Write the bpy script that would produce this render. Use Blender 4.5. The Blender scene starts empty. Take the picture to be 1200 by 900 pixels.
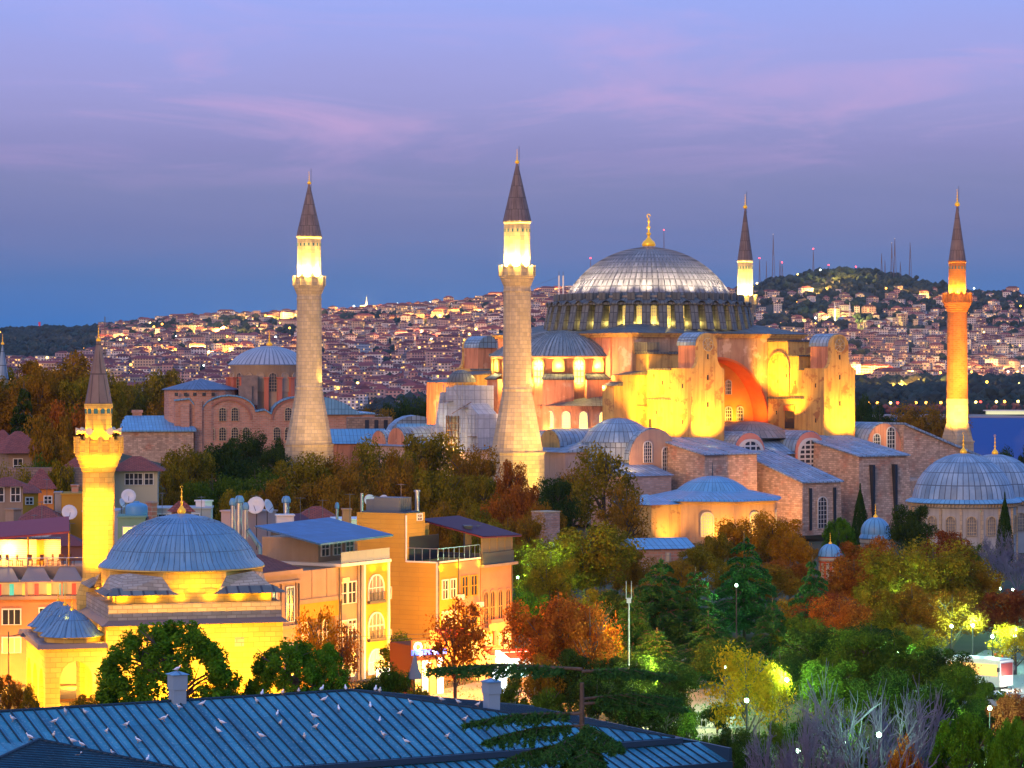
import bpy, math, random
from mathutils import Vector, Matrix
R = math.radians; PI = math.pi; TAU = 2 * PI
random.seed(7)
sc = bpy.context.scene; COL = sc.collection
# ------------------------------------------------------------------ camera
FPX, CX, CY, CAMZ = 3300.0, 600.0, 435.0, 22.0
cd = bpy.data.cameras.new('camera'); cam = bpy.data.objects.new('camera', cd); COL.objects.link(cam)
cam.location = (0, 0, CAMZ); cam.rotation_euler = (R(90), 0, 0)
cd.sensor_width = 36; cd.lens = 36 * FPX / 1200; cd.shift_y = -15 / 1200
cd.clip_start = 1; cd.clip_end = 60000
sc.camera = cam
# ------------------------------------------------------------------ exposure, renderer
sc.view_settings.view_transform = 'Standard'; sc.view_settings.look = 'None'
sc.view_settings.exposure = 0.30; sc.view_settings.gamma = 1; sc.view_settings.use_curve_mapping = False
sc.render.engine = 'CYCLES'
cy = sc.cycles
cy.max_bounces = 5; cy.diffuse_bounces = 2; cy.glossy_bounces = 2; cy.transmission_bounces = 2; cy.volume_bounces = 0
cy.transparent_max_bounces = 8
cy.sample_clamp_indirect = 4; cy.use_light_tree = True
cy.use_denoising = True
try: cy.denoiser = 'OPENIMAGEDENOISE'; cy.denoising_input_passes = 'RGB_ALBEDO_NORMAL'
except Exception: pass
# ------------------------------------------------------------------ sky at dusk
wd = bpy.data.worlds.new('World'); sc.world = wd; wd.use_nodes = True
nt = wd.node_tree; nt.nodes.clear()
def wn(t): return nt.nodes.new(t)
geo = wn('ShaderNodeTexCoord'); sep = wn('ShaderNodeSeparateXYZ'); nt.links.new(geo.outputs['Generated'], sep.inputs[0])
def wmath(op, a, b=None, clamp=False):
    n = wn('ShaderNodeMath'); n.operation = op; n.use_clamp = clamp
    for i, x in enumerate((a, b)):
        if x is None: continue
        if isinstance(x, (int, float)): n.inputs[i].default_value = x
        else: nt.links.new(x, n.inputs[i])
    return n.outputs[0]
def wramp(fac, stops):
    n = wn('ShaderNodeValToRGB'); nt.links.new(fac, n.inputs[0]); e = n.color_ramp.elements
    while len(e) < len(stops): e.new(0.5)
    for el, (p, c) in zip(e, stops): el.position = p; el.color = (*c, 1)
    return n.outputs[0]
def wmix(f, a, b, mode='MIX'):
    n = wn('ShaderNodeMix'); n.data_type = 'RGBA'; n.blend_type = mode
    for i, x in ((0, f), (6, a), (7, b)):
        if isinstance(x, (int, float)): n.inputs[i].default_value = x
        elif isinstance(x, tuple): n.inputs[i].default_value = (*x, 1)
        else: nt.links.new(x, n.inputs[i])
    return n.outputs[2]
# streaky high cloud: elongated noise moves the colour bands a little
mp = wn('ShaderNodeMapping'); mp.inputs['Scale'].default_value = (7, 1, 44); mp.inputs['Rotation'].default_value = (0, R(2.5), 0)
nt.links.new(geo.outputs['Generated'], mp.inputs[0])
nz = wn('ShaderNodeTexNoise'); nz.inputs['Scale'].default_value = 1.0; nz.inputs['Detail'].default_value = 6; nz.inputs['Roughness'].default_value = .6; nz.inputs['Distortion'].default_value = .9
nt.links.new(mp.outputs[0], nz.inputs['Vector'])
nzc = wmath('SUBTRACT', nz.outputs['Fac'], .5)
elev = wmath('ADD', sep.outputs[2], wmath('MULTIPLY', nzc, .02))
band = wramp(wmath('MULTIPLY', elev, 5.0), [
    (0.00, (.012, .165, .56)), (0.083, (.020, .145, .455)), (0.16, (.050, .142, .395)), (0.25, (.125, .158, .385)),
    (0.326, (.17, .188, .415)), (0.386, (.215, .212, .475)), (0.447, (.262, .255, .55)), (0.508, (.29, .29, .63)), (0.57, (.295, .315, .70)), (0.66, (.275, .345, .80)), (1.0, (.26, .37, .86))])
# thin pink streaks
pf = wmath('MULTIPLY', wmath('SUBTRACT', nz.outputs['Fac'], .49, ), 4.6, True)
pz = wramp(wmath('MULTIPLY', sep.outputs[2], 5.0), [(.30, (0, 0, 0)), (.45, (1, 1, 1)), (.56, (.9, .9, .9)), (.68, (.12, .12, .12))])
col1 = wmix(wmath('MULTIPLY', pf, wmath('MULTIPLY', pz, .52)), band, (.60, .34, .60))
# higher sky is deep blue overhead, the west behind the camera still glows
up = wramp(sep.outputs[2], [(.0, (.25, .33, .68)), (.2, (.27, .38, .78)), (.55, (.20, .40, .92)), (1, (.16, .40, 1.0))])
fz = wmath('MULTIPLY', wmath('SUBTRACT', sep.outputs[2], .15), 8.0, True)
col2 = wmix(fz, col1, up)
west = wmath('MULTIPLY', wmath('SUBTRACT', wmath('ADD', wmath('MULTIPLY', sep.outputs[1], -.9), wmath('MULTIPLY', sep.outputs[0], -.35)), .1), 1.4, True)
low = wmath('SUBTRACT', 1.0, wmath('MULTIPLY', sep.outputs[2], 1.5), True)
col3 = wmix(wmath('MULTIPLY', west, low), col2, (.72, .45, .44))
sky = wn('ShaderNodeTexSky'); sky.sky_type = 'NISHITA'; sky.sun_disc = False
SUN_EL, SUN_ROT = R(3.0), R(205)
sky.sun_elevation = SUN_EL; sky.sun_rotation = SUN_ROT
bg1 = wn('ShaderNodeBackground'); bg1.inputs[1].default_value = 0.92; nt.links.new(col3, bg1.inputs[0])
bg2 = wn('ShaderNodeBackground'); bg2.inputs[1].default_value = 0.012; nt.links.new(sky.outputs[0], bg2.inputs[0])
ad = wn('ShaderNodeAddShader'); nt.links.new(bg1.outputs[0], ad.inputs[0]); nt.links.new(bg2.outputs[0], ad.inputs[1])
wo = wn('ShaderNodeOutputWorld'); nt.links.new(ad.outputs[0], wo.inputs[0])
# ------------------------------------------------------------------ last warm light of the sun that has just set behind the camera
sd = bpy.data.lights.new('sun', 'SUN'); sd.energy = 1.15; sd.angle = R(30); sd.color = (1, .56, .30)
so = bpy.data.objects.new('sun', sd); COL.objects.link(so)
sdir = Vector((math.sin(SUN_ROT) * math.cos(R(12)), math.cos(SUN_ROT) * math.cos(R(12)), math.sin(R(12))))
so.rotation_euler = (-sdir).to_track_quat('-Z', 'Y').to_euler()

# ------------------------------------------------------------------ helpers
def P(px, py, D): return Vector(((px - CX) * D / FPX, D, CAMZ - (py - CY) * D / FPX))
class MB:
    def __init__(s): s.v = []; s.f = []; s.mi = []; s.sm = []; s.uv = []
    def add(s, vs, fs, m=0, sm=False, uvs=None):
        o = len(s.v); s.v.extend([tuple(v) for v in vs])
        for k, f in enumerate(fs):
            s.f.append([i + o for i in f]); s.mi.append(m); s.sm.append(sm); s.uv.append(uvs[k] if uvs else None)
        return s
    def box(s, x0, x1, y0, y1, z0, z1, m=0, rz=0, c=None, taper=1.0):
        vs = []
        cx, cyy = ((x0 + x1) / 2, (y0 + y1) / 2) if c is None else c
        for z, k in ((z0, 1), (z1, taper)):
            for x, y in ((x0, y0), (x1, y0), (x1, y1), (x0, y1)):
                x = cx + (x - cx) * k; y = cyy + (y - cyy) * k
                if rz:
                    dx, dy = x - cx, y - cyy
                    x = cx + dx * math.cos(rz) - dy * math.sin(rz); y = cyy + dx * math.sin(rz) + dy * math.cos(rz)
                vs.append((x, y, z))
        return s.add(vs, [(3, 2, 1, 0), (4, 5, 6, 7), (0, 1, 5, 4), (1, 2, 6, 5), (2, 3, 7, 6), (3, 0, 4, 7)], m)
    def prism(s, poly, vec, m=0, mside=None, sm=False):
        n = len(poly); vec = Vector(vec); a = [Vector(p) for p in poly]
        vs = a + [p + vec for p in a]
        s.add(vs, [list(range(n))[::-1], list(range(n, 2 * n))], m)
        return s.add(vs, [(i, (i + 1) % n, n + (i + 1) % n, n + i) for i in range(n)], m if mside is None else mside, sm)
    def lathe(s, prof, n=24, c=(0, 0), a0=0.0, a1=TAU, m=0, sm=True, rref=None, rot=0.0):
        full = abs(a1 - a0 - TAU) < 1e-6; cols = n if full else n + 1
        rr = rref or max(p[0] for p in prof); L = [0.0]
        for (r0, z0), (r1, z1) in zip(prof, prof[1:]): L.append(L[-1] + math.hypot(r1 - r0, z1 - z0))
        vs = []
        for r, z in prof:
            for k in range(cols):
                a = a0 + rot + (a1 - a0) * k / n; vs.append((c[0] + r * math.cos(a), c[1] + r * math.sin(a), z))
        fs = []; uv = []; da = (a1 - a0) / n * rr
        for i in range(len(prof) - 1):
            for k in range(n):
                k2 = (k + 1) % cols
                q = (i * cols + k, i * cols + k2, (i + 1) * cols + k2, (i + 1) * cols + k)
                fs.append(q); uv.append(((k * da, L[i]), ((k + 1) * da, L[i]), ((k + 1) * da, L[i + 1]), (k * da, L[i + 1])))
        return s.add(vs, fs, m, sm, uv)
    def tube(s, p0, p1, r0, r1=None, n=6, m=0, sm=True):
        p0 = Vector(p0); p1 = Vector(p1); r1 = r0 if r1 is None else r1
        d = (p1 - p0); L = d.length
        if L < 1e-6: return s
        d /= L; t = d.orthogonal().normalized(); b = d.cross(t)
        vs = [p + (t * math.cos(TAU * k / n) + b * math.sin(TAU * k / n)) * r for p, r in ((p0, r0), (p1, r1)) for k in range(n)]
        s.add(vs, [(k, (k + 1) % n, n + (k + 1) % n, n + k) for k in range(n)], m, sm)
        return s.add(vs, [list(range(n))[::-1], list(range(n, 2 * n))], m)
    def ball(s, c, r, n=10, m=0, sz=1.0):
        return s.lathe([(max(1e-3, r * math.cos(a)), c[2] + r * sz * math.sin(a)) for a in [(-.5 + k / (n // 2)) * PI for k in range(n // 2 + 1)]], n, (c[0], c[1]), m=m)
    def cap(s, r, z0, h, n=32, c=(0, 0), a0=0.0, a1=TAU, m=0, rings=8, r1=.02):
        """spherical cap of base radius r rising h above z0"""
        Rs = (r * r + h * h) / (2 * h); am = math.asin(min(1, r / Rs)); am = am if h <= r else PI - am
        pr = [(max(r1, Rs * math.sin(am * (1 - k / rings))), z0 + h - Rs + Rs * math.cos(am * (1 - k / rings))) for k in range(rings + 1)]
        return s.lathe(pr, n, c, a0, a1, m, True)
    def build(s, name, mats, parent=None, loc=(0, 0, 0), rz=0.0):
        me = bpy.data.meshes.new(name); me.from_pydata(s.v, [], s.f)
        mats = mats if isinstance(mats, (list, tuple)) else [mats]
        for x in mats: me.materials.append(x)
        me.polygons.foreach_set('material_index', [min(x, len(mats) - 1) for x in s.mi]); me.polygons.foreach_set('use_smooth', s.sm)
        ul = me.uv_layers.new(name='uv'); buf = []
        for p, uv in zip(me.polygons, s.uv):
            if uv:
                for q in uv: buf.extend(q)
            else:
                n = p.normal
                t = Vector((-n.y, n.x, 0)); t = Vector((1, 0, 0)) if t.length < 1e-4 else t.normalized(); b = n.cross(t)
                for vi in p.vertices:
                    q = s.v[vi]; buf.append(q[0] * t.x + q[1] * t.y); buf.append(q[0] * b.x + q[1] * b.y + q[2] * b.z)
        ul.data.foreach_set('uv', buf)
        me.update()
        o = bpy.data.objects.new(name, me); COL.objects.link(o); o.location = loc; o.rotation_euler.z = rz
        if parent: o.parent = parent
        return o
def tag(o, label=None, cat=None, group=None, kind=None):
    if label: o['label'] = label
    if cat: o['category'] = cat
    if group: o['group'] = group
    if kind: o['kind'] = kind
    return o
def thing(name, label, cat, loc=(0, 0, 0), rz=0.0, group=None):
    o = bpy.data.objects.new(name, None); COL.objects.link(o); o.location = loc; o.rotation_euler.z = rz; o.empty_display_size = .5
    return tag(o, label, cat, group)
KIDS = {}
def copy_tree(o, loc=None, rz=None, scale=None, label=None, group=None, parent=None):
    c = o.copy(); COL.objects.link(c)
    if parent: c.parent = parent
    for ch in o.children: copy_tree(ch, parent=c)
    if loc is not None: c.location = loc
    if rz is not None: c.rotation_euler.z = rz
    if scale is not None: c.scale = scale if isinstance(scale, (tuple, list)) else (scale,) * 3
    if label: c['label'] = label
    if group: c['group'] = group
    return c
def inst(o, parent, loc=(0, 0, 0), rz=0.0):
    """another part that shares the mesh of part o"""
    c = o.copy(); COL.objects.link(c); c.parent = parent; c.location = loc; c.rotation_euler = (0, 0, rz); return c
LK = 5.0
def lamp(loc, power, color=(1, .5, .06), radius=.25, target=None, angle=110, blend=.6, name='floodlight', parent=None, area=None):
    t = 'POINT' if target is None else 'SPOT'
    l = bpy.data.lights.new(name, t); l.energy = power * LK; l.color = color; l.shadow_soft_size = radius
    o = bpy.data.objects.new(name, l); COL.objects.link(o); o.location = loc
    if target is not None:
        l.spot_size = R(angle); l.spot_blend = blend
        o.rotation_euler = (Vector(target) - Vector(loc)).to_track_quat('-Z', 'Y').to_euler()
    if parent: o.parent = parent
    return o
# ------------------------------------------------------------------ materials
def mat(name, c1, c2=None, scale=.6, rough=.85, brick=None, streak=None, bump=0.0, metal=0.0, emit=0.0, spec=.25, rnd=0.0, detail=5, ecol=None, speck=None):
    """c1/c2 mottled by noise; brick=(w,h,mortar,mortar colour,contrast) laid in metres on the faces; streak=(colour,amount) rain stains"""
    m = bpy.data.materials.new(name); m.use_nodes = True; t = m.node_tree; N = t.nodes; L = t.links
    b = N['Principled BSDF']; b.inputs['Roughness'].default_value = rough; b.inputs['Metallic'].default_value = metal
    b.inputs['Specular IOR Level'].default_value = spec
    if emit:
        b.inputs['Emission Color'].default_value = (*(ecol or c1), 1); b.inputs['Emission Strength'].default_value = emit
    tc = N.new('ShaderNodeTexCoord')
    def mix(f, a, c, mode='MIX'):
        n = N.new('ShaderNodeMix'); n.data_type = 'RGBA'; n.blend_type = mode
        for i, x in ((0, f), (6, a), (7, c)):
            if isinstance(x, (int, float)): n.inputs[i].default_value = x
            elif isinstance(x, tuple): n.inputs[i].default_value = (*x[:3], 1)
            else: L.new(x, n.inputs[i])
        return n.outputs[2]
    def noise(sc_, vec='Object', det=detail, scl=None):
        n = N.new('ShaderNodeTexNoise'); n.inputs['Scale'].default_value = sc_; n.inputs['Detail'].default_value = det; n.inputs['Roughness'].default_value = .6
        if scl:
            mpp = N.new('ShaderNodeMapping'); mpp.inputs['Scale'].default_value = scl; L.new(tc.outputs[vec], mpp.inputs[0]); L.new(mpp.outputs[0], n.inputs['Vector'])
        else: L.new(tc.outputs[vec], n.inputs['Vector'])
        return n.outputs['Fac']
    def sharp(f, lo, hi):
        n = N.new('ShaderNodeMapRange'); n.inputs[1].default_value = lo; n.inputs[2].default_value = hi; L.new(f, n.inputs[0]); return n.outputs[0]
    col = c1; hgt = None
    if c2 is not None:
        f = sharp(noise(scale), .32, .68); col = mix(f, c1, c2); hgt = f
    if streak:
        s = sharp(noise(1.0, 'UV', 6, (1.3, .10, 1)), .47, .66); n = N.new('ShaderNodeMath'); n.operation = 'MULTIPLY'; L.new(s, n.inputs[0]); n.inputs[1].default_value = streak[1]
        col = mix(n.outputs[0], col, streak[0])
    if speck:
        col = mix(sharp(noise(speck[1], 'UV', 5), speck[2], speck[2] + (speck[3] if len(speck) > 3 else .05)), col, speck[0])
    if brick:
        w, h, mo, mc, con = brick[:5]; off = brick[5] if len(brick) > 5 else .5
        bt = N.new('ShaderNodeTexBrick'); L.new(tc.outputs['UV'], bt.inputs['Vector'])
        bt.offset = off; bt.inputs['Scale'].default_value = 1; bt.inputs['Brick Width'].default_value = w; bt.inputs['Row Height'].default_value = h
        bt.inputs['Mortar Size'].default_value = mo; bt.inputs['Mortar Smooth'].default_value = .3
        bt.inputs['Color1'].default_value = (1 - con,) * 3 + (1,); bt.inputs['Color2'].default_value = (1 + con * .6,) * 3 + (1,); bt.inputs['Mortar'].default_value = (1, 1, 1, 1)
        col = mix(1.0, col, bt.outputs['Color'], 'MULTIPLY')
        col = mix(bt.outputs['Fac'], col, mc)
        inv = N.new('ShaderNodeMath'); inv.operation = 'SUBTRACT'; inv.inputs[0].default_value = 1; L.new(bt.outputs['Fac'], inv.inputs[1])
        hgt = inv.outputs[0]
    if rnd:
        oi = N.new('ShaderNodeObjectInfo'); gi = N.new('ShaderNodeNewGeometry')
        a = N.new('ShaderNodeMath'); L.new(oi.outputs['Random'], a.inputs[0]); L.new(gi.outputs['Random Per Island'], a.inputs[1])
        fr = N.new('ShaderNodeMath'); fr.operation = 'FRACT'; L.new(a.outputs[0], fr.inputs[0])
        mr = N.new('ShaderNodeMapRange'); mr.inputs[3].default_value = 1 - rnd; mr.inputs[4].default_value = 1 + rnd; L.new(fr.outputs[0], mr.inputs[0])
        hv = N.new('ShaderNodeHueSaturation'); L.new(mr.outputs[0], hv.inputs['Value'])
        if isinstance(col, tuple): hv.inputs['Color'].default_value = (*col, 1)
        else: L.new(col, hv.inputs['Color'])
        col = hv.outputs[0]
    if isinstance(col, tuple): b.inputs['Base Color'].default_value = (*col[:3], 1)
    else: L.new(col, b.inputs['Base Color'])
    if bump and hgt is not None:
        bp = N.new('ShaderNodeBump'); bp.inputs['Strength'].default_value = bump; bp.inputs['Distance'].default_value = .08; L.new(hgt, bp.inputs['Height']); L.new(bp.outputs[0], b.inputs['Normal'])
    return m
def glow(name, c, s):
    m = bpy.data.materials.new(name); m.use_nodes = True; t = m.node_tree; b = t.nodes['Principled BSDF']
    b.inputs['Base Color'].default_value = (*[min(.8, x) for x in c], 1); b.inputs['Emission Color'].default_value = (*c, 1); b.inputs['Emission Strength'].default_value = s; return m
LEADJ = (.05, .06, .08)
lead = mat('lead_sheet', (.16, .28, .41), (.32, .43, .52), .35, .5, (1.1, 2.6, .10, (.08, .11, .15), .28, 0), bump=.4, spec=.5)
lead_dark = mat('weathered_lead', (.095, .108, .105), (.18, .195, .18), .5, .6, (.9, 2.2, .10, (.05, .05, .06), .2, 0), bump=.4, spec=.4)
lead_blue = mat('clean_blue_lead', (.12, .33, .52), (.17, .40, .58), .5, .45, (.9, 3.0, .07, (.05, .14, .24), .12, 0), bump=.3, spec=.5)
pink = mat('pink_plaster', (.60, .24, .13), (.68, .31, .18), .22, .9, streak=((.30, .12, .075), .75), speck=((.66, .40, .27), .28, .58, .1))
ochre = mat('ochre_plaster', (.60, .35, .10), (.68, .43, .14), .25, .9, streak=((.34, .18, .07), .75), speck=((.40, .19, .075), .36, .555, .06))
beige = mat('old_beige_plaster', (.50, .34, .20), (.42, .25, .15), .3, .9, streak=((.24, .13, .08), .8), speck=((.60, .44, .30), .25, .55, .06))
redpl = mat('red_plaster', (.66, .13, .04), (.72, .19, .06), .3, .9)
bstone = mat('brick_and_stone', (.50, .345, .24), (.64, .47, .34), .15, .92, (1.0, .42, .05, (.36, .25, .18), .34), bump=.5, streak=((.30, .21, .15), .55), speck=((.50, .24, .15), .22, .54, .12))
brickr = mat('red_brick', (.46, .20, .13), (.56, .29, .19), .2, .92, (1.2, .45, .06, (.44, .33, .26), .22), bump=.4, streak=((.28, .16, .12), .4))
stone = mat('pale_limestone', (.52, .40, .23), (.60, .47, .29), .25, .88, (1.6, .8, .05, (.33, .28, .23), .16), bump=.4, streak=((.33, .28, .23), .4))
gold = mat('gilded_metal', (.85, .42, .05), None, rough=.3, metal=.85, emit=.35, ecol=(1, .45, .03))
glass = mat('dark_window_glass', (.03, .035, .045), None, rough=.15, spec=.5)
white = mat('white_paint', (.72, .70, .66), None, rough=.6)
lit = glow('lit_window', (1, .62, .14), 2.2)
lattice_m = mat('white_window_lattice', (.62, .60, .55), None, rough=.7)
conelead = mat('spire_lead', (.17, .125, .12), (.24, .18, .165), .5, .6, (.8, 2.4, .07, (.10, .075, .075), .15), bump=.3)
def arch(w, h, n=10):
    """outline of a round-headed opening, origin at the middle of its foot"""
    r = w / 2; pts = [(-r, 0), (r, 0)] if h > r + .01 else [(-r, 0), (r, 0)]
    return pts + [(r * math.cos(PI * k / n), h - r + r * math.sin(PI * k / n)) for k in range(0, n + 1)]
def window(name, parent, o, xd, w, h, pane, frame, bars=(2, 4), proud=.06, fr=.14, depth=.3, curved=True, kids=True):
    """round-headed window standing on point o of a wall; xd = its horizontal direction (outward normal is to the right of xd)"""
    o = Vector(o); xd = Vector(xd).normalized(); nd = Vector((xd.y, -xd.x, 0)); zd = Vector((0, 0, 1))
    pts = arch(w, h) if curved else [(-w / 2, 0), (w / 2, 0), (w / 2, h), (-w / 2, h)]
    q = lambda p, d: o + xd * p[0] + zd * p[1] + nd * d
    mb = MB(); mb.prism([q(p, proud) for p in pts], nd * -(proud + .05), 0)
    win = mb.build(name, pane, parent)
    f = MB(); n = len(pts); cx, cz = 0, h * .5
    outer = [(p[0] + (fr if p[0] > 0.01 else -fr if p[0] < -.01 else 0), p[1] + (fr if p[1] > h * .4 else -fr * .5)) for p in pts]
    for i in range(n):
        j = (i + 1) % n
        f.prism([q(pts[i], -.02), q(pts[j], -.02), q(outer[j], -.02), q(outer[i], -.02)], nd * depth, 0)
    t = fr * .35
    for k in range(1, bars[0]):
        x = -w / 2 + w * k / bars[0]; hh = (h - w / 2 + math.sqrt(max(0, w * w / 4 - x * x))) if curved else h
        f.prism([q((x - t, 0), proud + .002), q((x + t, 0), proud + .002), q((x + t, hh), proud + .002), q((x - t, hh), proud + .002)], nd * .05, 0)
    for k in range(1, bars[1]):
        z = h * k / bars[1]; ww = w / 2 if (not curved or z < h - w / 2) else math.sqrt(max(0, w * w / 4 - (z - h + w / 2) ** 2))
        f.prism([q((-ww, z - t), proud + .004), q((ww, z - t), proud + .004), q((ww, z + t), proud + .004), q((-ww, z + t), proud + .004)], nd * .05, 0)
    if kids: f.build('window_frame', frame, win)
    return win
# ================================================================== the great domed church-mosque
CU, CV = (.8053, .5929), (-.5929, .8053)
HC = Vector((30.4, 626.3, 0)); HRZ = math.atan2(.5929, .8053)
def W(u, v, z=0): return Vector((HC.x + u * CU[0] + v * CV[0], HC.y + u * CU[1] + v * CV[1], z))
H = thing('domed_basilica', 'vast domed pink and yellow basilica with floodlit buttress towers and a grey lead dome', 'basilica', HC, HRZ)
ZG = -9.0
# --- main body, galleries
b = MB(); b.box(-23, 37, -38, 36, ZG, 7.4); b.build('aisle_wall', bstone, H)
gal = [(-21, 27), (-25, 27), (-33, 22), (-36, 14), (-36, -14), (-33, -22), (-25, -27), (-21, -27)]
b = MB(); b.prism([(p[0], p[1], ZG) for p in gal], (0, 0, 14.6 - ZG)); b.prism([(p[0] * 1.012, p[1] * 1.012, 14.0) for p in gal], (0, 0, .7)); b.build('gallery_wall', pink, H)
b = MB()
n_ = len(gal); b.add([(p[0] * 1.03, p[1] * 1.03, 14.72) for p in gal] + [(-21 + (p[0] + 21) * .3, p[1] * .55, 17.6) for p in gal],
      [(k, (k + 1) % n_, n_ + (k + 1) % n_, n_ + k)[::-1] for k in range(n_)] + [list(range(n_)), list(range(n_, 2 * n_))[::-1]])
b.build('gallery_roof', lead_dark, H)
for p, q in zip(gal[1:], gal[2:-1]):
    L = math.hypot(q[0] - p[0], q[1] - p[1]); nn = max(1, round(L / 4.4)); d = Vector((q[0] - p[0], q[1] - p[1], 0)) / L
    for k in range(nn):
        c = Vector((p[0], p[1], 10.1)) + d * L * (k + .5) / nn
        window('window', H, c, d, 1.9, 3.4, lit, lattice_m, (3, 5))
        if c.y < 16: lamp(c + Vector((d.y, -d.x, 0)) * .9 + Vector((0, 0, -.5)), 60, (1, .6, .10), .18, parent=H)
# --- square base with the great south arch
def arched_slab(y0, y1, r, zc, z0, z1, x0, x1):
    n = 28; pts = [(x0, z0), (-r, z0)] + [(-r * math.cos(PI * k / n), zc + r * math.sin(PI * k / n)) for k in range(n + 1)] + [(r, z0), (x1, z0), (x1, z1), (x0, z1)]
    out = MB(); out.prism([(p[0], y0, p[1]) for p in pts], (0, y1 - y0, 0)); return out
b = arched_slab(-24, -19.2, 14.5, 10.6, 6.5, 29.2, -24, 24); b.build('arch_wall', beige, H)
b = MB(); b.box(-24, 24, -19.2, 24, ZG, 29.2); b.build('nave_wall', pink, H)
n = 28; arcp = [(-14.5 * math.cos(PI * k / n), 10.6 + 14.5 * math.sin(PI * k / n)) for k in range(n + 1)]
b = MB()
for p, q in zip(arcp, arcp[1:]):
    i = lambda a, s: (a[0] * s, 10.6 + (a[1] - 10.6) * s)
    pa, qa, pb, qb = i(p, .997), i(q, .997), i(p, .965), i(q, .965)
    b.prism([(pa[0], -24.08, pa[1]), (qa[0], -24.08, qa[1]), (qb[0], -24.08, qb[1]), (pb[0], -24.08, pb[1])], (0, 4.8, 0))
b.build('arch_soffit', redpl, H)
b = MB(); b.box(-14.4, 14.4, -19.32, -19.15, 6.5, 25); b.build('tympanum', mat('tympanum_plaster', (.62, .25, .045), (.68, .32, .06), .3), H)
for x in (-9.9, -6.6, -3.3, 0, 3.3, 6.6, 9.9): window('window', H, (x, -19.3, 11.2), (1, 0, 0), 1.7, 3.0, glass, lattice_m, (3, 4))
for x in (-6.6, -3.3, 0, 3.3, 6.6): window('window', H, (x, -19.3, 17.0), (1, 0, 0), 1.4, 3.0, glass, lattice_m, (3, 4))
b = MB()
b.box(-24.5, 24.5, -24.5, 24.5, 29.2, 29.7); b.box(-24.9, 24.9, -24.9, 24.9, 29.7, 30.1)
b.build('cornice', ochre, H)
b = MB(); b.add([(-25.2, -25.2, 30.12), (25.2, -25.2, 30.12), (25.2, 25.2, 30.12), (-25.2, 25.2, 30.12), (-17, -17, 32.2), (17, -17, 32.2), (17, 17, 32.2), (-17, 17, 32.2)],
      [(0, 1, 5, 4), (1, 2, 6, 5), (2, 3, 7, 6), (3, 0, 4, 7), (3, 2, 1, 0), (4, 5, 6, 7)])
b.build('base_roof', lead_dark, H)
# --- drum, its forty piers and windows
drumst = mat('drum_plaster', (.42, .37, .29), (.32, .28, .23), .4)
b = MB(); b.lathe([(19.6, 29), (19.6, 38.4)], 80); drum = b.build('drum', drumst, H)
pier = MB()
pier.add([(18.5, -.95, 31), (23.6, -.95, 31), (22.3, -.95, 36.6), (18.5, -.95, 37.2), (18.5, .95, 31), (23.6, .95, 31), (22.3, .95, 36.6), (18.5, .95, 37.2)],
    [(0, 1, 2, 3), (7, 6, 5, 4), (1, 5, 6, 2), (2, 6, 7, 3), (0, 4, 5, 1)])
pier.box(19.0, 21.2, -.8, .8, 37.0, 38.9)
pm = pier.build('drum_pier', lead_dark, H)
pm.rotation_euler.z = TAU / 80
for k in range(1, 40): inst(pm, H, rz=TAU * (k + .5) / 40)
w0 = window('drum_window', H, (19.62, 0, 31.9), (0, 1, 0), 1.5, 4.3, glow('dim_drum_window', (.9, .62, .2), .55), lattice_m, (3, 6), depth=.2)
for k in range(1, 40):
    c = inst(w0, H, rz=TAU * k / 40)
    for ch in w0.children: inst(ch, c)
b = MB(); b.lathe([(19.5, 36.3), (22.6, 36.3), (22.5, 36.75), (20.6, 37.6), (18.6, 38.3), (17.9, 39.2)], 80)
for k in range(40):
    a = TAU * k / 40
    for j in range(6):
        t0, t1 = PI * j / 6, PI * (j + 1) / 6
        pt = lambda r, t: (r * math.cos(a) - 1.05 * math.cos(t) * math.sin(a), r * math.sin(a) + 1.05 * math.cos(t) * math.cos(a), 36.2 + 1.05 * math.sin(t))
        b.add([pt(19.8, t0), pt(22.85, t0), pt(22.85, t1), pt(19.8, t1)], [(0, 1, 2, 3)], 0, True)
b.build('drum_eave', lead_dark, H)
for k in range(40):
    a = TAU * k / 40; w = W(22 * math.cos(a), 22 * math.sin(a))
    if (w - HC).dot(Vector((0, 1, 0))) < 8:
        lamp((20.7 * math.cos(a), 20.7 * math.sin(a), 32.3), 40, (1, .70, .17), .15, parent=H)
# --- main dome with raised lead ribs
domelead = mat('dome_lead', (.25, .235, .225), (.36, .34, .32), .3, .42, (1.42, 1.9, .18, (.10, .095, .09), .24, 0), streak=((.13, .12, .115), .85), bump=.35, spec=.5)
b = MB(); b.cap(18.1, 38.9, 10.6, 80, rings=14)
Rs = (18.1 ** 2 + 10.6 ** 2) / 21.2
for k in range(80):
    a = TAU * k / 80; am = math.asin(18.1 / Rs); wd_ = .11
    for j in range(12):
        f = lambda jj: am * (1 - jj / 12.4)
        def pt(jj, s, up):
            rr = Rs * math.sin(f(jj)) + up * .8; z = 49.5 - Rs + Rs * math.cos(f(jj)) + up * .5
            s *= min(1, rr / 6)
            return (rr * math.cos(a) - s * math.sin(a), rr * math.sin(a) + s * math.cos(a), z)
        b.add([pt(j, -wd_, 0), pt(j, 0, .16), pt(j + 1, 0, .16), pt(j + 1, -wd_, 0), pt(j, wd_, 0), pt(j + 1, wd_, 0)], [(0, 1, 2, 3), (1, 4, 5, 2)])
b.lathe([(2.5, 49.25), (1.6, 49.75), (.05, 49.9)], 24)
b.build('main_dome', domelead, H)
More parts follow.
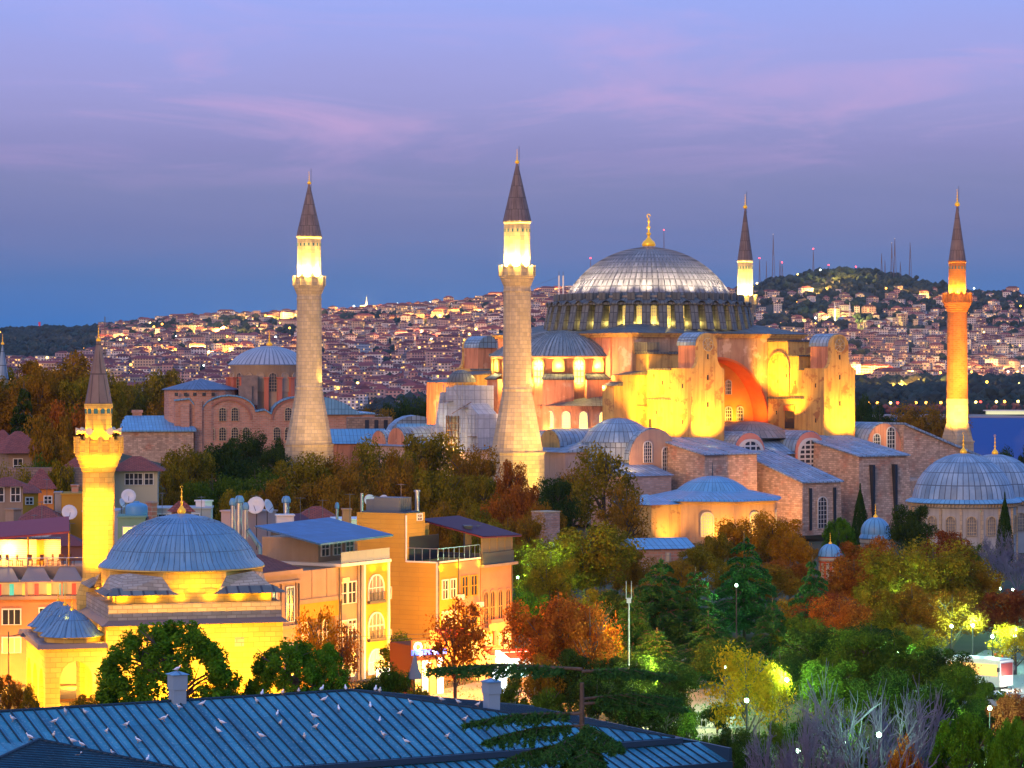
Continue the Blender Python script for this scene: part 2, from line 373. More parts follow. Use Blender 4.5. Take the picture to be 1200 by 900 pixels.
def finial(parent, z, h, r, name='finial', c=(0, 0), mat_=None):
    b = MB()
    b.lathe([(r * x, z + h * y) for x, y in ((.55, 0), (.9, .03), (1, .09), (.85, .17), (.45, .24), (.22, .30), (.18, .36), (.34, .40), (.34, .43), (.15, .47), (.13, .55), (.27, .59), (.27, .62), (.12, .66), (.10, .74), (.20, .78), (.20, .80), (.08, .84), (.05, .9))], 12, c)
    for k in range(12):   # the crescent
        a0, a1 = R(-60) + R(300) * k / 12 + R(120 - 60), R(-60) + R(300) * (k + 1) / 12 + R(60)
        b.tube((c[0] + r * .30 * math.cos(a0), c[1], z + h * .945 + r * .30 * math.sin(a0)), (c[0] + r * .30 * math.cos(a1), c[1], z + h * .945 + r * .30 * math.sin(a1)), r * .07, n=4)
    return b.build(name, mat_ or gold, parent)
finial(H, 49.5, 7.4, 1.55)
for k in range(22):   # floods standing on the drum eave, washing up over the dome
    a = TAU * k / 22; w = W(22 * math.cos(a), 22 * math.sin(a))
    if w.y < HC.y + 9:
        lamp((21.6 * math.cos(a), 21.6 * math.sin(a), 39.7), 1500, (1, .80, .58), .3, (12.5 * math.cos(a), 12.5 * math.sin(a), 45.6), 85, 1, parent=H)
# --- half domes west and east
def half_dome(s):
    ux = -24 * s; a0 = PI / 2 if s > 0 else -PI / 2
    b = MB(); b.lathe([(15, 8), (15, 24.6), (15.6, 24.7), (15.6, 25.2)], 40, (ux, 0), a0, a0 + PI); b.build('half_dome_wall', pink, H)
    b = MB(); b.cap(16.1, 25.2, 5.7, 44, (ux, 0), a0, a0 + PI)
    for k in range(45):
        a = a0 + PI * k / 44
        for j in range(5):
            rr0, rr1 = 16.1 * (1 - j * .15), 16.1 * (1 - j * .15 - .15)
            zz = lambda r: 25.2 + 5.7 - (16.1 ** 2 + 5.7 ** 2) / 11.4 + math.sqrt(max(0, ((16.1 ** 2 + 5.7 ** 2) / 11.4) ** 2 - r * r)) + .05
            b.tube((ux + rr0 * math.cos(a), rr0 * math.sin(a), zz(rr0)), (ux + rr1 * math.cos(a), rr1 * math.sin(a), zz(rr1)), .09, n=4)
    b.build('half_dome', mat('streaked_lead', (.17, .19, .19), (.27, .29, .28), .5, .45, (1.0, 9, .12, (.07, .08, .08), .1, 0), streak=((.5, .5, .48), .5), spec=.5), H)
    NV = 11
    for k in range(NV):
        a = a0 + PI * (k + .5) / NV; ca, sa = math.cos(a), math.sin(a)
        win = window('half_dome_window', H, (ux + 15.02 * ca, 15.02 * sa, 19.6 if k % 2 else 22.0), (-sa, ca, 0), 2.1, 4.9 if k % 2 else 2.5, lit if k % 2 else ochre, ochre, (3, 4), depth=.45, fr=.28)
        if s > 0:
            lamp((ux + 15.75 * ca, 15.75 * sa, 23.2), 200, (1, .66, .18), .2, parent=H)
            if k % 2: lamp((ux + 16.0 * ca, 16.0 * sa, 19.4), 150, (1, .62, .12), .15, parent=H)
    for k in range(-1, NV, 2):   # stretches of lower wall with a lead ledge, cut where the tall windows stand
        b0, b1 = max(a0, a0 + PI * (k + .5) / NV + .085), min(a0 + PI, a0 + PI * (k + 2.5) / NV - .085)
        b = MB(); b.lathe([(16.6, 8), (16.6, 20.3)], 8, (ux, 0), b0, b1)
        for bb in (b0, b1): b.box(14.5, 16.6, -.05, .05, 8, 20.3, 0, 0) if False else b.add([(ux + r_ * math.cos(bb), r_ * math.sin(bb), z_) for r_, z_ in ((14.5, 8), (16.6, 8), (16.6, 20.3), (14.5, 20.3))], [(0, 1, 2, 3)])
        p_ = b.build('half_dome_lower_wall', pink, H)
        b = MB(); b.lathe([(16.5, 20.1), (17.1, 20.25), (17.1, 20.5), (14.9, 21.6)], 8, (ux, 0), b0 - .01, b1 + .01); b.build('lead_ledge', lead_dark, p_)
half_dome(1); half_dome(-1)
# --- four great buttress towers
def tower(sx, sy):
    """sx = u of its middle, sy = -1 south, +1 north"""
    hw = 4.5; y = lambda v: v * -sy   # written for the south side: v negative
    Y = lambda v: -v if sy > 0 else v
    def bx(mb, x0, x1, v0, v1, z0, z1, m=0): mb.box(x0, x1, min(Y(v0), Y(v1)), max(Y(v0), Y(v1)), z0, z1, m)
    b = MB()
    bx(b, sx - hw, sx + hw, -42, -35.6, ZG, 22.6)
    bx(b, sx - hw, sx + hw, -35.6, -24, ZG, 22.2)
    bx(b, sx - hw - .22, sx + hw + .22, -35.55, -24.02, 16.0, 16.35, 1)
    if sx > 0: bx(b, sx - hw + .05, sx + hw - .05, -30.5, -24.01, 22.2, 28.4); bx(b, sx - hw + .05, sx + hw - .05, -34, -30.5, 22.2, 25.2)
    else: bx(b, sx - hw + .05, sx + hw - .05, -28.2, -24.01, 22.2, 25.6)
    T = b.build('buttress_tower', [ochre, lead_dark], H)
    b = MB()
    if sx > 0: bx(b, sx - hw - .3, sx + hw + .3, -30.8, -24.0, 28.4, 28.75); bx(b, sx - hw - .3, sx + hw + .3, -34.3, -30.8, 25.2, 25.5); bx(b, sx - hw - .3, sx + hw + .3, -35.7, -34.3, 22.2, 22.6)
    else: bx(b, sx - hw - .3, sx + hw + .3, -35.7, -28.2, 22.2, 22.6); bx(b, sx - hw - .3, sx + hw + .3, -28.5, -24.0, 25.6, 26.0)
    b.build('tower_roof', lead_dark, T)
    # turret with barrel top, flowing shoulders on its front
    b = MB(); n = 12; r = 2.6; zs = 27.3
    prof = [(-hw, 22.5), (-3.6, 22.8), (-2.95, 23.6), (-2.6, 24.8)] + [(-r * math.cos(PI * k / n), zs + r * math.sin(PI * k / n)) for k in range(n + 1)] + [(2.6, 24.8), (2.95, 23.6), (3.6, 22.8), (hw, 22.5)]
    yf, yd = (Y(-42.02), Y(-42.02 + .9) - Y(-42.02))
    b.prism([(sx + p[0], yf, p[1]) for p in prof], (0, yd, 0))
    t_ = b.build('turret_front', ochre, T)
    b = MB(); bx(b, sx - 2.6, sx + 2.6, -41.1, -35.65, 22.6, zs); b.build('turret', pink, T)
    b = MB()
    b.prism([(sx - 2.75 * math.cos(PI * k / n), Y(-41.15), zs + .02 + 2.75 * math.sin(PI * k / n)) for k in range(n + 1)], (0, Y(-35.3) - Y(-41.15), 0))
    b.build('turret_vault', lead, T)
    # slit windows and a carved roundel on the front
    for z in (24.5, 20.2, 14.6): b = MB(); bx(b, sx - .17, sx + .17, -42.1, -41.9, z, z + 1.0); b.build('slit_window', glass, T)
    for z in (11, 18.5): b = MB(); bx(b, sx - hw - .06, sx - hw + .1, -39.5, -39.2, z, z + .9); b.build('slit_window', glass, T)
    for z, v in ((13, -31), (12.6, -27), (19.2, -33), (19.4, -27.5), (20.6, -30.2)): b = MB(); bx(b, sx - hw - .06, sx - hw + .1, v, v + .35, z, z + .8); b.build('slit_window', glass, T)
    b = MB()
    for k in range(20):
        a, a2 = TAU * k / 20, TAU * (k + 1) / 20
        b.tube((sx + 1.35 * math.cos(a), Y(-42.1), 27.5 + 1.35 * math.sin(a)), (sx + 1.35 * math.cos(a2), Y(-42.1), 27.5 + 1.35 * math.sin(a2)), .12, n=4)
    for k in range(8):
        a = TAU * k / 8; b.tube((sx, Y(-42.08), 27.5), (sx + 1.3 * math.cos(a), Y(-42.08), 27.5 + 1.3 * math.sin(a)), .1, n=4)
    b.build('roundel', stone, T)
    if sy < 0:   # a tall blind niche / doorway on the west face
        if sx > 0:
            pts = arch(6.2, 9.2, 12); b = MB(); o = Vector((sx - hw, Y(-27.8), 16.6))
            for p, q in zip(pts[1:], pts[2:] + pts[:1]):
                s1 = 1.09
                b.prism([o + Vector((-.35, -p[0], p[1])), o + Vector((-.35, -q[0], q[1])), o + Vector((-.35, -q[0] * s1, q[1] * 1.05)), o + Vector((-.35, -p[0] * s1, p[1] * 1.05))], (.36, 0, 0))
            b.build('niche_frame', ochre, T)
            b = MB(); b.box(sx - hw - .1, sx - hw + .1, -32.6, -29.6, 9.6, 13.4); b.build('side_doorway', glass, T)
            b = MB(); b.box(sx - hw - .25, sx - hw - .02, -32.9, -29.3, 13.4, 14.6); b.build('lintel', redpl, T)
        else:
            b = MB(); b.box(sx - hw - .08, sx - hw + .1, -29.3, -28.3, 7, 12.0); b.build('side_doorway', glass, T)
for sx in (-18.5, 18.5):
    tower(sx, -1); tower(sx, 1)
# dark dormer against the base next to the south-west tower
b = MB(); b.box(-14, -10.5, -27, -24.02, 22.5, 26.2); b.box(-23.5, -20.2, -28.4, -24.05, 26.02, 28.1); b.build('dormer', lead_dark, H)
# --- stepped piers at the south-west corner
for x0, x1, v0, v1, z in ((-29.5, -23, -27.6, -23.9, 21.2), (-31.6, -29.5, -27.4, -23.5, 18.9)):
    b = MB(); b.box(x0, x1, v0, v1, 10, z); p_ = b.build('corner_pier', ochre, H)
    b = MB(); b.prism([(x0 - .4, v0 - .3, z + .02), (x1 + .1, v0 - .3, z + .9), (x1 + .1, v0 - .3, z + .02)], (0, v1 - v0 + .4, 0)); b.build('pier_cap', lead_dark, p_)
for x0, x1, v0, v1, z in ((-29.5, -23, 23.9, 34.5, 21.2), (-36.2, -29.5, 25, 34.5, 19.5)):
    b = MB(); b.box(x0, x1, v0, v1, 10, z); p_ = b.build('corner_pier', ochre if z > 20 else pink, H)
    b = MB(); b.prism([(x0 - .4, v0 - .3, z + .02), (x1 + .1, v0 - .3, z + .9), (x1 + .1, v0 - .3, z + .02)], (0, v1 - v0 + .4, 0)); b.build('pier_cap', lead_dark, p_)
for s in (-1, 1):
    b = MB(); b.box(-24.3, -22.2, s * 15.8 - 1.2, s * 15.8 + 1.2, 12, 29.0); b.build('base_pilaster', pink, H)
# small domed stair turret on the north-west
b = MB(); b.lathe([(2.9, 8), (2.9, 19.2), (3.15, 19.3), (3.15, 19.6)], 20, (-44, 10)); tt = b.build('stair_turret', ochre, H)
b = MB(); b.cap(3.2, 19.6, 2.7, 20, (-44, 10)); b.build('turret_dome', lead_dark, tt)
# --- west narthex with its lead roofs
b = MB(); b.box(-36, -23, -37, -20, ZG, 8.4); b.build('corner_bay', pink, H)
b = MB(); b.prism([(-36.3, -37.4, 8.42), (-36.3, -20, 9.4), (-36.3, -20, 8.42)], (13.2, 0, 0)); b.build('corner_bay_roof', lead, H)
b = MB(); b.box(-51, -36.02, -36, 36, ZG, 5.6); b.build('narthex_wall', mat('narthex_plaster', (.55, .36, .27), (.62, .44, .34), .2, streak=((.36, .22, .17), .4)), H)
b = MB(); b.prism([(-51.6, -36.6, 5.62), (-36.01, -36.6, 9.3), (-36.01, -36.6, 5.62)], (0, 73.2, 0)); b.build('narthex_roof', lead, H)
def vault(cu, cv, r, length, axis, z, wallz, m=None, face=None, name='vault_roof'):
    """half-barrel roof with plastered gable; axis 'u' or 'v'; starts at (cu,cv) and runs +axis"""
    n = 12; b = MB(); g = MB()
    q = (lambda a, rr: (cu, cv + rr * math.cos(a), z + rr * math.sin(a))) if axis == 'u' else (lambda a, rr: (cu + rr * math.cos(a), cv, z + rr * math.sin(a)))
    vec = (length, 0, 0) if axis == 'u' else (0, length, 0)
    b.prism([q(PI * k / n, r) for k in range(n + 1)], vec, 0, sm=False)
    gp = [q(PI * k / n, r - .25) for k in range(n + 1)]
    off = Vector((-.25, 0, 0)) if axis == 'u' else Vector((0, -.25, 0))
    lo = [(p[0], p[1], wallz) for p in (gp[-1], gp[0])]
    g.prism([Vector(p) + off for p in gp + lo], -off * 1.2)
    o = b.build(name, m or lead, H); f = g.build('gable_wall', face or pink, o); return o
vault(-48, -27, 3.6, 12, 'u', 6.6, 2, face=ochre); vault(-50, -14, 3.2, 14, 'u', 6.4, 2); vault(-50, 26, 3.4, 14, 'u', 6.4, 2); vault(-50, 33, 3.0, 14, 'u', 6.0, 2)
b = MB(); b.cap(7.6, 7.6, 4.9, 32, (-38, -37)); b.lathe([(7.5, ZG), (7.5, 7.7)], 32, (-38, -37)); b.build('corner_dome', lead, H)
# --- south side: gables, vaults, sheds of stone with sloping lead roofs
b = MB(); b.prism([(-41.5, -47.5, 5.0), (-41.5, -43, 5.0), (-36, -43, 8)], (0, 0, .1)); 
def shed(u0, u1, v0, v1, zlo, zhi, wallm, name='buttress_shed', slits=(), win=(), taper=0.0):
    b = MB(); b.add([(u0, v0, zlo), (u1, v0, zlo), (u1, v1, zhi), (u0, v1, zhi), (u0 - taper, v0 - taper, ZG - 2), (u1 + taper, v0 - taper, ZG - 2), (u1 + taper, v1, ZG - 2), (u0 - taper, v1, ZG - 2)],
                    [(0, 1, 2, 3), (4, 5, 1, 0), (5, 6, 2, 1), (6, 7, 3, 2), (7, 4, 0, 3)])
    o = b.build(name, wallm, H)
    e = .5; b = MB(); sl = (zhi - zlo) / (v1 - v0)
    top = [(u0 - e, v0 - e, zlo - e * sl + .06), (u1 + e, v0 - e, zlo - e * sl + .06), (u1 + e, v1, zhi + .06), (u0 - e, v1, zhi + .06)]
    b.prism(top, (0, 0, .28)); 
    for k in range(3):   # rolled seams and a raised border
        t = u0 + (u1 - u0) * (k + .5) / 3
        b.tube((t, v0 - e, zlo - e * sl + .36), (t, v1, zhi + .36), .12, n=5)
    b.build('shed_roof', lead, o)
    if slits:
        b = MB()
        for u, za, zb in slits: b.box(u - .32, u + .32, v0 - taper - .12, v0 + .2, za, zb)
        b.build('rain_chase', glass, o)
    for u, z, w_, h_ in win: window('window', o, (u, v0 - taper * .6, z), (1, 0, 0), w_, h_, glass, lattice_m, (3, 7))
    return o
shed(-32, -18.2, -57, -41.5, 5.2, 8.1, bstone, slits=())
shed(-14, -3.6, -66, -44, -.4, 5.9, bstone, slits=((-12, -10, -1.5), (-5.4, -10, -1.5)), win=((-8.8, -9.6, 2.4, 6.2),), taper=.2)
shed(7.2, 21, -60, -41.5, 4.3, 8.0, bstone, slits=((10.2, -12, 2.6), (16.6, -12, 2.6)), taper=1.2)
# lower lead roofs before the tympanum
b = MB(); b.prism([(-14.0, -41.8, 7.6), (-14.0, -19.3, 11.0), (-14.0, -19.3, 7.4)], (28.0, 0, 0)); b.build('south_aisle_roof', mat('brown_lead', (.24, .17, .13), (.33, .26, .21), .3, .5, (1.2, 3, .12, (.12, .09, .08), .2), spec=.4), H)
b = MB(); b.cap(9.5, 7.9, 3.4, 32, (1.5, -33)); b.build('aisle_dome', mat('brown_lead_dome', (.24, .19, .16), (.32, .27, .24), .3, .5, (1.4, 3, .12, (.12, .10, .09), .2), spec=.4), H)
def win_gable(cu):
    o = vault(cu, -46, 4.3, 14, 'v', 5.2, -6, face=mat('red_arch_plaster', (.62, .22, .15), (.68, .28, .19), .3))
    big = window('window', o, (cu, -46.25, .6), (1, 0, 0), 6.2, 6.9, glass, lattice_m, (4, 7), fr=.5)
win_gable(-10.6); win_gable(6.2)
b = MB(); b.box(-6.6, 2.2, -45.9, -40, ZG, 4.6); b.build('link_wall', lead_dark, H)
b = MB(); b.prism([(-6.9, -46.3, 4.7), (-6.9, -40, 7.6), (-6.9, -40, 4.7)], (9.4, 0, 0)); b.build('link_roof', lead, H)
# west-most south gable with two arched windows and the rough annex under it
o = vault(-35.5, -45, 6.4, 15, 'v', 4.2, -9, face=mat('weathered_gable_plaster', (.56, .36, .22), (.47, .29, .20), .3, streak=((.32, .20, .15), .5)))
window('window', o, (-37.2, -45.25, 3.6), (1, 0, 0), 2.0, 4.2, glass, lattice_m, (4, 6)); window('window', o, (-32.3, -45.25, 1.8), (1, 0, 0), 2.1, 4.8, glass, lattice_m, (4, 6))
b = MB(); b.box(-47.5, -36.5, -52, -40, ZG, 1.2); b.build('annex_wall', mat('patched_brick', (.50, .30, .21), (.58, .38, .28), .25, .9, (1.0, .4, .05, (.42, .32, .26), .2), bump=.4), H)
b = MB(); b.prism([(-48, -52.5, 1.22), (-48, -40, 4.6), (-48, -40, 1.22)], (12, 0, 0)); b.build('annex_roof', lead, H)
for u in (-41.5, -39.3): window('window', H, (u, -52, -4.2), (1, 0, 0), .9, 1.6, glass, stone, (2, 2), curved=False)
# south-east stone wing: barrel roof, pink gable, long wall falling to the east
o = vault(28.6, -45, 5.2, 20, 'v', 5.8, -9, face=pink)
window('window', o, (26.2, -45.25, 5.3), (1, 0, 0), 1.9, 3.2, glass, lattice_m, (3, 4)); window('window', o, (30.4, -45.25, 4.5), (1, 0, 0), 2.3, 5.4, glass, lattice_m, (3, 6))
b = MB(); b.prism([(33.6, -46, ZG - 2), (58, -46, ZG - 2), (58, -46, 2.6), (33.6, -46, 10.4)], (0, 9, 0)); b.build('east_wing_wall', bstone, H)
b = MB(); b.prism([(33.4, -46.6, 10.44), (58.6, -46.6, 2.4), (58.6, -46.6, 2.9), (33.4, -46.6, 10.9)], (0, 10, 0)); b.build('east_wing_roof', lead, H)
b = MB(); b.box(21, 58, -60, -46.1, ZG - 2, -1.0); b.build('terrace_wall', bstone, H)
# --- the low domed baptistery in front of the south-west corner
b = MB(); b.lathe([(13.2, -12), (13.2, -3.4), (13.6, -3.3), (13.6, -2.9)], 8, (-38.5, -67), sm=False, rot=PI / 8); bp_ = b.build('baptistery_wall', mat('baptistery_plaster', (.60, .38, .20), (.52, .31, .18), .25, streak=((.36, .22, .14), .5)), H)
b = MB(); b.lathe([(14.3, -2.88), (13.9, -2.5), (7.2, -1.1), (7.0, -.9)], 8, (-38.5, -67), sm=False, rot=PI / 8); b.cap(7.2, -1.3, 2.9, 32, (-38.5, -67)); b.build('baptistery_roof', lead_blue, bp_)
b = MB(); b.tube((-38.5, -67, 1.5), (-38.5, -67, 4.2), .22, .05); b.build('roof_spike', lead_dark, bp_)
for k in range(4):
    a = R(-90 - 45 + 45 * k) - HRZ * 0; ca, sa = math.cos(a), math.sin(a)
    window('window', bp_, (-38.5 + 12.2 * ca, -67 + 12.2 * sa, -9.6), (-sa, ca, 0), 2.3, 4.6, glow('dim_lattice_window', (.8, .5, .16), .45), lattice_m, (5, 8))
b = MB(); b.box(-58, -50.5, -72, -60, -12, -3.4); b.build('annex_block', ochre, H)
b = MB(); b.add([(-58.6, -72.6, -3.38), (-50, -72.6, -3.38), (-50, -59.5, -3.38), (-58.6, -59.5, -3.38), (-54.3, -66, -1.6)], [(0, 1, 4), (1, 2, 4), (2, 3, 4), (3, 0, 4), (3, 2, 1, 0)]); b.build('annex_block_roof', lead_blue, H)
# --- floodlights around the church (all real lamps aimed up its walls)
Y1 = (1, .47, .025)
L_ = lambda loc, tgt, p, c=Y1, ang=105, r=.3: lamp(loc, p * .58, c, r, tgt, ang, .9, parent=H)
L_((-29.5, -31.5, 9.2), (-23, -31, 15), 9000); L_((-28.5, -39, 8.5), (-23, -36, 15), 6500); L_((-27.2, -30, 16.9), (-23, -29.5, 20), 2600)
L_((-18.5, -47.5, 8.6), (-18.5, -42, 14), 6500); L_((-20.8, -45, 8.3), (-20.8, -42, 12), 1300)
L_((18.5, -47.2, 8.6), (18.5, -42, 14), 8000); L_((22, -45.5, 8.4), (22, -42, 12), 1200)
L_((8.5, -30, 17.0), (14, -28.5, 22), 6500); L_((11, -33, 12.0), (14, -33.5, 18), 3400); L_((9.4, -27, 17.5), (14, -26.5, 24), 2600)
for x in (-9, -4.9, -1.6, 1.7, 5, 8.3): L_((x, -22.2, 11.5), (x, -19.3, 13), 620)
L_((0, -29, 11.5), (0, -21, 19), 900, (1, .25, .02), 140); L_((10, -23, 11), (13.6, -21.5, 17), 900, (1, .36, .03), 140)
L_((-33, -24, 18.5), (-24, -20, 24), 3000, (1, .45, .16)); L_((-35, -33, 15.8), (-29, -31, 19), 3000)
L_((-48, -15, 10.5), (-38, -9, 17), 4200, (1, .50, .20), 120); L_((-50, 16, 10.5), (-38, 10, 17), 3500, (1, .50, .20), 120); L_((-46, -50, 3), (-41, -46, 6), 900, (1, .45, .15), 150)
L_((-46, 26, 11), (-36, 29, 16), 5500); L_((-42, 19.5, 10), (-36.2, 20, 14), 900)
L_((-50, 6, 12), (-44, 10, 17), 1500)
L_((-60, -2, 6.5), (-46, 1, 12), 420, (1, .85, .65))
L_((-40.5, -84, -10), (-38.5, -79, -6), 1500); L_((-47, -81, -10), (-45, -76, -6), 1500); L_((-55, -76, -10), (-54, -72, -7), 1100, (1, .5, .1)); L_((-30, -83, -10), (-32, -77, -6), 1100)
L_((-44, -56, -6), (-41, -52, -3), 700, (1, .5, .14))
L_((13, -72, -13), (14, -61, -4), 7000, (1, .45, .16)); L_((26, -60, -1), (29, -46, 5), 900, (1, .5, .18)); L_((44, -60, -4), (44, -46, 2), 4200, (1, .45, .17)); L_((-25, -72, -6), (-25, -57, 0), 3200, (1, .45, .16)); L_((2, -66, -6), (-3, -52, 2), 1500, (1, .45, .16)); L_((-22, -66, -9), (-14, -60, -3), 1800, (1, .45, .16)); L_((-9, -78, -13), (-9, -66, -5), 2600, (1, .45, .15))
L_((-2, -47.5, 6.2), (-6, -41, 8), 160, (1, .8, .45)); L_((27, -50, 9.5), (27, -45, 8), 260, (1, .7, .3)); 
L_((-25, -52, 7.8), (-25, -47, 7), 60, (1, .75, .3), 160)
# white scaffold sheeting over the west front
S = thing('scaffold', 'white sheeted repair scaffold with open timber bay on the pink west front', 'scaffold', W(-50.5, .8, 0), HRZ)
sheet = mat('scaffold_sheet', (.50, .53, .60), (.38, .42, .50), .9, .8, (1.5, 2.0, .07, (.26, .28, .33), .12, 0), bump=.6, streak=((.30, .32, .36), .6))
spole = mat('scaffold_pole', (.34, .34, .36), None, rough=.5)
sb = MB(); sb.box(-1.2, 5, -4.8, 1.0, 12.5, 19.0); sb.box(-1.25, 5, -4.8, -1.0, 5, 12.6); sb.box(-1.3, 5, 3.4, 6.2, 5, 15.2); sb.box(-1.1, 5, .9, 4.2, 12.4, 18.6)
sb.prism([(-1.2, 6.1, 5), (-1.2, 9.6, 5), (-1.2, 6.1, 17.5)], (6, 0, 0)); sb.box(-1.6, 4, -8.2, -4.7, 5, 13.0); sb.prism([(-1.6, -8.2, 13), (-1.6, -4.7, 13), (-1.6, -4.7, 15.3)], (5, 0, 0))
sb.build('sheeting', sheet, S)
sb = MB()
for y in (-1, .2, 1.4, 2.6, 3.4): sb.tube((-1.5, y, 5), (-1.5, y, 12.6), .12, n=5)
for z in (6.5, 8, 9.5, 11): sb.tube((-1.5, -1, z), (-1.5, 3.4, z), .11, n=5)
sb.tube((-1.6, -1, 5), (-1.6, 3.4, 12.4), .1, n=5); sb.tube((-1.7, -6, 15.5), (-1.7, 1, 13), .08, n=5)
sb.build('timber_frame', mat('scaffold_timber', (.22, .12, .06), None), S)
sb = MB()
for y in (-7.6, -6.2, -4.8, -3.2, -1.4, 3.9, 5.2, 6.4, 8.2): sb.tube((-1.95, y, 4.8), (-1.95, y, 13 if y < -4 else 19.4 if y < 4.5 else 15.6 if y < 7 else 10), .07, n=5)
for z in (7, 9, 11, 12.8): sb.tube((-1.95, -7.8, z), (-1.95, -1.2, z), .06, n=5); sb.tube((-1.95, 3.6, z), (-1.95, 6.6, z), .06, n=5)
for z in (14.8, 16.8, 18.8): sb.tube((-1.95, -4.9, z), (-1.95, 4.2, z), .06, n=5)
sb.tube((-1.95, -7.6, 5), (-1.95, -4.8, 12.8), .05, n=4); sb.tube((-1.95, -4.8, 13), (-1.95, .5, 18.8), .05, n=4)
sb.build('scaffold_poles', spole, S)
for y0, z0 in ((-6.8, 8.2), (-3.8, 14.2), (5.2, 8.6), (2.2, 15.6)): sb = MB(); sb.box(-2.5, -1.3, y0 - 1.1, y0 + 1.1, z0, z0 + .12); sb.build('plank_deck', bpy.data.materials['scaffold_timber'], S)
lamp((-2.2, 2.0, 5.5), 700, (1, .55, .1), .2, parent=S)
lamp((-3.5, 5.2, 12.0), 30, (1, .9, .7), .2, parent=S)
# --- minarets
def spire_minaret(name_label, prof_shaft, balc, upper, cone, tip, base=None, mshaft=None, n=16, lampc=(1, .68, .14), lampw=15000, loc=(0, 0, 0), rings=(), rz=0.0, mball=None):
    t = thing('minaret', name_label, 'minaret', loc, rz)
    ms = mshaft or stone
    if base: base(t)
    b = MB(); b.lathe(prof_shaft, n, sm=False)
    for z, r in rings: b.lathe([(r, z - .25), (r * 1.05, z - .15), (r * 1.05, z + .15), (r, z + .25)], n, sm=False)
    b.build('shaft', ms, t)
    (rb, z0, z1, z2) = balc   # corbel from z0 to z1, parapet to z2
    r0 = prof_shaft[-1][0]; b = MB()
    st = [(r0, z0)]
    for k in range(5): st += [(r0 + (rb - r0) * (k + 1) / 5, z0 + (z1 - z0) * (k + .35) / 5), (r0 + (rb - r0) * (k + 1) / 5, z0 + (z1 - z0) * (k + 1) / 5)]
    b.lathe(st + [(upper[0], z1 + .02)], n * 2, sm=False); b.build('corbel', ms, t)
    b = MB()
    b.lathe([(rb * .99, z1 - .05), (rb * 1.03, z1 + .1), (rb * .99, z1 + .2), (rb * .99, z2 - .2), (rb * 1.04, z2 - .1), (rb * 1.03, z2), (rb * .91, z2), (rb * .91, z1)], n, sm=False)
    for k in range(n): a = TAU * k / n; b.box(rb * .93, rb * 1.06, -.16, .16, z1, z2 + .22, 0, a, (0, 0))
    b.build('balcony', mball or ms, t)
    ru, z3 = upper
    b = MB(); b.lathe([(ru, z1), (ru, z3 - .5), (ru * 1.06, z3 - .35), (ru * 1.06, z3)], n, sm=False); us = b.build('upper_shaft', mball or ms, t)
    b = MB(); hh = z3 - z1; b.box(ru * .95, ru * 1.012, -.16, .16, z3 - hh * .2, z3 - hh * .2 + .65)
    tl = b.build('tile', mat('blue_tile', (.05, .17, .20), None), us, rz=TAU * .5 / n)
    for k in range(1, n): inst(tl, us, rz=TAU * (k + .5) / n)
    b = MB(); b.lathe([(cone[0], z3), (cone[0] * .97, z3 + .12), (.12, cone[1])], n, sm=False); b.lathe([(ru, z3 - .01), (cone[0], z3)], n, sm=False); b.build('spire', conelead, t)
    finial(t, cone[1] - .3, tip - cone[1], (tip - cone[1]) * .16)
    b = MB(); b.tube((.5, 0, cone[1] - 1.4), (.5, 0, tip + .4), .05, n=4); b.build('lightning_rod', lead_dark, t)
    rl = (rb * .93 + ru) / 2
    for k in range(5):
        a = -PI / 2 - rz - R(6) + (k - 2) * R(52)
        lamp((rl * math.cos(a), rl * math.sin(a), z1 + (z2 - z1) * .75), lampw, lampc, .14, (ru * .8 * math.cos(a), ru * .8 * math.sin(a), z3), 95, .8, parent=t)
        lamp((rb * 1.12 * math.cos(a), rb * 1.12 * math.sin(a), z2 + .25), lampw * .007, lampc, .16, parent=t)
    return t
def fat_base(t):
    b = MB(); b.lathe([(5.6, -10), (5.45, 5.6), (5.62, 5.7), (5.62, 6.0)], 12, sm=False, rot=R(15)); b.build('base', stone, t)
fat = ([(5.25, 6.0), (2.98, 18.0), (3.05, 18.2), (3.05, 18.55), (2.92, 18.8), (2.75, 36.2), (2.72, 37.6), (2.85, 37.9), (2.72, 38.2), (2.72, 39.0)], (3.5, 39.0, 40.9, 42.8), (2.62, 51.8), (2.95, 63.6), 66.4)
m1 = spire_minaret('thick fluted stone minaret rising before the half dome, nearest of the tall pair', *fat, base=fat_base, loc=W(-63, -36), rz=HRZ)
m2 = spire_minaret('thick fluted stone minaret standing beside the red brick church', *fat, base=fat_base, loc=W(-63, 41.3), rz=HRZ)
for t in (m1, m2):
    a = -PI / 2 - HRZ
    lamp((15 * math.cos(a + .5), 15 * math.sin(a + .5), -1.0), 2400 if t is m1 else 200, (1, .60, .08), .3, (0, 0, 5), 75, .9, parent=t)
    lamp((3.9 * math.cos(a + 1.2), 3.9 * math.sin(a + 1.2), 18.9), 330, (1, .6, .09), .15, (3.2 * math.cos(a + 1.0), 3.2 * math.sin(a + 1.0), 24), 120, .9, parent=t)
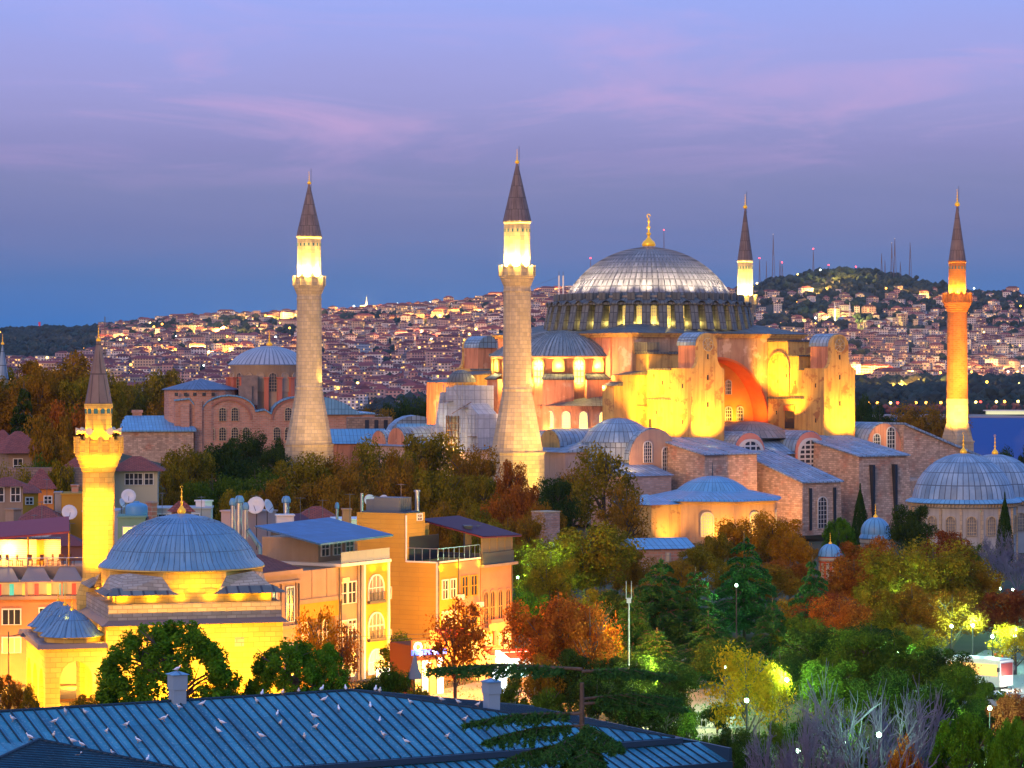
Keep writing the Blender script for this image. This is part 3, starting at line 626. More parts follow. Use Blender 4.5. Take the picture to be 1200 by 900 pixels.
# floods on the lead roofs that wash the nearer thick minaret
lamp(W(-48, -52, -2), 15000, (1, .54, .12), .4, W(-62, -37, 26), 70, .9); lamp(W(-72, -62, -4), 13000, (1, .52, .14), .4, W(-63, -37, 24), 60, .9)
lamp(W(-74, 12, -4), 9000, (1, .60, .26), .4, W(-63, 41, 24), 60, .9)
def se_base(t):
    b = MB(); b.box(-2.6, 2.6, -2.6, 2.6, -10, 6.0); b.box(-2.75, 2.75, -2.75, 2.75, 6.0, 6.4)
    b.add([(-2.5, -2.5, 6.4), (2.5, -2.5, 6.4), (2.5, 2.5, 6.4), (-2.5, 2.5, 6.4)] + [(2.4 * math.cos(R(-135 + 45 * k)), 2.4 * math.sin(R(-135 + 45 * k)), 10.6) for k in range(8)],
          [(0, 1, 6, 5, 4)[::1], (1, 2, 8, 7, 6), (2, 3, 10, 9, 8), (3, 0, 4, 11, 10)])
    b.build('base', stone, t)
    b = MB(); b.lathe([(2.42, 10.5), (2.42, 15.8)], 16, sm=False); b.build('stone_collar', stone, t)
obrick = mat('orange_brick', (.56, .20, .05), (.46, .15, .04), .3, .9, (1.0, .45, .06, (.36, .18, .09), .2), bump=.4)
m3 = spire_minaret('slim orange brick minaret with grey spire standing by the water', [(2.36, 15.8), (2.2, 35.4)], (3.15, 35.4, 37.4, 39.4), (1.92, 46.8), (2.0, 59.4), 63.2, base=se_base, mshaft=obrick, lampc=(1, .52, .05), lampw=1700, loc=W(60, -36), rz=HRZ)
for a in (-2.2, -1.4, -2.9): lamp((9 * math.cos(a - HRZ + .3), 9 * math.sin(a - HRZ + .3), 7.5), 5200, (1, .50, .05), .3, (1.5 * math.cos(a - HRZ + .3), 1.5 * math.sin(a - HRZ + .3), 18), 90, .8, parent=m3)
for a in (-2.0, -1.2): lamp((14 * math.cos(a - HRZ + .3), 14 * math.sin(a - HRZ + .3), 10), 10000, (1, .43, .05), .3, (0, 0, 32), 60, .9, parent=m3)
m4 = spire_minaret('white stone minaret with dark spire seen behind the main dome', [(2.3, -9), (2.1, 36)], (2.95, 36.2, 38.4, 40.6), (1.85, 49.3), (1.95, 62.3), 65.8, loc=W(61, 37.4), rz=HRZ, lampw=12000, mball=stone)
# ================================================================== ground, water, far shore
def smooth(a, b, x):
    t = max(0, min(1, (x - a) / (b - a))); return t * t * (3 - 2 * t)
def gz(x, y):
    z = -4.0 - 5.5 * smooth(300, 460, y) - 21.5 * smooth(760, 1150, y) - 3.0 * smooth(15, 60, x) * smooth(420, 540, y)
    z += 15 * math.exp(-((x + 92) / 34) ** 2) * smooth(405, 480, y) * (1 - smooth(600, 700, y))
    return z + .35 * math.sin(x * .05 + 1) * math.sin(y * .043)
NX, NY = 90, 110
vs = []; fs = []
for j in range(NY):
    y = -150 + 1400 * j / (NY - 1)
    for i in range(NX):
        x = -520 + 1040 * i / (NX - 1); vs.append((x, y, gz(x, y)))
for j in range(NY - 1):
    for i in range(NX - 1): a = j * NX + i; fs.append((a, a + 1, a + NX + 1, a + NX))
b = MB(); b.add(vs, fs, sm=True)
tag(b.build('ground', mat('park_ground', (.045, .06, .022), (.10, .075, .04), .08, .95, bump=.5)), kind='structure')
m = mat('sea_water', (.004, .07, .26), None, rough=.6, spec=.03)
N = m.node_tree.nodes; L = m.node_tree.links; tc = N.new('ShaderNodeTexCoord'); mp_ = N.new('ShaderNodeMapping'); mp_.inputs['Scale'].default_value = (.012, .05, 1)
nn = N.new('ShaderNodeTexNoise'); nn.inputs['Scale'].default_value = 1; nn.inputs['Detail'].default_value = 5; bp = N.new('ShaderNodeBump'); bp.inputs['Strength'].default_value = .5; bp.inputs['Distance'].default_value = 3
L.new(tc.outputs['Object'], mp_.inputs[0]); L.new(mp_.outputs[0], nn.inputs['Vector']); L.new(nn.outputs['Fac'], bp.inputs['Height']); L.new(bp.outputs[0], N['Principled BSDF'].inputs['Normal'])
b = MB(); b.add([(-3000, 900, -30), (3000, 900, -30), (3000, 3600, -30), (-3000, 3600, -30)], [(0, 1, 2, 3)]); tag(b.build('sea', m), kind='structure')
# far shore: skyline heights in world metres as a function of bearing
SKY = [(-900, 404), (-300, 398), (0, 391), (60, 391), (95, 389), (130, 383), (170, 378), (220, 372), (300, 371), (360, 368), (430, 364), (500, 357), (560, 352), (620, 345), (680, 341), (760, 350), (840, 348), (880, 341), (910, 333), (950, 326), (985, 321), (1010, 322), (1050, 328), (1100, 337), (1135, 346), (1170, 347), (1200, 350), (1400, 362), (2100, 380)]
def sky_px(px):
    for (a, p), (c, q) in zip(SKY, SKY[1:]):
        if px <= c: t = smooth(a, c, px); return p + (q - p) * max(0, t) + 4 * (1 - smooth(760, 880, px)) * smooth(60, 160, px)
    return SKY[-1][1]
Y0, Y1R, YE = 3160.0, 6400.0, 9000.0
def fz(x, y):
    px = CX + x / y * FPX; zr = CAMZ - (sky_px(px) - CY) * Y1R / FPX
    t = (y - Y0) / (Y1R - Y0); s = 1 if px > 700 else 0
    base = -27.5 if t < .004 else -27
    if t <= 1:
        wob = 7 * math.sin(px * .045 + y * .0021) * math.sin(y * .0032 + px * .013) * min(1, t * 5) * (1 - t)
        f = .5 * t + .5 * smooth(.0, 1, t) if px < 650 else (.30 * t + .70 * smooth(.42, 1, t) ** 1.1)
        z = base + (zr - base) * f + wob
    else: z = zr - (t - 1) * 160
    return z + 2.5 * math.sin(x * .011) * math.sin(y * .006 + 2)
NXF, NYF = 260, 70; vs = []; fs = []
for j in range(NYF):
    y = Y0 + (YE - Y0) * j / (NYF - 1)
    for i in range(NXF):
        px = -700 + 2600 * i / (NXF - 1); x = (px - CX) / FPX * y; vs.append((x, y, fz(x, y)))
for j in range(NYF - 1):
    for i in range(NXF - 1): a = j * NXF + i; fs.append((a, a + 1, a + NXF + 1, a + NXF))
k0 = len(vs)
for i in range(NXF): vs.append((vs[i][0], vs[i][1], -34))
for i in range(NXF - 1): fs.append((k0 + i, k0 + i + 1, i + 1, i))
b = MB(); b.add(vs, fs, sm=True)
tag(b.build('far_hills', mat('far_hillside', (.03, .045, .028), (.075, .05, .04), .004, .95)), kind='structure')
# low blue range farther still on the left
vs = []; fs = []
for i in range(80):
    px = -500 + 900 * i / 79; x = (px - CX) / FPX * 9800; h = (435 - (388 + 2 * math.sin(px * .03) + smooth(100, 330, px) * 25)) / FPX * 9800 + 22
    vs += [(x, 9800, h), (x * 1.1, 10600, h - 60), (x, 9100, -40)]
for i in range(79): a = i * 3; fs += [(a + 2, a + 5, a + 3, a), (a, a + 3, a + 4, a + 1)]
b = MB(); b.add(vs, fs, sm=True); tag(b.build('distant_hills', mat('distant_forest', (.03, .04, .035), (.04, .05, .045), .002, .95)), kind='structure')
# quay of the far shore
b = MB(); b.add([(-2600, 3150, -34), (2600, 3150, -34), (2600, 3150, -28.6), (-2600, 3150, -28.6), (2600, 3185, -26.5), (-2600, 3185, -26.5)], [(0, 1, 2, 3), (3, 2, 4, 5)]); tag(b.build('quay', mat('quay_stone', (.30, .27, .26), None)), kind='structure')
# --- houses of the far city
def house_wall(name):
    """plaster of many tints; windows laid out in bays and storeys, some of them lit"""
    m = bpy.data.materials.new(name); m.use_nodes = True; t = m.node_tree; N = t.nodes; L = t.links; b = N['Principled BSDF']; b.inputs['Roughness'].default_value = .9
    def mth(op, a, c=None, clamp=False):
        n = N.new('ShaderNodeMath'); n.operation = op; n.use_clamp = clamp
        for i, x in enumerate((a, c)):
            if x is None: continue
            if isinstance(x, (int, float)): n.inputs[i].default_value = x
            else: L.new(x, n.inputs[i])
        return n.outputs[0]
    tc = N.new('ShaderNodeTexCoord'); sp = N.new('ShaderNodeSeparateXYZ'); L.new(tc.outputs['UV'], sp.inputs[0])
    oi = N.new('ShaderNodeObjectInfo'); gi = N.new('ShaderNodeNewGeometry'); rnd = mth('FRACT', mth('ADD', oi.outputs['Random'], gi.outputs['Random Per Island']))
    u = mth('DIVIDE', mth('ADD', sp.outputs[0], mth('MULTIPLY', rnd, 40)), 4.6); v = mth('DIVIDE', sp.outputs[1], 4.2)
    fu, fv = mth('FRACT', u), mth('FRACT', v)
    inside = mth('MULTIPLY', mth('LESS_THAN', mth('ABSOLUTE', mth('SUBTRACT', fu, .5)), .27), mth('LESS_THAN', mth('ABSOLUTE', mth('SUBTRACT', fv, .55)), .26))
    gn = N.new('ShaderNodeSeparateXYZ'); L.new(gi.outputs['Normal'], gn.inputs[0])
    inside = mth('MULTIPLY', inside, mth('LESS_THAN', mth('ABSOLUTE', gn.outputs[2]), .3))
    cm = N.new('ShaderNodeCombineXYZ'); L.new(mth('FLOOR', u), cm.inputs[0]); L.new(mth('FLOOR', v), cm.inputs[1]); L.new(mth('MULTIPLY', rnd, 97), cm.inputs[2])
    wnz = N.new('ShaderNodeTexWhiteNoise'); L.new(cm.outputs[0], wnz.inputs['Vector'])
    on = mth('MULTIPLY', inside, mth('GREATER_THAN', wnz.outputs['Value'], .86))
    rp = N.new('ShaderNodeValToRGB'); L.new(rnd, rp.inputs[0]); e = rp.color_ramp.elements
    cols = [(.50, .33, .29), (.58, .47, .42), (.44, .26, .23), (.64, .57, .53), (.52, .38, .26), (.38, .28, .30), (.68, .62, .60), (.54, .31, .26)]
    while len(e) < len(cols): e.new(.5)
    rp.color_ramp.interpolation = 'CONSTANT'
    for k, c in enumerate(cols): e[k].position = k / len(cols); e[k].color = (*c, 1)
    mx = N.new('ShaderNodeMix'); mx.data_type = 'RGBA'; L.new(inside, mx.inputs[0]); L.new(rp.outputs[0], mx.inputs[6]); mx.inputs[7].default_value = (.06, .055, .07, 1)
    L.new(mx.outputs[2], b.inputs['Base Color']); b.inputs['Emission Color'].default_value = (1, .55, .13, 1)
    L.new(mth('MULTIPLY', on, mth('ADD', .35, mth('MULTIPLY', wnz.outputs['Value'], 1.3))), b.inputs['Emission Strength'])
    return m
hw = house_wall('town_house_wall')
hroof = mat('town_red_roof', (.22, .055, .045), (.17, .06, .06), .02, .9, rnd=.35)
hflat = mat('town_flat_roof', (.36, .33, .34), (.26, .25, .27), .02, .9, rnd=.3)
def house_geo(wm, rm, cx, cyy, z, w, d, h, rz, hip=True):
    ca, sa = math.cos(rz), math.sin(rz); T = lambda x, y, zz: (cx + x * ca - y * sa, cyy + x * sa + y * ca, z + zz)
    x, y = w / 2, d / 2
    wm.add([T(-x, -y, -9), T(x, -y, -9), T(x, y, -9), T(-x, y, -9), T(-x, -y, h), T(x, -y, h), T(x, y, h), T(-x, y, h)], [(0, 1, 5, 4), (1, 2, 6, 5), (2, 3, 7, 6), (3, 0, 4, 7), (4, 5, 6, 7)])
    e = .6; X, Y = x + e, y + e
    if hip:
        rg = max(0, X - Y) ; rh = min(X, Y) * .52
        rm.add([T(-X, -Y, h - .1), T(X, -Y, h - .1), T(X, Y, h - .1), T(-X, Y, h - .1), T(-rg, 0, h + rh), T(rg + .01, 0, h + rh)], [(0, 1, 5, 4), (1, 2, 5), (2, 3, 4, 5), (3, 0, 4), (3, 2, 1, 0)])
    else:
        rm.add([T(-X, -Y, h), T(X, -Y, h), T(X, Y, h), T(-X, Y, h), T(-X, -Y, h + .9), T(X, -Y, h + .9), T(X, Y, h + .9), T(-X, Y, h + .9)], [(4, 5, 6, 7), (0, 1, 5, 4), (1, 2, 6, 5), (2, 3, 7, 6), (3, 0, 4, 7)])
rs = random.Random(21)
protos = []
for k in range(10):
    w, d, h = rs.uniform(13, 24), rs.uniform(11, 16), rs.choice((9, 12.5, 12.5, 17, 21)); hip = k % 5 != 4
    wm, rm = MB(), MB(); house_geo(wm, rm, 0, 0, 0, w, d, h, 0, hip)
    if not hip: rm.box(-3, 1, -2, 2, h + .9, h + 3.2)
    else: rm.box(w * .2, w * .2 + 1.2, 1, 2.2, h, h + d * .32)
    t = thing('town_house', 'x', 'house'); wm.build('wall', hw, t); rm.build('roof', hroof if hip else hflat, t); protos.append((t, w, h, hip))
# where houses may stand: bearing px and depth y -> density (woods and parks left open)
def built(px, y):
    t = (y - Y0) / (Y1R - Y0)
    yy = CY - (fz((px - CX) / FPX * y, y) - CAMZ) / y * FPX   # row it is seen on
    if yy > 474: return 0 if px > 890 or y < 3300 else .3
    if px > 990 and yy > 450 and px < 1210: return 0
    if px > 860:
        if yy < 366: return .0 if yy < 345 else .12
        if yy < 392: return .42 + .3 * math.sin(px * .06 + yy * .2)
        return 1
    if px < 120 and yy < 428 - max(0, px - 60) * .2: return .0
    if px < 260 and yy < 400: return .35
    if 190 < px < 350 and 377 < yy < 396: return .16
    if 400 < px < 470 and 372 < yy < 388: return .15
    return 1
placed = []; cell = {}
def free(x, y, r):
    kx, ky = int(x // 30), int(y // 30)
    for i in (-1, 0, 1):
        for j in (-1, 0, 1):
            for (a, c, q) in cell.get((kx + i, ky + j), ()):
                if (a - x) ** 2 + ((c - y) * 1.0) ** 2 < (r + q) ** 2: return False
    cell.setdefault((kx, ky), []).append((x, y, r)); return True
cand = []
for tries in range(44000):
    px = rs.uniform(-360, 1460); y = Y0 + 40 + (Y1R - Y0) * rs.random() ** 1.25
    if rs.random() > built(px, y): continue
    x = (px - CX) / FPX * y
    if free(x, y, rs.uniform(9.5, 12)): cand.append((x, y, px))
cand.sort(key=lambda c: c[1])
HN = 0
hb = {}
def hidden(px, z, y, out=True):
    """bearings wholly behind the basilica, the church or the near woods"""
    row = CY - (z - CAMZ) / y * FPX
    if 640 < px < 940 and row > 395: return True
    if 590 < px < 640 and row > 440: return True
    if 215 < px < 440 and row > 470: return True
    if px < 200 and row > 440: return True
    return out and (px < -10 or px > 1210)
KINDS = {True: 'town house with red hipped roof in the crowded quarter across the water', False: 'flat roofed apartment block in the crowded quarter across the water'}
wm, rm1, rm2 = MB(), MB(), MB()
for x, y, px in cand:
    z = fz(x, y) - 1
    rz = rs.gauss(.1, .35) + (PI / 2 if rs.random() < .3 else 0)
    if HN < 290 and not hidden(px, z + 12, y):
        t, w, h, hip = rs.choice(protos)
        copy_tree(t, loc=(x, y, z), rz=rz, scale=(1, 1, rs.uniform(.85, 1.15)), label=KINDS[hip], group='red roofed houses of the far quarter' if hip else 'flat roofed blocks of the far quarter'); HN += 1
    else:
        w, d, h = rs.uniform(12, 24), rs.uniform(10, 16), rs.choice((7, 9, 12, 15, 19)); w, h = (w * rs.uniform(1.5, 2.3), h + 4) if rs.random() < .09 else (w, h); hip = rs.random() < .75
        house_geo(wm, rm1 if hip else rm2, x, y, z, w, d, h, rz, hip)
for t, *_ in protos:
    for ch in list(t.children): bpy.data.objects.remove(ch)
    bpy.data.objects.remove(t)
wf = wm.build('far_town', [hw]); tag(wf, 'dense mass of small hillside houses with lit windows farther up the slope', 'town', kind='stuff')
for mb, mt in ((rm1, hroof), (rm2, hflat)):
    o = mb.build('far_town_roofs', mt, wf)
# --- far woods between the houses
leafm = mat('far_foliage', (.016, .035, .024), (.035, .034, .024), .01, .95, rnd=.5)
def blobs(mb, x, y, z, r, rnd):
    """a loose clump: several rough many-sided puffs"""
    for k in range(5):
        cx_, cy_, cz_ = x + rnd.gauss(0, r * .5), y + rnd.gauss(0, r * .4), z + r * rnd.uniform(.2, .9); q = r * rnd.uniform(.35, .6)
        vs = []
        for a, bb in ((0, -1), *[(i / 5 * TAU, -.35) for i in range(5)], *[(i / 5 * TAU + .6, .4) for i in range(5)], (0, 1)):
            s = math.sqrt(max(0, 1 - bb * bb)) * q * rnd.uniform(.8, 1.2); vs.append((cx_ + s * math.cos(a), cy_ + s * math.sin(a), cz_ + bb * q * rnd.uniform(.8, 1.1)))
        fs = [(0, 1 + (i + 1) % 5, 1 + i) for i in range(5)] + [(11, 6 + i, 6 + (i + 1) % 5) for i in range(5)]
        for i in range(5): fs += [(1 + i, 1 + (i + 1) % 5, 6 + i), (1 + (i + 1) % 5, 6 + (i + 1) % 5, 6 + i)]
        mb.add(vs, fs)
mb = MB(); rw = random.Random(5); nb = 0
for tries in range(13500):
    px = rw.uniform(-360, 1460); y = Y0 + 30 + (Y1R + 150 - Y0) * rw.random()
    dens = built(px, y); dens = .10 if dens >= 1 else 1 - dens
    if rw.random() > dens: continue
    x = (px - CX) / FPX * y; z = fz(x, y)
    if hidden(px, z + 8, y, False) and px > -10: continue
    blobs(mb, x, y, z - 2, rw.uniform(9, 17), rw); nb += 1
tag(mb.build('far_woods', leafm), 'dark woods and parks filling the slopes between the far houses', 'woods', kind='stuff')
# trees along the far shore one can tell apart
row = 'shore trees along the far waterfront'
shore = []
for k in range(3):
    mb = MB(); blobs(mb, 0, 0, 6, 12, rw); blobs(mb, 4, 2, 10, 9, rw); blobs(mb, -4, 0, 4, 9, rw)
    t = thing('shore_tree', 'x', 'tree'); mb.build('crown', leafm if k else mat('far_rust_foliage', (.16, .055, .045), (.10, .045, .04), .02, .95), t)
    mb = MB(); mb.tube((0, 0, -3), (0, 0, 9), 1, .5, 5); mb.build('trunk', mat('far_bark', (.05, .04, .03), None), t); shore.append(t)
for k in range(46):
    px = rw.uniform(985, 1215); y = rw.uniform(Y0 + 45, Y0 + 130) if k > 12 else Y0 + 34
    kk = rw.choice((1, 2)) if k > 12 else 0
    x = (px - CX) / FPX * y
    copy_tree(shore[kk], loc=(x, y, fz(x, y)), rz=rw.random() * 6, scale=(rw.uniform(.9, 1.4) if k > 12 else .6), label='dark leafy tree in the wood above the far quay' if kk else 'small rusty tree lining the far quay', group=row if kk else 'rusty trees lining the far quay')
for t in shore:
    for ch in list(t.children): bpy.data.objects.remove(ch)
    bpy.data.objects.remove(t)
# --- street lamps of the far city
def far_lamp(px, y, col, s, up=9, name='street_lamp', label=None, group=None):
    x = (px - CX) / FPX * y; z = fz(x, y)
    t = thing(name, label, 'street lamp', (x, y, z), group=group); 
    return t
gl = {}
for nm, c, e in (('amber', (1, .42, .04), 9), ('yellow', (1, .72, .15), 8), ('white', (.85, 1, .9), 6), ('green', (.1, 1, .35), 5), ('red', (1, .05, .03), 6), ('blue', (.08, .15, 1), 6)): gl[nm] = glow(nm + '_lamp', c, e)
pole = mat('lamp_pole', (.1, .1, .1), None)
lp = {}
for nm in gl:
    t = thing('street_lamp', 'x', 'street lamp'); mb = MB(); mb.tube((0, 0, -2), (0, 0, 17), .3, n=4); mb.build('pole', pole, t); mb = MB(); mb.ball((0, 0, 18), 1.9, 8); mb.build('lamp_globe', gl[nm], t); lp[nm] = t
spots = []
for k in range(240):
    px = rw.uniform(0, 1200); y = Y0 + 60 + (Y1R - Y0) * .98 * rw.random()
    if built(px, y) < .1 and rw.random() < .55: continue
    x = (px - CX) / FPX * y
    if hidden(px, fz(x, y) + 16, y): continue
    spots.append((px, y, rw.choice(('amber', 'amber', 'amber', 'amber', 'yellow', 'yellow', 'white')), rw.uniform(.5, 1.15)))
spots += [(1000 + 14 * k + rw.uniform(-5, 5), Y0 + 26, rw.choice(('amber', 'yellow', 'red', 'amber')), .8) for k in range(15)]
for px, y, nm, s in spots:
    x = (px - CX) / FPX * y
    copy_tree(lp[nm], loc=(x, y, fz(x, y)), scale=(s, s, s if s < 1 else 1), label=nm + ' street lamp glowing among houses of the far shore', group=nm + ' lamps of the far shore')
for t in lp.values():
    for ch in list(t.children): bpy.data.objects.remove(ch)
    bpy.data.objects.remove(t)
# bright lit places in the far city: real pools of light over the houses
def row_y(px, row):
    """depth at which the far slope is seen on this picture row (walk up the slope once, at build time)"""
    y = Y0 + 30
    while y < Y1R:
        if CY - (fz((px - CX) / FPX * y, y) - CAMZ) / y * FPX <= row: break
        y += 25
    return y
for px, row_, p, c in ((238, 422, 5e5, (1, .45, .06)), (262, 396, 3e5, (1, .6, .12)), (330, 378, 4e5, (1, .5, .08)), (430, 368, 4e5, (1, .5, .08)), (532, 376, 4.5e5, (1, .5, .07)), (985, 330, 1.2e5, (1, .7, .15)), (1020, 445, 6e5, (1, .42, .05)), (960, 348, 1e5, (1, .5, .1)), (1080, 352, .8e5, (1, .5, .1)), (990, 380, 2e5, (1, .7, .15)), (1060, 462, 3e5, (1, .5, .08)), (1180, 440, 3e5, (1, .6, .15)), (620, 350, 3e5, (1, .45, .1)), (500, 400, 2e5, (1, .5, .2)), (155, 402, 2e5, (1, .5, .12))):
    y = row_y(px, row_); x = (px - CX) / FPX * y; lamp((x, y - 14, fz(x, y) + 22), p, c, 2.0, name='street_glow_light')
# --- landmarks of the far hills
def far_mosque(px, row_, sc_, label, powr=1.2e5, tall=38, two=True):
    y = row_y(px, row_); x = (px - CX) / FPX * y; z = fz(x, y)
    t = thing('far_mosque', label, 'mosque', (x, y, z), .2)
    mb = MB(); mb.box(-9, 9, -9, 9, -6, 9); mb.build('prayer_hall', white, t)
    mb = MB(); mb.cap(8.4, 9, 6, 16); mb.build('dome', lead, t)
    for s in ((-12, 12) if two else (12,)):
        mb = MB(); mb.lathe([(1.6, -4), (1.4, tall * .62), (2.2, tall * .65), (2.2, tall * .69), (1.2, tall * .69), (1.1, tall * .8), (.05, tall)], 8, (s, 0)); mb.build('minaret', white, t)
        lamp((s - 1, -7, 4), powr, (1, .75, .25), .6, (s, 0, tall * .6), 80, .8, parent=t)
    t.scale = (sc_,) * 3
far_mosque(987, 384, 1.25, 'small lit mosque with twin white minarets below the mast-topped hill')
far_mosque(424, 362, .9, 'little mosque with one minaret on the crest above the crowded houses', 1.6e5, 46, False)
def blockhouse(px, row_, w, h, d, m, label, name='apartment_building', lamps=None, roof=hroof, rz=.1):
    y = row_y(px, row_); x = (px - CX) / FPX * y; k = y / FPX
    t = thing(name, label, 'building', (x, y, fz(x, y)), rz); a, c = MB(), MB(); house_geo(a, c, 0, 0, 0, w * k, d, h * k, 0, roof is hroof); a.build('wall', m, t); c.build('roof', roof, t)
    if lamps: lamp((0, -d, h * k * .4), lamps, (1, .6, .15), 1, parent=t)
    return t
blockhouse(147, 406, 22, 9, 16, hw, 'long cream apartment block at the wood edge beyond the small minaret')
blockhouse(254, 396, 20, 7, 18, ochre, 'floodlit yellow palace among dark trees on the far slope', 'palace', 3e4)
blockhouse(1018, 372, 15, 12, 16, hw, 'tall square apartment block on the slope under the mast-topped hill')
blockhouse(518, 408, 9, 10, 16, white, 'white half of a modern block with green lit glass front', 'office_building', None, hflat)
t = blockhouse(527, 409, 20, 8, 14, glow('green_glass_front', (.12, .38, .10), .6), 'modern low building with a green lit glass front', 'office_building', None, hflat)
blockhouse(538, 409, 6, 10, 16, white, 'narrow white stair tower beside the green lit glass front', 'office_building', None, hflat)
blockhouse(598, 400, 14, 9, 16, pink, 'plain pink block just beside the tall near minaret', 'apartment_building', None, hflat)
blockhouse(1072, 362, 10, 3, 14, white, 'low white hall on the slope between two woods', 'hall', None, hflat)
blockhouse(1050, 377, 22, 4, 14, white, 'long low white building on the dark slope by the brick minaret', 'hall', None, hflat)
# waterfront pavilion with lit awnings
t = thing('ferry_pavilion', 'long low ferry pavilion with lit awnings on the far quay', 'pavilion', (575, 3172, -26.5)); mb = MB(); mb.box(-40, 30, 0, 8, 0, 3.5); mb.build('wall', glow('pavilion_light', (.75, .8, .45), .6), t); mb = MB(); mb.box(-43, 33, -3, 9, 3.6, 4.8); mb.build('roof', white, t)
# radio masts on the hill tops
mast_m = mat('mast_steel', (.16, .11, .12), None); redl = glow('mast_light', (1, .05, .06), 5)
def mast(px, top, foot, light, wdt):
    y = Y1R - 60; x = (px - CX) / FPX * y; z0 = fz(x, y) - 4; z1 = CAMZ - (top - CY) * y / FPX; h = z1 - z0
    t = thing('radio_mast', None, 'mast', (x, y, z0)); mb = MB()
    for a in range(3):
        c, s = math.cos(a * TAU / 3), math.sin(a * TAU / 3); mb.tube((wdt * c, wdt * s, 0), (.35 * c, .35 * s, h * .96), .55, .35, 4)
    for k in range(10): r_ = wdt * (1 - k / 10); zz = h * .96 * k / 10; [mb.tube((r_ * math.cos(a * TAU / 3), r_ * math.sin(a * TAU / 3), zz), (r_ * .9 * math.cos((a + 1) * TAU / 3), r_ * .9 * math.sin((a + 1) * TAU / 3), zz + h * .096), .25, n=3) for a in range(3)]
    mb.tube((0, 0, h * .6), (0, 0, h), .75, .5, 5); mb.build('lattice', mast_m, t)
    if light: mb = MB(); mb.ball((0, 0, h + 1), 1.7 if light == 1 else 1.2, 8); mb.build('warning_light', redl if light == 1 else mat('mast_tip', (.7, .68, .66), None), t)
    return t
MASTS = [(906, 275, 333, 2, 5), (914, 305, 333, 0, 3), (916.5, 308, 333, 1, 3), (953, 292, 325, 1, 3), (971, 311, 322, 1, 2.5), (1003, 313, 322, 1, 2), (1026, 313, 327, 0, 2), (1033, 297, 326, 0, 3.5), (1037, 305, 326, 0, 2.5), (1045, 285, 328, 2, 5), (1048.5, 280, 328, 2, 5), (1055, 307, 329, 0, 3), (1066.5, 284, 330, 0, 5), (890, 303, 336, 1, 3), (898, 306, 336, 0, 2), (778, 270, 345, 1, 2.5), (692, 303, 345, 1, 2)]
for k, (px, tp, ft, lg, wdt) in enumerate(MASTS):
    t = mast(px, tp, ft, lg, wdt)
    if px == 778: tag(t, 'thin red tipped mast standing just beyond the golden dome finial')
    elif px == 692: tag(t, 'thin red tipped mast seen over the shoulder of the main dome')
    elif px == 906: tag(t, 'pale topped mast, tallest of those between the dome and the hilltop lights')
    else: tag(t, 'red lit radio mast on the wooded hill' if lg == 1 else 'pale tipped radio mast on the wooded hill' if lg == 2 else 'unlit dark radio mast on the wooded hill', group='red lit masts on the hill' if lg == 1 else 'pale tipped masts on the hill' if lg == 2 else 'unlit masts on the hill')
# two white bridge towers peeping over the houses left of the dome
for k, px in enumerate((655, 660)):
    y = 6000; t = thing('bridge_tower', 'slim white suspension bridge pylon, ' + ('outer' if k == 0 else 'inner') + ' of the pair by the drum', 'bridge tower', ((px - CX) / FPX * y, y, 100)); mb = MB()
    mb.box(-1.9, 1.9, -1.9, 1.9, -20, CAMZ + (435 - 323) * y / FPX - 100, 0, 0, None, .8); mb.build('pylon', white, t); mb = MB(); mb.tube((0, 0, CAMZ + (435 - 323) * y / FPX - 100), (0, 0, CAMZ + (435 - 318) * y / FPX - 100), .6, n=5); mb.build('tip', lead_dark, t)
mb = MB()
p0 = P(655, 324, 6000)
for k in range(10): f = lambda t_: Vector((p0.x - 230 * t_, 6000, p0.z - 70 * t_ + 22 * t_ * (t_ - 1))); mb.tube(f(k / 10), f((k + 1) / 10), .35, n=4)
tag(mb.build('suspension_cable', lead_dark), 'thin dark suspension cable dropping from the white bridge pylons', 'cable')
t = thing('flag_pole', 'white flagpole with a red flag on the far low ridge', 'flagpole', P(45, 392, 9000)); mb = MB(); mb.tube((0, 0, 0), (0, 0, 30), 2.2, 1.4, 6); mb.build('pole', white, t); mb = MB(); mb.box(0, 7, -.3, .3, 26, 40); mb.build('flag', mat('red_flag', (.8, .03, .05), None), t)

t = blockhouse(990, 349, 26, 2.2, 10, glow('blue_led_front', (.06, .10, 1), 1.6), 'bright blue LED strip on the dark slope, built as an added glowing block', 'hall', None, hflat)  # block added to carry the glow of the blue LED strip
HZ = MB(); HZ.box(-3300, 3300, -400, 10900, -42, 340)
hm = bpy.data.materials.new('haze_air'); hm.use_nodes = True; hm.node_tree.nodes.clear()
ho = hm.node_tree.nodes.new('ShaderNodeOutputMaterial'); hp = hm.node_tree.nodes.new('ShaderNodeVolumePrincipled'); hp.inputs['Color'].default_value = (.42, .72, 1, 1); hp.inputs['Density'].default_value = 1.9e-5; hp.inputs['Anisotropy'].default_value = 0
hm.node_tree.links.new(hp.outputs[0], ho.inputs['Volume'])
tag(HZ.build('haze', hm), 'thin blue evening haze veiling the far hills', 'haze', kind='stuff')
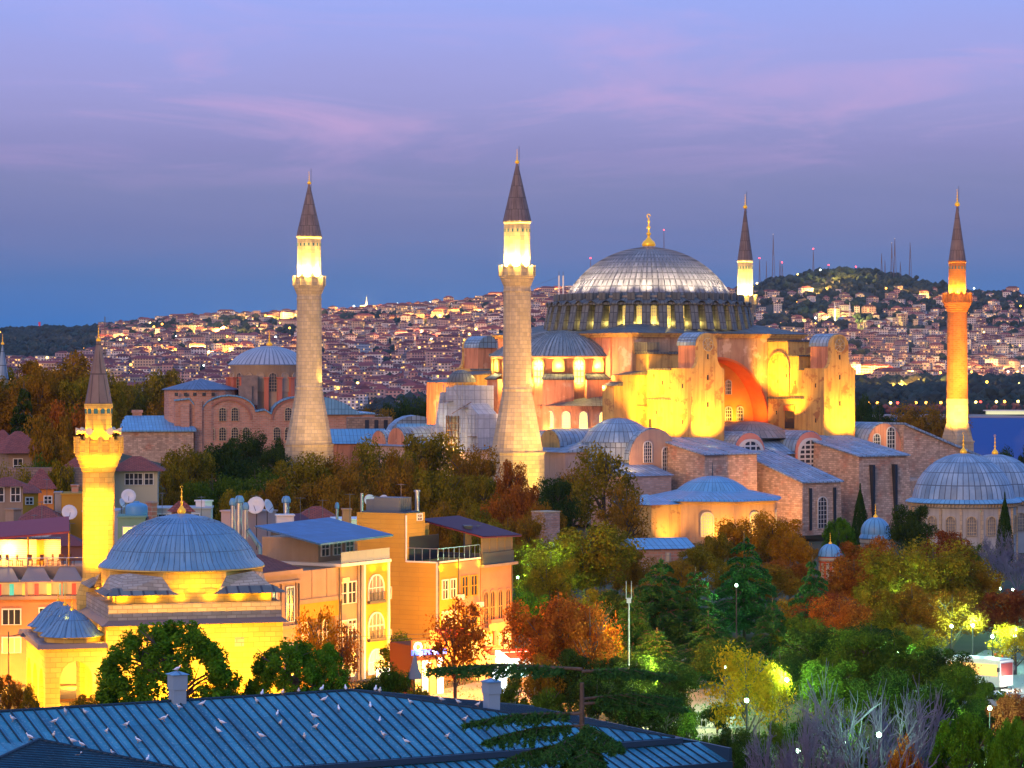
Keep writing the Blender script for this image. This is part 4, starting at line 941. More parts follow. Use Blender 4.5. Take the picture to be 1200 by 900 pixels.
# ================================================================== red brick church on the left of the tall pair
k_ = .2242; K0 = P(300, 435, 740)
C_ = thing('brick_church', 'red brick church with wavy blue roofs and grey ribbed dome behind a thick minaret', 'church', (K0.x, K0.y, 0), R(10))
X = lambda px: (px - 300) * k_
Z = lambda py: CAMZ - (py - CY) * k_
churchpl = mat('drum_cream_plaster', (.50, .38, .26), (.42, .31, .22), .3, streak=((.30, .22, .16), .4))
b = MB(); n = 10
pts = [(X(205), -11), (X(440), -11), (X(440), Z(486)), (X(420), Z(486)), (X(385), Z(474))]
pts += [(X(350) + X(326) - 0 - X(326) + 7.2 * math.cos(PI * k / n) , Z(486) + 4.4 * math.sin(PI * k / n)) for k in range(n + 1)]
pts += [(X(310), Z(481))] + [(X(268) + 7.0 * math.cos(PI * k / n), Z(483) + 4.2 * math.sin(PI * k / n)) for k in range(n + 1)] + [(X(230), Z(478)), (X(222), Z(468)), (X(205), Z(470))]
b.prism([(p[0], 0, p[1]) for p in pts], (0, 26, 0)); b.build('nave_wall', brickr, C_)
b = MB()
rp = pts[2:]; 
for p, q in zip(rp, rp[1:]): b.prism([(p[0], -.6, p[1] + .05), (q[0], -.6, q[1] + .05), (q[0], -.6, q[1] + .45), (p[0], -.6, p[1] + .45)], (0, 27, 0))
b.build('wavy_roof', lead_blue, C_)
for cx_, lo in ((X(268), True), (X(345), True)):
    b = MB()
    for k in range(12):
        a, c = PI * k / 12, PI * (k + 1) / 12
        b.prism([(cx_ + 6.2 * math.cos(a), -.35, Z(492) + 5.6 * math.sin(a)), (cx_ + 6.2 * math.cos(c), -.35, Z(492) + 5.6 * math.sin(c)), (cx_ + 5.7 * math.cos(c), -.35, Z(492) + 5.1 * math.sin(c)), (cx_ + 5.7 * math.cos(a), -.35, Z(492) + 5.1 * math.sin(a))], (0, .4, 0))
    b.build('relieving_arch', mat('arch_brick', (.36, .16, .11), None), C_)
    for dx in (-1.6, 1.6): window('window', C_, (cx_ + dx, 0, Z(493)), (1, 0, 0), 1.7, 3.4, glass, stone, (3, 5))
    for dx in (-4.6, -1.6, 1.6, 4.6): window('window', C_, (cx_ + dx, 0, Z(516)), (1, 0, 0), 1.7, 3.4, glass, stone, (3, 5))
b = MB(); b.lathe([(9.6, -11), (9.6, Z(457))], 14, (X(238), 9), sm=False); b.build('west_drum', brickr, C_)
b = MB(); b.lathe([(10.3, Z(457)), (10.2, Z(456)), (.1, Z(443.5))], 14, (X(238), 9), sm=False); b.build('west_roof', mat('slate_blue_lead', (.10, .15, .24), (.14, .19, .28), .5, .5, (1.0, 4, .12, (.06, .09, .14), .15, 0)), C_)
b = MB()
for k in range(5): b.box(X(205) + 2.4 * k, X(205) + 2.4 * k + .9, -.55, .1, Z(464), Z(460))
b.build('putlog_holes', glass, C_)
b = MB(); b.box(X(228), X(237), -1.0, 4, -11, Z(470)); b.box(X(212), X(222), -1.2, 4, -11, Z(473)); b.build('buttress', brickr, C_)
b = MB(); b.box(X(143), X(226), -4, 12, -11, Z(505)); b.build('annex_wall', bstone, C_)
b = MB(); b.add([(X(138), -4.8, Z(505)), (X(229), -4.8, Z(505)), (X(226), 12, Z(489)), (X(150), 12, Z(489)), (X(138), -4.8, Z(503.4)), (X(229), -4.8, Z(503.4)), (X(226), 12, Z(487.5)), (X(150), 12, Z(487.5))], [(4, 5, 6, 7), (0, 1, 5, 4), (1, 2, 6, 5), (3, 0, 4, 7), (3, 2, 1, 0)]); b.build('annex_roof', lead_blue, C_)
b = MB(); b.box(X(159), X(170), 12.5, 15, -11, Z(484)); b.box(X(158), X(171), 12.2, 15.3, Z(484), Z(481)); b.build('stump_pier', brickr, C_)
b = MB(); b.lathe([(10.4, 2), (10.4, Z(430)), (10.9, Z(429)), (10.9, Z(427.5))], 32, (X(322), 16)); b.build('drum', churchpl, C_)
for k in range(20):
    a = TAU * k / 20
    if math.sin(a) > .5: continue
    window('drum_window', C_, (X(322) + 10.42 * math.cos(a), 16 + 10.42 * math.sin(a), Z(459)), (-math.sin(a), math.cos(a), 0), 2.0, 4.9, glass if k % 3 == 0 else churchpl, churchpl, (3, 6))
    a += TAU / 40; b = MB(); b.box(10.2, 11.6, -.6, .6, 2, Z(443.5)); b.box(10.2, 11.9, -.8, .8, Z(443.5), Z(442)); b.build('drum_pier', mat('pier_red_plaster', (.55, .16, .09), None) if k == 0 else bpy.data.materials['pier_red_plaster'], C_, (X(322), 16, 0), a)
b = MB(); b.cap(11.2, Z(427.5), Z(404.5) - Z(427.5), 40, (X(322), 16))
b.build('dome', mat('pale_ribbed_lead', (.32, .35, .40), (.40, .43, .48), .4, .45, (1.4, 9, .22, (.16, .18, .22), .05, 0), bump=.5, spec=.5), C_)
finial(C_, Z(404.5), 4.0, .9, c=(X(322), 16))
b = MB(); b.box(X(285), X(303), 3, 6, Z(475), Z(440)); b.box(X(281), X(296), 2.2, 5, Z(475), Z(452)); b.build('ruined_pier', mat('ruined_masonry', (.20, .15, .12), (.32, .23, .18), .6, bump=.6), C_)
b = MB(); b.prism([(X(372), -1, Z(486)), (X(425), -1, Z(486)), (X(405), -1, Z(473)), (X(385), -1, Z(466)), (X(372), -1, Z(466))], (0, 20, 0)); b.build('east_roof', lead_blue, C_)
# broken wall with three tall openings, low lead roofs between
t = thing('ruined_wall', 'roofless stone wall with three dark openings beyond the autumn trees', 'ruin', P(433, 435, 700) - Vector((0, 0, CAMZ)), R(6)); k7 = 700 / FPX
b = MB(); b.box(-26 * k7, 27 * k7, 0, 5, -11, CAMZ - (489 - CY) * k7); b.build('wall', mat('ruin_stone', (.36, .26, .19), (.27, .2, .16), .4, .92, (1.1, .6, .08, (.2, .15, .12), .3), bump=.6), t)
b = MB(); [b.box(x * k7 - .5, x * k7 + .5, -.12, .2, CAMZ - (506 - CY) * k7, CAMZ - (492 - CY) * k7) for x in (-3, 8, 19)]; b.build('opening', glass, t)
def lowroof(px0, px1, yt, ye, D, label, axis_r=None, wallm=pink):
    t = thing('low_hall', label, 'hall', P((px0 + px1) / 2, 435, D) - Vector((0, 0, CAMZ)), R(8)); k = D / FPX; w = (px1 - px0) * k / 2; ze = CAMZ - (ye - CY) * k; zt = CAMZ - (yt - CY) * k
    b = MB(); b.box(-w, w, 0, 10, -11, ze); b.build('wall', wallm, t); b = MB()
    b.prism([(w * math.cos(PI * q / 10) * 1.03, -.5, ze + .02 + (zt - ze) * math.sin(PI * q / 10)) for q in range(11)], (0, 11, 0)) if axis_r else b.prism([(-w - .4, -.6, ze + .02), (-w - .4, 6, zt), (-w - .4, 10.6, ze + .02)], (2 * w + .8, 0, 0))
    b.build('roof', lead_blue if axis_r is None else lead, t)
lowroof(388, 452, 503, 520, 650, 'low pink hall with a pale blue roof beside the ruined wall')
lowroof(455, 520, 487, 516, 665, 'barrel roofed blue grey hall rising behind the autumn trees', 1)
lowroof(470, 512, 497, 512, 630, 'smaller blue roofed shed at the foot of the scaffold', None)
# ================================================================== tombs on the right
def tomb(px, D, rpx, ytop, yeave, label, walls, n=16, fin=7.0, win_=True):
    k = D / FPX; r = rpx * k; z = lambda y: CAMZ - (y - CY) * k
    t = thing('domed_tomb', label, 'tomb', P(px, 435, D) - Vector((0, 0, CAMZ)), R(11)); ze = z(yeave); b = MB()
    b.lathe([(r * 1.02, -15), (r * 1.02, ze - 1.0), (r * 1.06, ze - .8), (r * 1.06, ze - .2), (r * 1.10, ze - .1)], n, sm=False); w_ = b.build('wall', walls, t)
    b = MB()
    for q in range(n * 6): a = TAU * q / (n * 6); b.box(r * 1.045, r * 1.09, -.1, .1, ze - .75, ze - .25, 0, a, (0, 0))
    for q in range(n): a = TAU * q / n; b.box(r * 1.0, r * 1.05, -.22, .22, -15, ze - 1.0, 0, a, (0, 0))
    b.build('cornice_fringe', stone, w_)
    b = MB(); b.lathe([(r * 1.13, ze - .12), (r * 1.12, ze + .1), (r, ze + .6)], n * 3); b.build('eave', lead_blue, t)
    b = MB(); b.cap(r, ze + .5, z(ytop) - ze - .5, 48); b.build('dome', lead if rpx > 40 else lead_blue, t)
    if fin: finial(t, z(ytop) - .15, fin * .55, fin * .09)
    if win_:
        for q in range(n):
            a = TAU * (q + .5) / n
            if math.sin(a + R(11)) < .2: window('window', t, (r * 1.005 * math.cos(a), r * 1.005 * math.sin(a), ze - 5.6), (-math.sin(a), math.cos(a), 0), 1.5, 3.2, mat('grey_lattice', (.20, .20, .19), None), stone, (4, 6))
    return t
marble = mat('weathered_marble', (.50, .49, .45), (.40, .39, .36), .3, .8, streak=((.28, .27, .25), .6))
tomb(1129, 500, 60, 531, 587, 'large pale marble tomb under a blue grey dome, behind the slim cypress', marble)
tomb(1166, 540, 55, 532, 584, 'second big domed tomb partly hidden by the nearer blue grey dome', marble)
tomb(1026, 440, 17, 606, 630, 'small round building with bright blue dome beside a leafy dark tree', marble, 12, 4, False)
tomb(973, 400, 13, 637, 651, 'small red drum kiosk with bright blue dome under autumn trees', mat('vermilion_plaster', (.62, .13, .06), None), 12, 3, False)
t = thing('lead_kiosk', 'low kiosk with blue lead roof and stone pier among trees by the baptistery', 'kiosk', P(780, 435, 400) - Vector((0, 0, CAMZ)), R(15))
b = MB(); b.box(-4, 4, 0, 8, -12, -3.2); b.build('wall', brickr, t); b = MB(); b.prism([(-4.5, -.6, -3.2), (-4.5, 4, -1.9), (-4.5, 8.6, -3.2)], (9, 0, 0)); b.build('roof', lead_blue, t)
b = MB(); b.cap(3.2, -5.6, 2.4, 20, (4.2, -3)); b.lathe([(3.1, -12), (3.1, -5.5)], 20, (4.2, -3)); b.build('blue_cupola', lead_blue, t); b = MB(); b.tube((-.6, -3, -12), (-.6, -3, -3.6), .45, .4, 8); b.build('stone_pier', stone, t)
t = thing('brick_stump', 'lone square stump of old brickwork rising out of the trees', 'ruin', P(639.5, 435, 400) - Vector((0, 0, CAMZ)), R(38)); b = MB(); b.box(-1.45, 1.45, -1.45, 1.45, -12, 2.0, taper=.98); b.build('shaft', mat('pale_rough_brick', (.46, .36, .30), (.52, .24, .16), .35, .92, (.5, .25, .04, (.30, .26, .24), .3), bump=.5), t); b = MB(); b.box(-1.5, 1.5, -1.5, 1.5, 2.0, 2.15); b.build('capping', stone, t)
# ================================================================== the small floodlit mosque
FR = R(16); F0 = P(126, 435, 210) - Vector((0, 0, CAMZ)); G0 = -5.0
A_ = thing('small_mosque', 'small square mosque washed in yellow light under one big blue lead dome', 'mosque', F0, FR)
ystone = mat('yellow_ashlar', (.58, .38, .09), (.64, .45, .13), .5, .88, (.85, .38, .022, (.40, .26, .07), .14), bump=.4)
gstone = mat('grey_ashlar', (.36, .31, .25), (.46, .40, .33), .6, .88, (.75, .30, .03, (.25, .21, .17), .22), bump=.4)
wl = 13.3
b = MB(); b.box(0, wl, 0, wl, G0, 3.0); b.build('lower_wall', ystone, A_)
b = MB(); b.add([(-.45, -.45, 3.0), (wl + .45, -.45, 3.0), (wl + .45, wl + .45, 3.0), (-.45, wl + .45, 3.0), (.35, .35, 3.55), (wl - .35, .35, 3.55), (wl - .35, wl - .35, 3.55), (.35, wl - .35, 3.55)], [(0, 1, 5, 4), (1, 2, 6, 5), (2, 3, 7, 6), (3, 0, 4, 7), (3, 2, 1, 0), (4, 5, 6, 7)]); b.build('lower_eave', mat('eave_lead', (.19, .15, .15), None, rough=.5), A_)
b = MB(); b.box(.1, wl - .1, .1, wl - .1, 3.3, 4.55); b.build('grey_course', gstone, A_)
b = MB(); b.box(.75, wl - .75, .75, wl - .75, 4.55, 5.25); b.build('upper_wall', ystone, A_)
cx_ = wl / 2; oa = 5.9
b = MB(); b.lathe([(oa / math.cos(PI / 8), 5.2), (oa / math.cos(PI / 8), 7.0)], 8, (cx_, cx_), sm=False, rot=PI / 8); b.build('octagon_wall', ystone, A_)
for sx in (-1, 1):
    for sy in (-1, 1):
        q = lambda x, y, z: (cx_ + sx * x, cx_ + sy * y, z); s_ = oa * math.tan(PI / 8); e = wl / 2 - .1
        b = MB(); f = [(0, 1, 2), (0, 3, 4, 1), (1, 4, 5, 2), (0, 2, 5, 3)]; f = f if sx * sy > 0 else [x[::-1] for x in f]
        b.add([q(e, e, 5.22), q(s_ - .8, e, 5.3), q(e, s_ - .8, 5.3), q(oa - 1.2, oa - 1.2, 6.75), q(s_, oa, 6.5), q(oa, s_, 6.5)], [f[0]] + [tuple(x) for x in ([(0, 3, 4, 1), (0, 2, 5, 3), (1, 4, 5, 2)] if sx * sy > 0 else [(1, 4, 3, 0), (3, 5, 2, 0), (2, 5, 4, 1)])])
        b.build('squinch', gstone, A_)
        b = MB(); b.add([q(e + .4, e + .4, 5.24), q(s_ - 1.2, e + .4, 5.24), q(e + .4, s_ - 1.2, 5.24), q(e - .5, e - .5, 5.75), q(s_, e - .5, 5.75), q(e - .5, s_, 5.75)], [(0, 3, 4, 1), (0, 2, 5, 3), (0, 1, 2)] if sx * sy > 0 else [(1, 4, 3, 0), (3, 5, 2, 0), (2, 1, 0)]); b.build('squinch_eave', lead_dark, A_)
domeblue = mat('small_mosque_lead', (.11, .26, .43), (.18, .33, .48), .6, .42, (.46, 1.7, .035, (.07, .12, .18), .13, 0), bump=.5, spec=.5)
b = MB(); Rr = 6.15; b.lathe([(Rr + .25, 6.95), (Rr + .2, 7.1), (Rr - .35, 7.55), (Rr - .7, 8.2), (Rr - 1.25, 8.9), (Rr - 2.05, 9.65), (Rr - 3.1, 10.25), (Rr - 4.3, 10.68), (Rr - 5.3, 10.9), (.05, 11.0)], 64, (cx_, cx_))
for k in range(48):
    a = TAU * k / 48; pr = [(Rr - .35, 7.55), (Rr - .7, 8.2), (Rr - 1.25, 8.9), (Rr - 2.05, 9.65), (Rr - 3.1, 10.25), (Rr - 4.3, 10.68)]
    for p, q in zip(pr, pr[1:]): b.tube((cx_ + p[0] * math.cos(a), cx_ + p[0] * math.sin(a), p[1] + .02), (cx_ + q[0] * math.cos(a), cx_ + q[0] * math.sin(a), q[1] + .02), .035, n=4)
b.build('dome', domeblue, A_); b = MB(); b.lathe([(Rr + .27, 6.85), (Rr + .27, 6.96), (Rr - .5, 6.97)], 48, (cx_, cx_)); b.build('dome_eave', ystone, A_)
finial(A_, 10.93, 2.2, .34, c=(cx_, cx_))
b = MB(); b.box(9.6, 10.3, -.02, .3, 1.2, 1.9); b.build('patched_stone', gstone, A_)
YM_ = (1, .45, .012)
# portico with three little domes along the entrance side
px0, px1 = -4.6, 0; zt = 1.4
for j in range(3):
    y0 = .2 + j * 4.3; cyy = y0 + 2.1; cxx = -2.35
    b = MB(); b.lathe([(2.15, zt + .3), (2.15, zt + .62), (2.3, zt + .66), (2.3, zt + .8)], 8, (cxx, cyy), sm=False, rot=PI / 8); dr = b.build('portico_drum', ystone, A_)
    pr = [(2.42, .78), (2.1, .98), (1.82, 1.3), (1.38, 1.8), (.8, 2.3), (.36, 2.55), (.04, 2.68)]
    b = MB(); b.lathe([(q_[0], zt + q_[1]) for q_ in pr], 24, (cxx, cyy))
    for k in range(16):
        a = TAU * k / 16
        for p, q in zip(pr[:-2], pr[1:-1]): b.tube((cxx + p[0] * math.cos(a), cyy + p[0] * math.sin(a), zt + p[1] + .02), (cxx + q[0] * math.cos(a), cyy + q[0] * math.sin(a), zt + q[1] + .02), .03, n=4)
    b.build('portico_dome', domeblue, dr); finial(dr, zt + 2.62, 1.1, .17, c=(cxx, cyy)); lamp((cxx + 1.9, cyy - 1.9, zt + .75), 16, YM_, .08, parent=dr)
b = MB(); b.box(-5.2, 0.0, -.35, 13.4, zt, zt + .35, taper=.97); b.build('portico_eave', bpy.data.materials['eave_lead'], A_)
def arcade(x0, x1, plane, axis, aw, ah, na):
    """wall with arched openings standing on columns"""
    L = x1 - x0; pts = [(x0, G0)]; bay = L / na
    for j in range(na):
        c = x0 + bay * (j + .5); r = aw / 2
        pts += [(c - r, G0)] + [(c - r * math.cos(PI * q / 12), ah - r + r * 1.15 * math.sin(PI * q / 12)) for q in range(13)] + [(c + r, G0)]
    pts += [(x1, G0), (x1, zt), (x0, zt)]
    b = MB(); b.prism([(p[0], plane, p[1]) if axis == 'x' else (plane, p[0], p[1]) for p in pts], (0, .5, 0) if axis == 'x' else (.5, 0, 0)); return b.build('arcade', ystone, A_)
arcade(-4.6, -.05, 0, 'x', 2.4, .25, 1); arcade(.55, 13.0, -4.6, 'y', 3.0, -.5, 3)
b = MB(); b.box(-4.0, -.1, .5, .62, -2.6, -2.4); b.box(-4.0, -.1, .5, .62, -3.4, -3.25); b.box(-3.2, -.8, .55, .7, G0, -3.3); b.build('portico_rail', mat('dark_timber', (.12, .05, .02), None), A_)
YM = (1, .45, .012)
ML = lambda loc, tgt, p, c=YM, ang=130: lamp(loc, p * 1.25, c, .18, tgt, ang, .9, parent=A_)
for x in (1.5, 5.0, 8.5, 12.0): ML((x, -4.5, -3.6), (x, 0, -.5), 900)
for x in (1.2, 3.4, 5.6, 7.8, 10, 12.2): ML((x, .12, 4.72), (x, 1.0, 6.2), 26, ang=165)
for x in (4.6, 6.6, 8.6): ML((x, .3, 5.4), (x, 1.2, 7), 18, ang=165)
for y in (2, 5, 8, 11): ML((.12, y, 4.72), (1, y, 6.2), 40, ang=165)
ML((-3, 1.5, 3.4), (0, 2, 5.4), 260)
for y in (2.5, 7, 11): ML((-9, y, -3.5), (-4.6, y, -1), 800)
for p in ((-2.3, 2.0, -2.5), (-2.3, 6.6, -2.5), (-2.3, 10.8, -2.5)): lamp(p, 190, YM, .15, parent=A_)
ML((-3.0, -5, -4), (-2.5, 0, -1), 450)
lamp((-.1, -.9, -.6), 18, (1, .75, .4), .12, parent=A_)
# its minaret
def stub(t):
    b = MB(); b.lathe([(1.75, -6), (1.75, 4.2), (1.26, 5.6)], 12, sm=False); b.build('base', ystone, t)
kf = 224 / FPX; fz_ = lambda y: CAMZ - (y - CY) * kf
m5 = spire_minaret('small yellow lit minaret with ringed loudspeakers and stubby brown spire beside the small mosque', [(1.26, 5.6), (1.26, fz_(553))], (1.85, fz_(553), fz_(531), fz_(515)), (1.06, fz_(473)), (1.10, fz_(396)), fz_(377), base=stub, mshaft=ystone, n=12, lampw=150, lampc=YM, loc=P(115.5, 435, 224) - Vector((0, 0, CAMZ)), rz=.2)
for a in (-2.2, -1.5, -.8): lamp((4.2 * math.cos(a), 4.2 * math.sin(a), 6.6), 620, YM, .15, (0, 0, 11), 120, .8, parent=m5); lamp((3.4 * math.cos(a), 3.4 * math.sin(a), 12.0), 170, YM, .15, (0, 0, 10), 120, .8, parent=m5); lamp((2.6 * math.cos(a), 2.6 * math.sin(a), fz_(545)), 42, YM, .1, (1.0 * math.cos(a), 1.0 * math.sin(a), fz_(522)), 140, .8, parent=m5)
b = MB()
for k in range(6):   # loudspeaker horns round the upper shaft
    a = -PI / 2 + (k - 2.5) * .95; d = Vector((math.cos(a), math.sin(a), 0)); p = d * 1.05 + Vector((0, 0, fz_(505)))
    h = MB(); h.tube(p, p + d * .35, .07, .12, 8); h.tube(p + d * .35, p + d * .75, .12, .30, 10); h.build('loudspeaker', mat('speaker_cream', (.72, .62, .45), None) if k == 0 else bpy.data.materials['speaker_cream'], m5)
t = thing('minaret', 'tip of a far pale minaret at the edge of the autumn trees', 'minaret', P(3, 435, 520) - Vector((0, 0, CAMZ)), 0); b = MB(); b.lathe([(1.0, -8), (1.0, 20.5)], 12); b.build('shaft', stone, t); b = MB(); b.lathe([(1.15, 20.5), (.08, 27.0)], 12, sm=False); b.build('spire', lead, t); finial(t, 26.9, 2.0, .3)
# ================================================================== streetfront buildings beside the mosque
def simple_win(parent, x, z, w, h, pane=glass, fr=white, axis='x', at=0.0, bars=(2, 2), curved=False):
    o = (x, at, z) if axis == 'x' else (at, x, z); d = (1, 0, 0) if axis == 'x' else (0, -1, 0)
    return window('window', parent, o, d, w, h, pane, fr, bars, proud=.03, fr=.11, depth=.12, curved=curved)
SR = R(60); G1 = -5
def front(px, D): return P(px, 435, D) - Vector((0, 0, CAMZ))
def zz(py, D): return CAMZ - (py - CY) * D / FPX
warm = glow('warm_room', (1, .62, .16), 1.6); dim = glow('dim_room', (.75, .45, .16), .35)
cream = mat('cream_render', (.27, .20, .145), (.33, .245, .18), .5, .9, streak=((.38, .30, .24), .3))
yel = mat('mustard_boards', (.42, .26, .045), (.46, .30, .06), .5, .8, (4.0, .42, .02, (.33, .21, .05), .05), bump=.4)
yel2 = mat('mustard_render', (.46, .24, .03), (.50, .28, .04), .5, .9)
peach = mat('peach_render', (.40, .21, .12), (.44, .25, .14), .5, .9)
pinkw = mat('salmon_render', (.46, .20, .10), (.52, .25, .13), .5, .9, streak=((.40, .22, .15), .3))
steel = mat('brushed_steel', (.50, .52, .55), None, rough=.3, metal=.9)
dark = mat('dark_metal', (.06, .065, .075), None, rough=.5)
bluer = mat('blue_tin_roof', (.015, .10, .27), (.03, .14, .33), .8, .4, (1.2, .9, .05, (.03, .09, .2), .2, 0), spec=.5)
tile = mat('red_roof_tiles', (.38, .09, .055), (.30, .085, .06), .8, .85, (.5, .32, .05, (.17, .05, .04), .25), bump=.6)
YS = (1, .46, .02); SK = .85
# pale classical house next to the mosque
T = thing('classical_house', 'pale stone classical house with one tall window, between the mosque and the awning', 'house', front(305, 224), SR)
b = MB(); b.box(0, 5.4, 0, 8, G1, 5.6); b.build('wall', cream, T)
b = MB(); b.box(-.2, 5.6, -.3, 8.2, 5.6, 5.95); b.box(-.1, 5.5, -.22, 8.1, 4.9, 5.1); b.box(-.1, 5.5, -.3, 0.01, 1.2, 1.5); [b.box(x - .18, x + .18, -.12, .01, 1.5, 4.9) for x in (.3, 3.0, 5.1)]; b.build('cornice', cream, T)
simple_win(T, 4.1, 1.8, 1.0, 2.7, curved=False); simple_win(T, 1.6, 1.8, 1.0, 2.7); simple_win(T, 1.6, -2.6, 1.2, 2.4, dim); simple_win(T, 4.1, -2.6, 1.2, 2.4, dim)
b = MB(); b.prism([(-.3, -.2, 5.97), (-.3, 4, 7.0), (-.3, 8.3, 5.97)], (6, 0, 0)); b.build('roof', tile, T)
# terrace house with beige parapet
T2 = thing('parapet_house', 'narrow house with plain beige parapet above a yellow lit band and loggia', 'house', front(346, 229), SR)
b = MB(); b.box(0, 6.6, .6, 8, G1, 3.0); b.build('wall', yel2, T2)
b = MB(); b.box(-.05, 6.65, -.25, 8, 3.0, 3.35); b.box(0, 6.6, -.15, 8, 3.35, 5.7); [b.box(x - .04, x + .04, -.2, 0, 3.4, 5.75) for x in (.1, 2.2, 4.4, 6.5)]; b.build('parapet', cream, T2)
b = MB(); b.box(0, 6.6, -.1, .6, 1.7, 2.99); b.build('yellow_band', yel2, T2)
b = MB(); [b.box(x - .25, x + .25, 0, .5, G1, 1.7) for x in (.3, 3.3, 6.3)]; b.build('column', cream, T2)
for x in (1.2, 2.3, 4.3, 5.4): simple_win(T2, x, -.6, .9, 1.9, dim if x in (2.3,) else glass, at=.6)
lamp((3.3, -.5, -2.2), 70 * SK, YS, .12, (3.3, .2, 1.4), 150, parent=T2); lamp((6.2, -.7, -2.2), 70 * SK, YS, .12, (6.2, .0, 1.4), 150, parent=T2)
# corner hotel with arched bay windows
T3 = thing('bay_hotel', 'narrow cream and ochre hotel with uplit bay of arched windows', 'hotel', front(394, 234), SR)
b = MB(); b.box(0, 3.6, .12, 8, G1, 5.75); b.build('wall', cream, T3)
b = MB(); b.box(3.6, 7.4, -.35, 8, G1, 5.75); b.build('bay', yel2, T3)
b = MB(); b.box(-.1, 7.6, -.6, 8.1, 5.75, 6.0); b.box(3.5, 3.75, -.5, .2, G1, 5.7); b.box(7.3, 7.55, -.5, 8, G1, 5.7); b.build('white_trim', white, T3)
for z in (2.6, -.6):
    for x in (1.1, 2.5): simple_win(T3, x, z, 1.1, 1.7, dim if (z < 0 and x < 2) else glass, at=.12)
    w_ = simple_win(T3, 5.5, z, 2.3, 2.1, mat('bay_glass', (.20, .19, .18), None, rough=.2), at=-.35, bars=(4, 2), curved=True)
    b = MB(); b.box(4.2, 6.8, -.62, -.36, z - .25, z); [b.box(4.25 + .2 * k, 4.29 + .2 * k, -.62, -.58, z, z + .65) for k in range(13)]; b.box(4.2, 6.8, -.63, -.57, z + .65, z + .7); b.build('balconet', dark, w_)
simple_win(T3, 5.5, -3.6, 2.3, 2.0, warm, at=-.35, bars=(4, 2), curved=True); simple_win(T3, 1.8, -3.6, 2.2, 2.0, warm, at=.12)
b = MB(); [b.box(.1 + k * 1.22, .14 + k * 1.22, -.5, -.46, 6.0, 6.9) for k in range(7)]; b.box(0, 7.5, -.52, -.44, 6.9, 6.96); b.box(0, 7.5, -.49, -.47, 6.05, 6.9); b.build('glass_rail', mat('rail_glass', (.25, .32, .36), None, rough=.1), T3)
b = MB(); b.box(.6, 6.6, 2.2, 7.9, 6.0, 8.0); b.build('roof_room', cream, T3); [simple_win(T3, x, 6.5, 1.1, 1.2, glass, at=2.2) for x in (1.6, 3.4, 5.3)]
b = MB(); b.add([(-3.2, -.6, 7.7), (7.9, -.6, 7.9), (7.9, 6, 9.2), (-3.2, 6, 9.0), (-3.2, -.6, 7.85), (7.9, -.6, 8.05), (7.9, 6, 9.35), (-3.2, 6, 9.15)], [(4, 5, 6, 7), (0, 1, 5, 4), (1, 2, 6, 5), (2, 3, 7, 6), (3, 0, 4, 7), (3, 2, 1, 0)]); b.build('blue_roof', bluer, T3)
for x in (3.75, 7.2): lamp((x, -1.1, -4.0), 150 * SK, YS, .1, (x, -.45, 0), 120, parent=T3); lamp((x, -1.0, -1.0), 40 * SK, YS, .1, (x, -.4, 3), 120, parent=T3)
for x in (1, 5, 7): lamp((x, -.9, 5.2), 14 * SK, YS, .1, (x, -.3, 5.9), 160, parent=T3)
b = MB(); b.box(2.2, 7.0, -2.0, -.6, -4.1, -3.9); b.build('awning', dark, T3)
b = MB(); b.box(3.0, 6.9, -2.12, -2.02, -4.0, -2.9); b.build('lightbox', glow('shop_lightbox', (1, .95, .8), 3.2), T3)
# mustard block: side wall, lit front, roof terrace
T4 = thing('mustard_building', 'tall mustard yellow boarded building with roof terrace and lit street front', 'building', front(513, 248), SR); D4 = 248
b = MB(); b.box(0, 7.2, 0, 9, G1, zz(660, D4)); b.build('wall', yel, T4); zt4 = zz(660, D4)
b = MB(); b.box(-.01, 3.2, 3.3, 8.5, zt4, zz(603, D4)); b.box(3.2, 6.0, 4.6, 8.4, zt4, zz(618, D4)); b.box(-.02, 3.6, 8.2, 12.5, G1, zz(622, D4)); b.build('stair_tower', yel, T4)
b = MB(); b.box(-.06, .06, 8.55, 12.5, zz(633, D4), zz(632, D4)); b.build('ledge_trim', white, T4)
b = MB(); b.box(-.08, .02, 3.2, 3.32, zt4, zz(605, D4)); b.build('corner_trim', white, T4)
b = MB(); b.box(-.1, 7.3, -.1, .05, zt4 - .02, zt4 + .12); b.box(-.1, .05, -.1, 3.2, zt4 - .02, zt4 + .12); b.box(-.07, .04, -.04, .14, G1, zt4); b.build('white_trim', white, T4)
b = MB(); b.box(.02, 3.3, -.14, .0, -1.5, zt4 - .1); b.build('mustard_panel', yel2, T4); b = MB(); b.box(3.3, 7.15, -.1, .0, -1.5, zt4 - .1); b.build('pale_panel', peach, T4)
for z in (1.9, -.9):
    for x in (.95, 2.3): simple_win(T4, x, z, .85, 1.6, dim if z < 0 else glass, at=-.14)
    for x in (4.4, 6.0): simple_win(T4, x, z, 1.0, 1.7, glass, fr=yel2, at=-.1)
for x in (1, 2.6, 4.4, 6.0): simple_win(T4, x, -3.7, 1.2, 1.9, warm, at=-.1)
for z in (3.0 - 1.2, -2.0): simple_win(T4, 5.2, z, .62, .95, glass, axis='y', at=-.0)
for y in (2.2,): simple_win(T4, y, zz(612, D4), .7, .5, glass, axis='x', at=3.28)
b = MB(); [b.box(.05 + k * .9, .09 + k * .9, -.02, .02, zt4 + .1, zt4 + 1.25) for k in range(9)]; b.box(0, 7.2, -.03, .03, zt4 + 1.22, zt4 + 1.28); [b.box(.0, .04, k * .8, k * .8 + .04, zt4 + .1, zt4 + 1.25) for k in range(5)]; b.box(0, .05, 0, 3.2, zt4 + 1.22, zt4 + 1.28); b.build('terrace_rail', steel, T4)
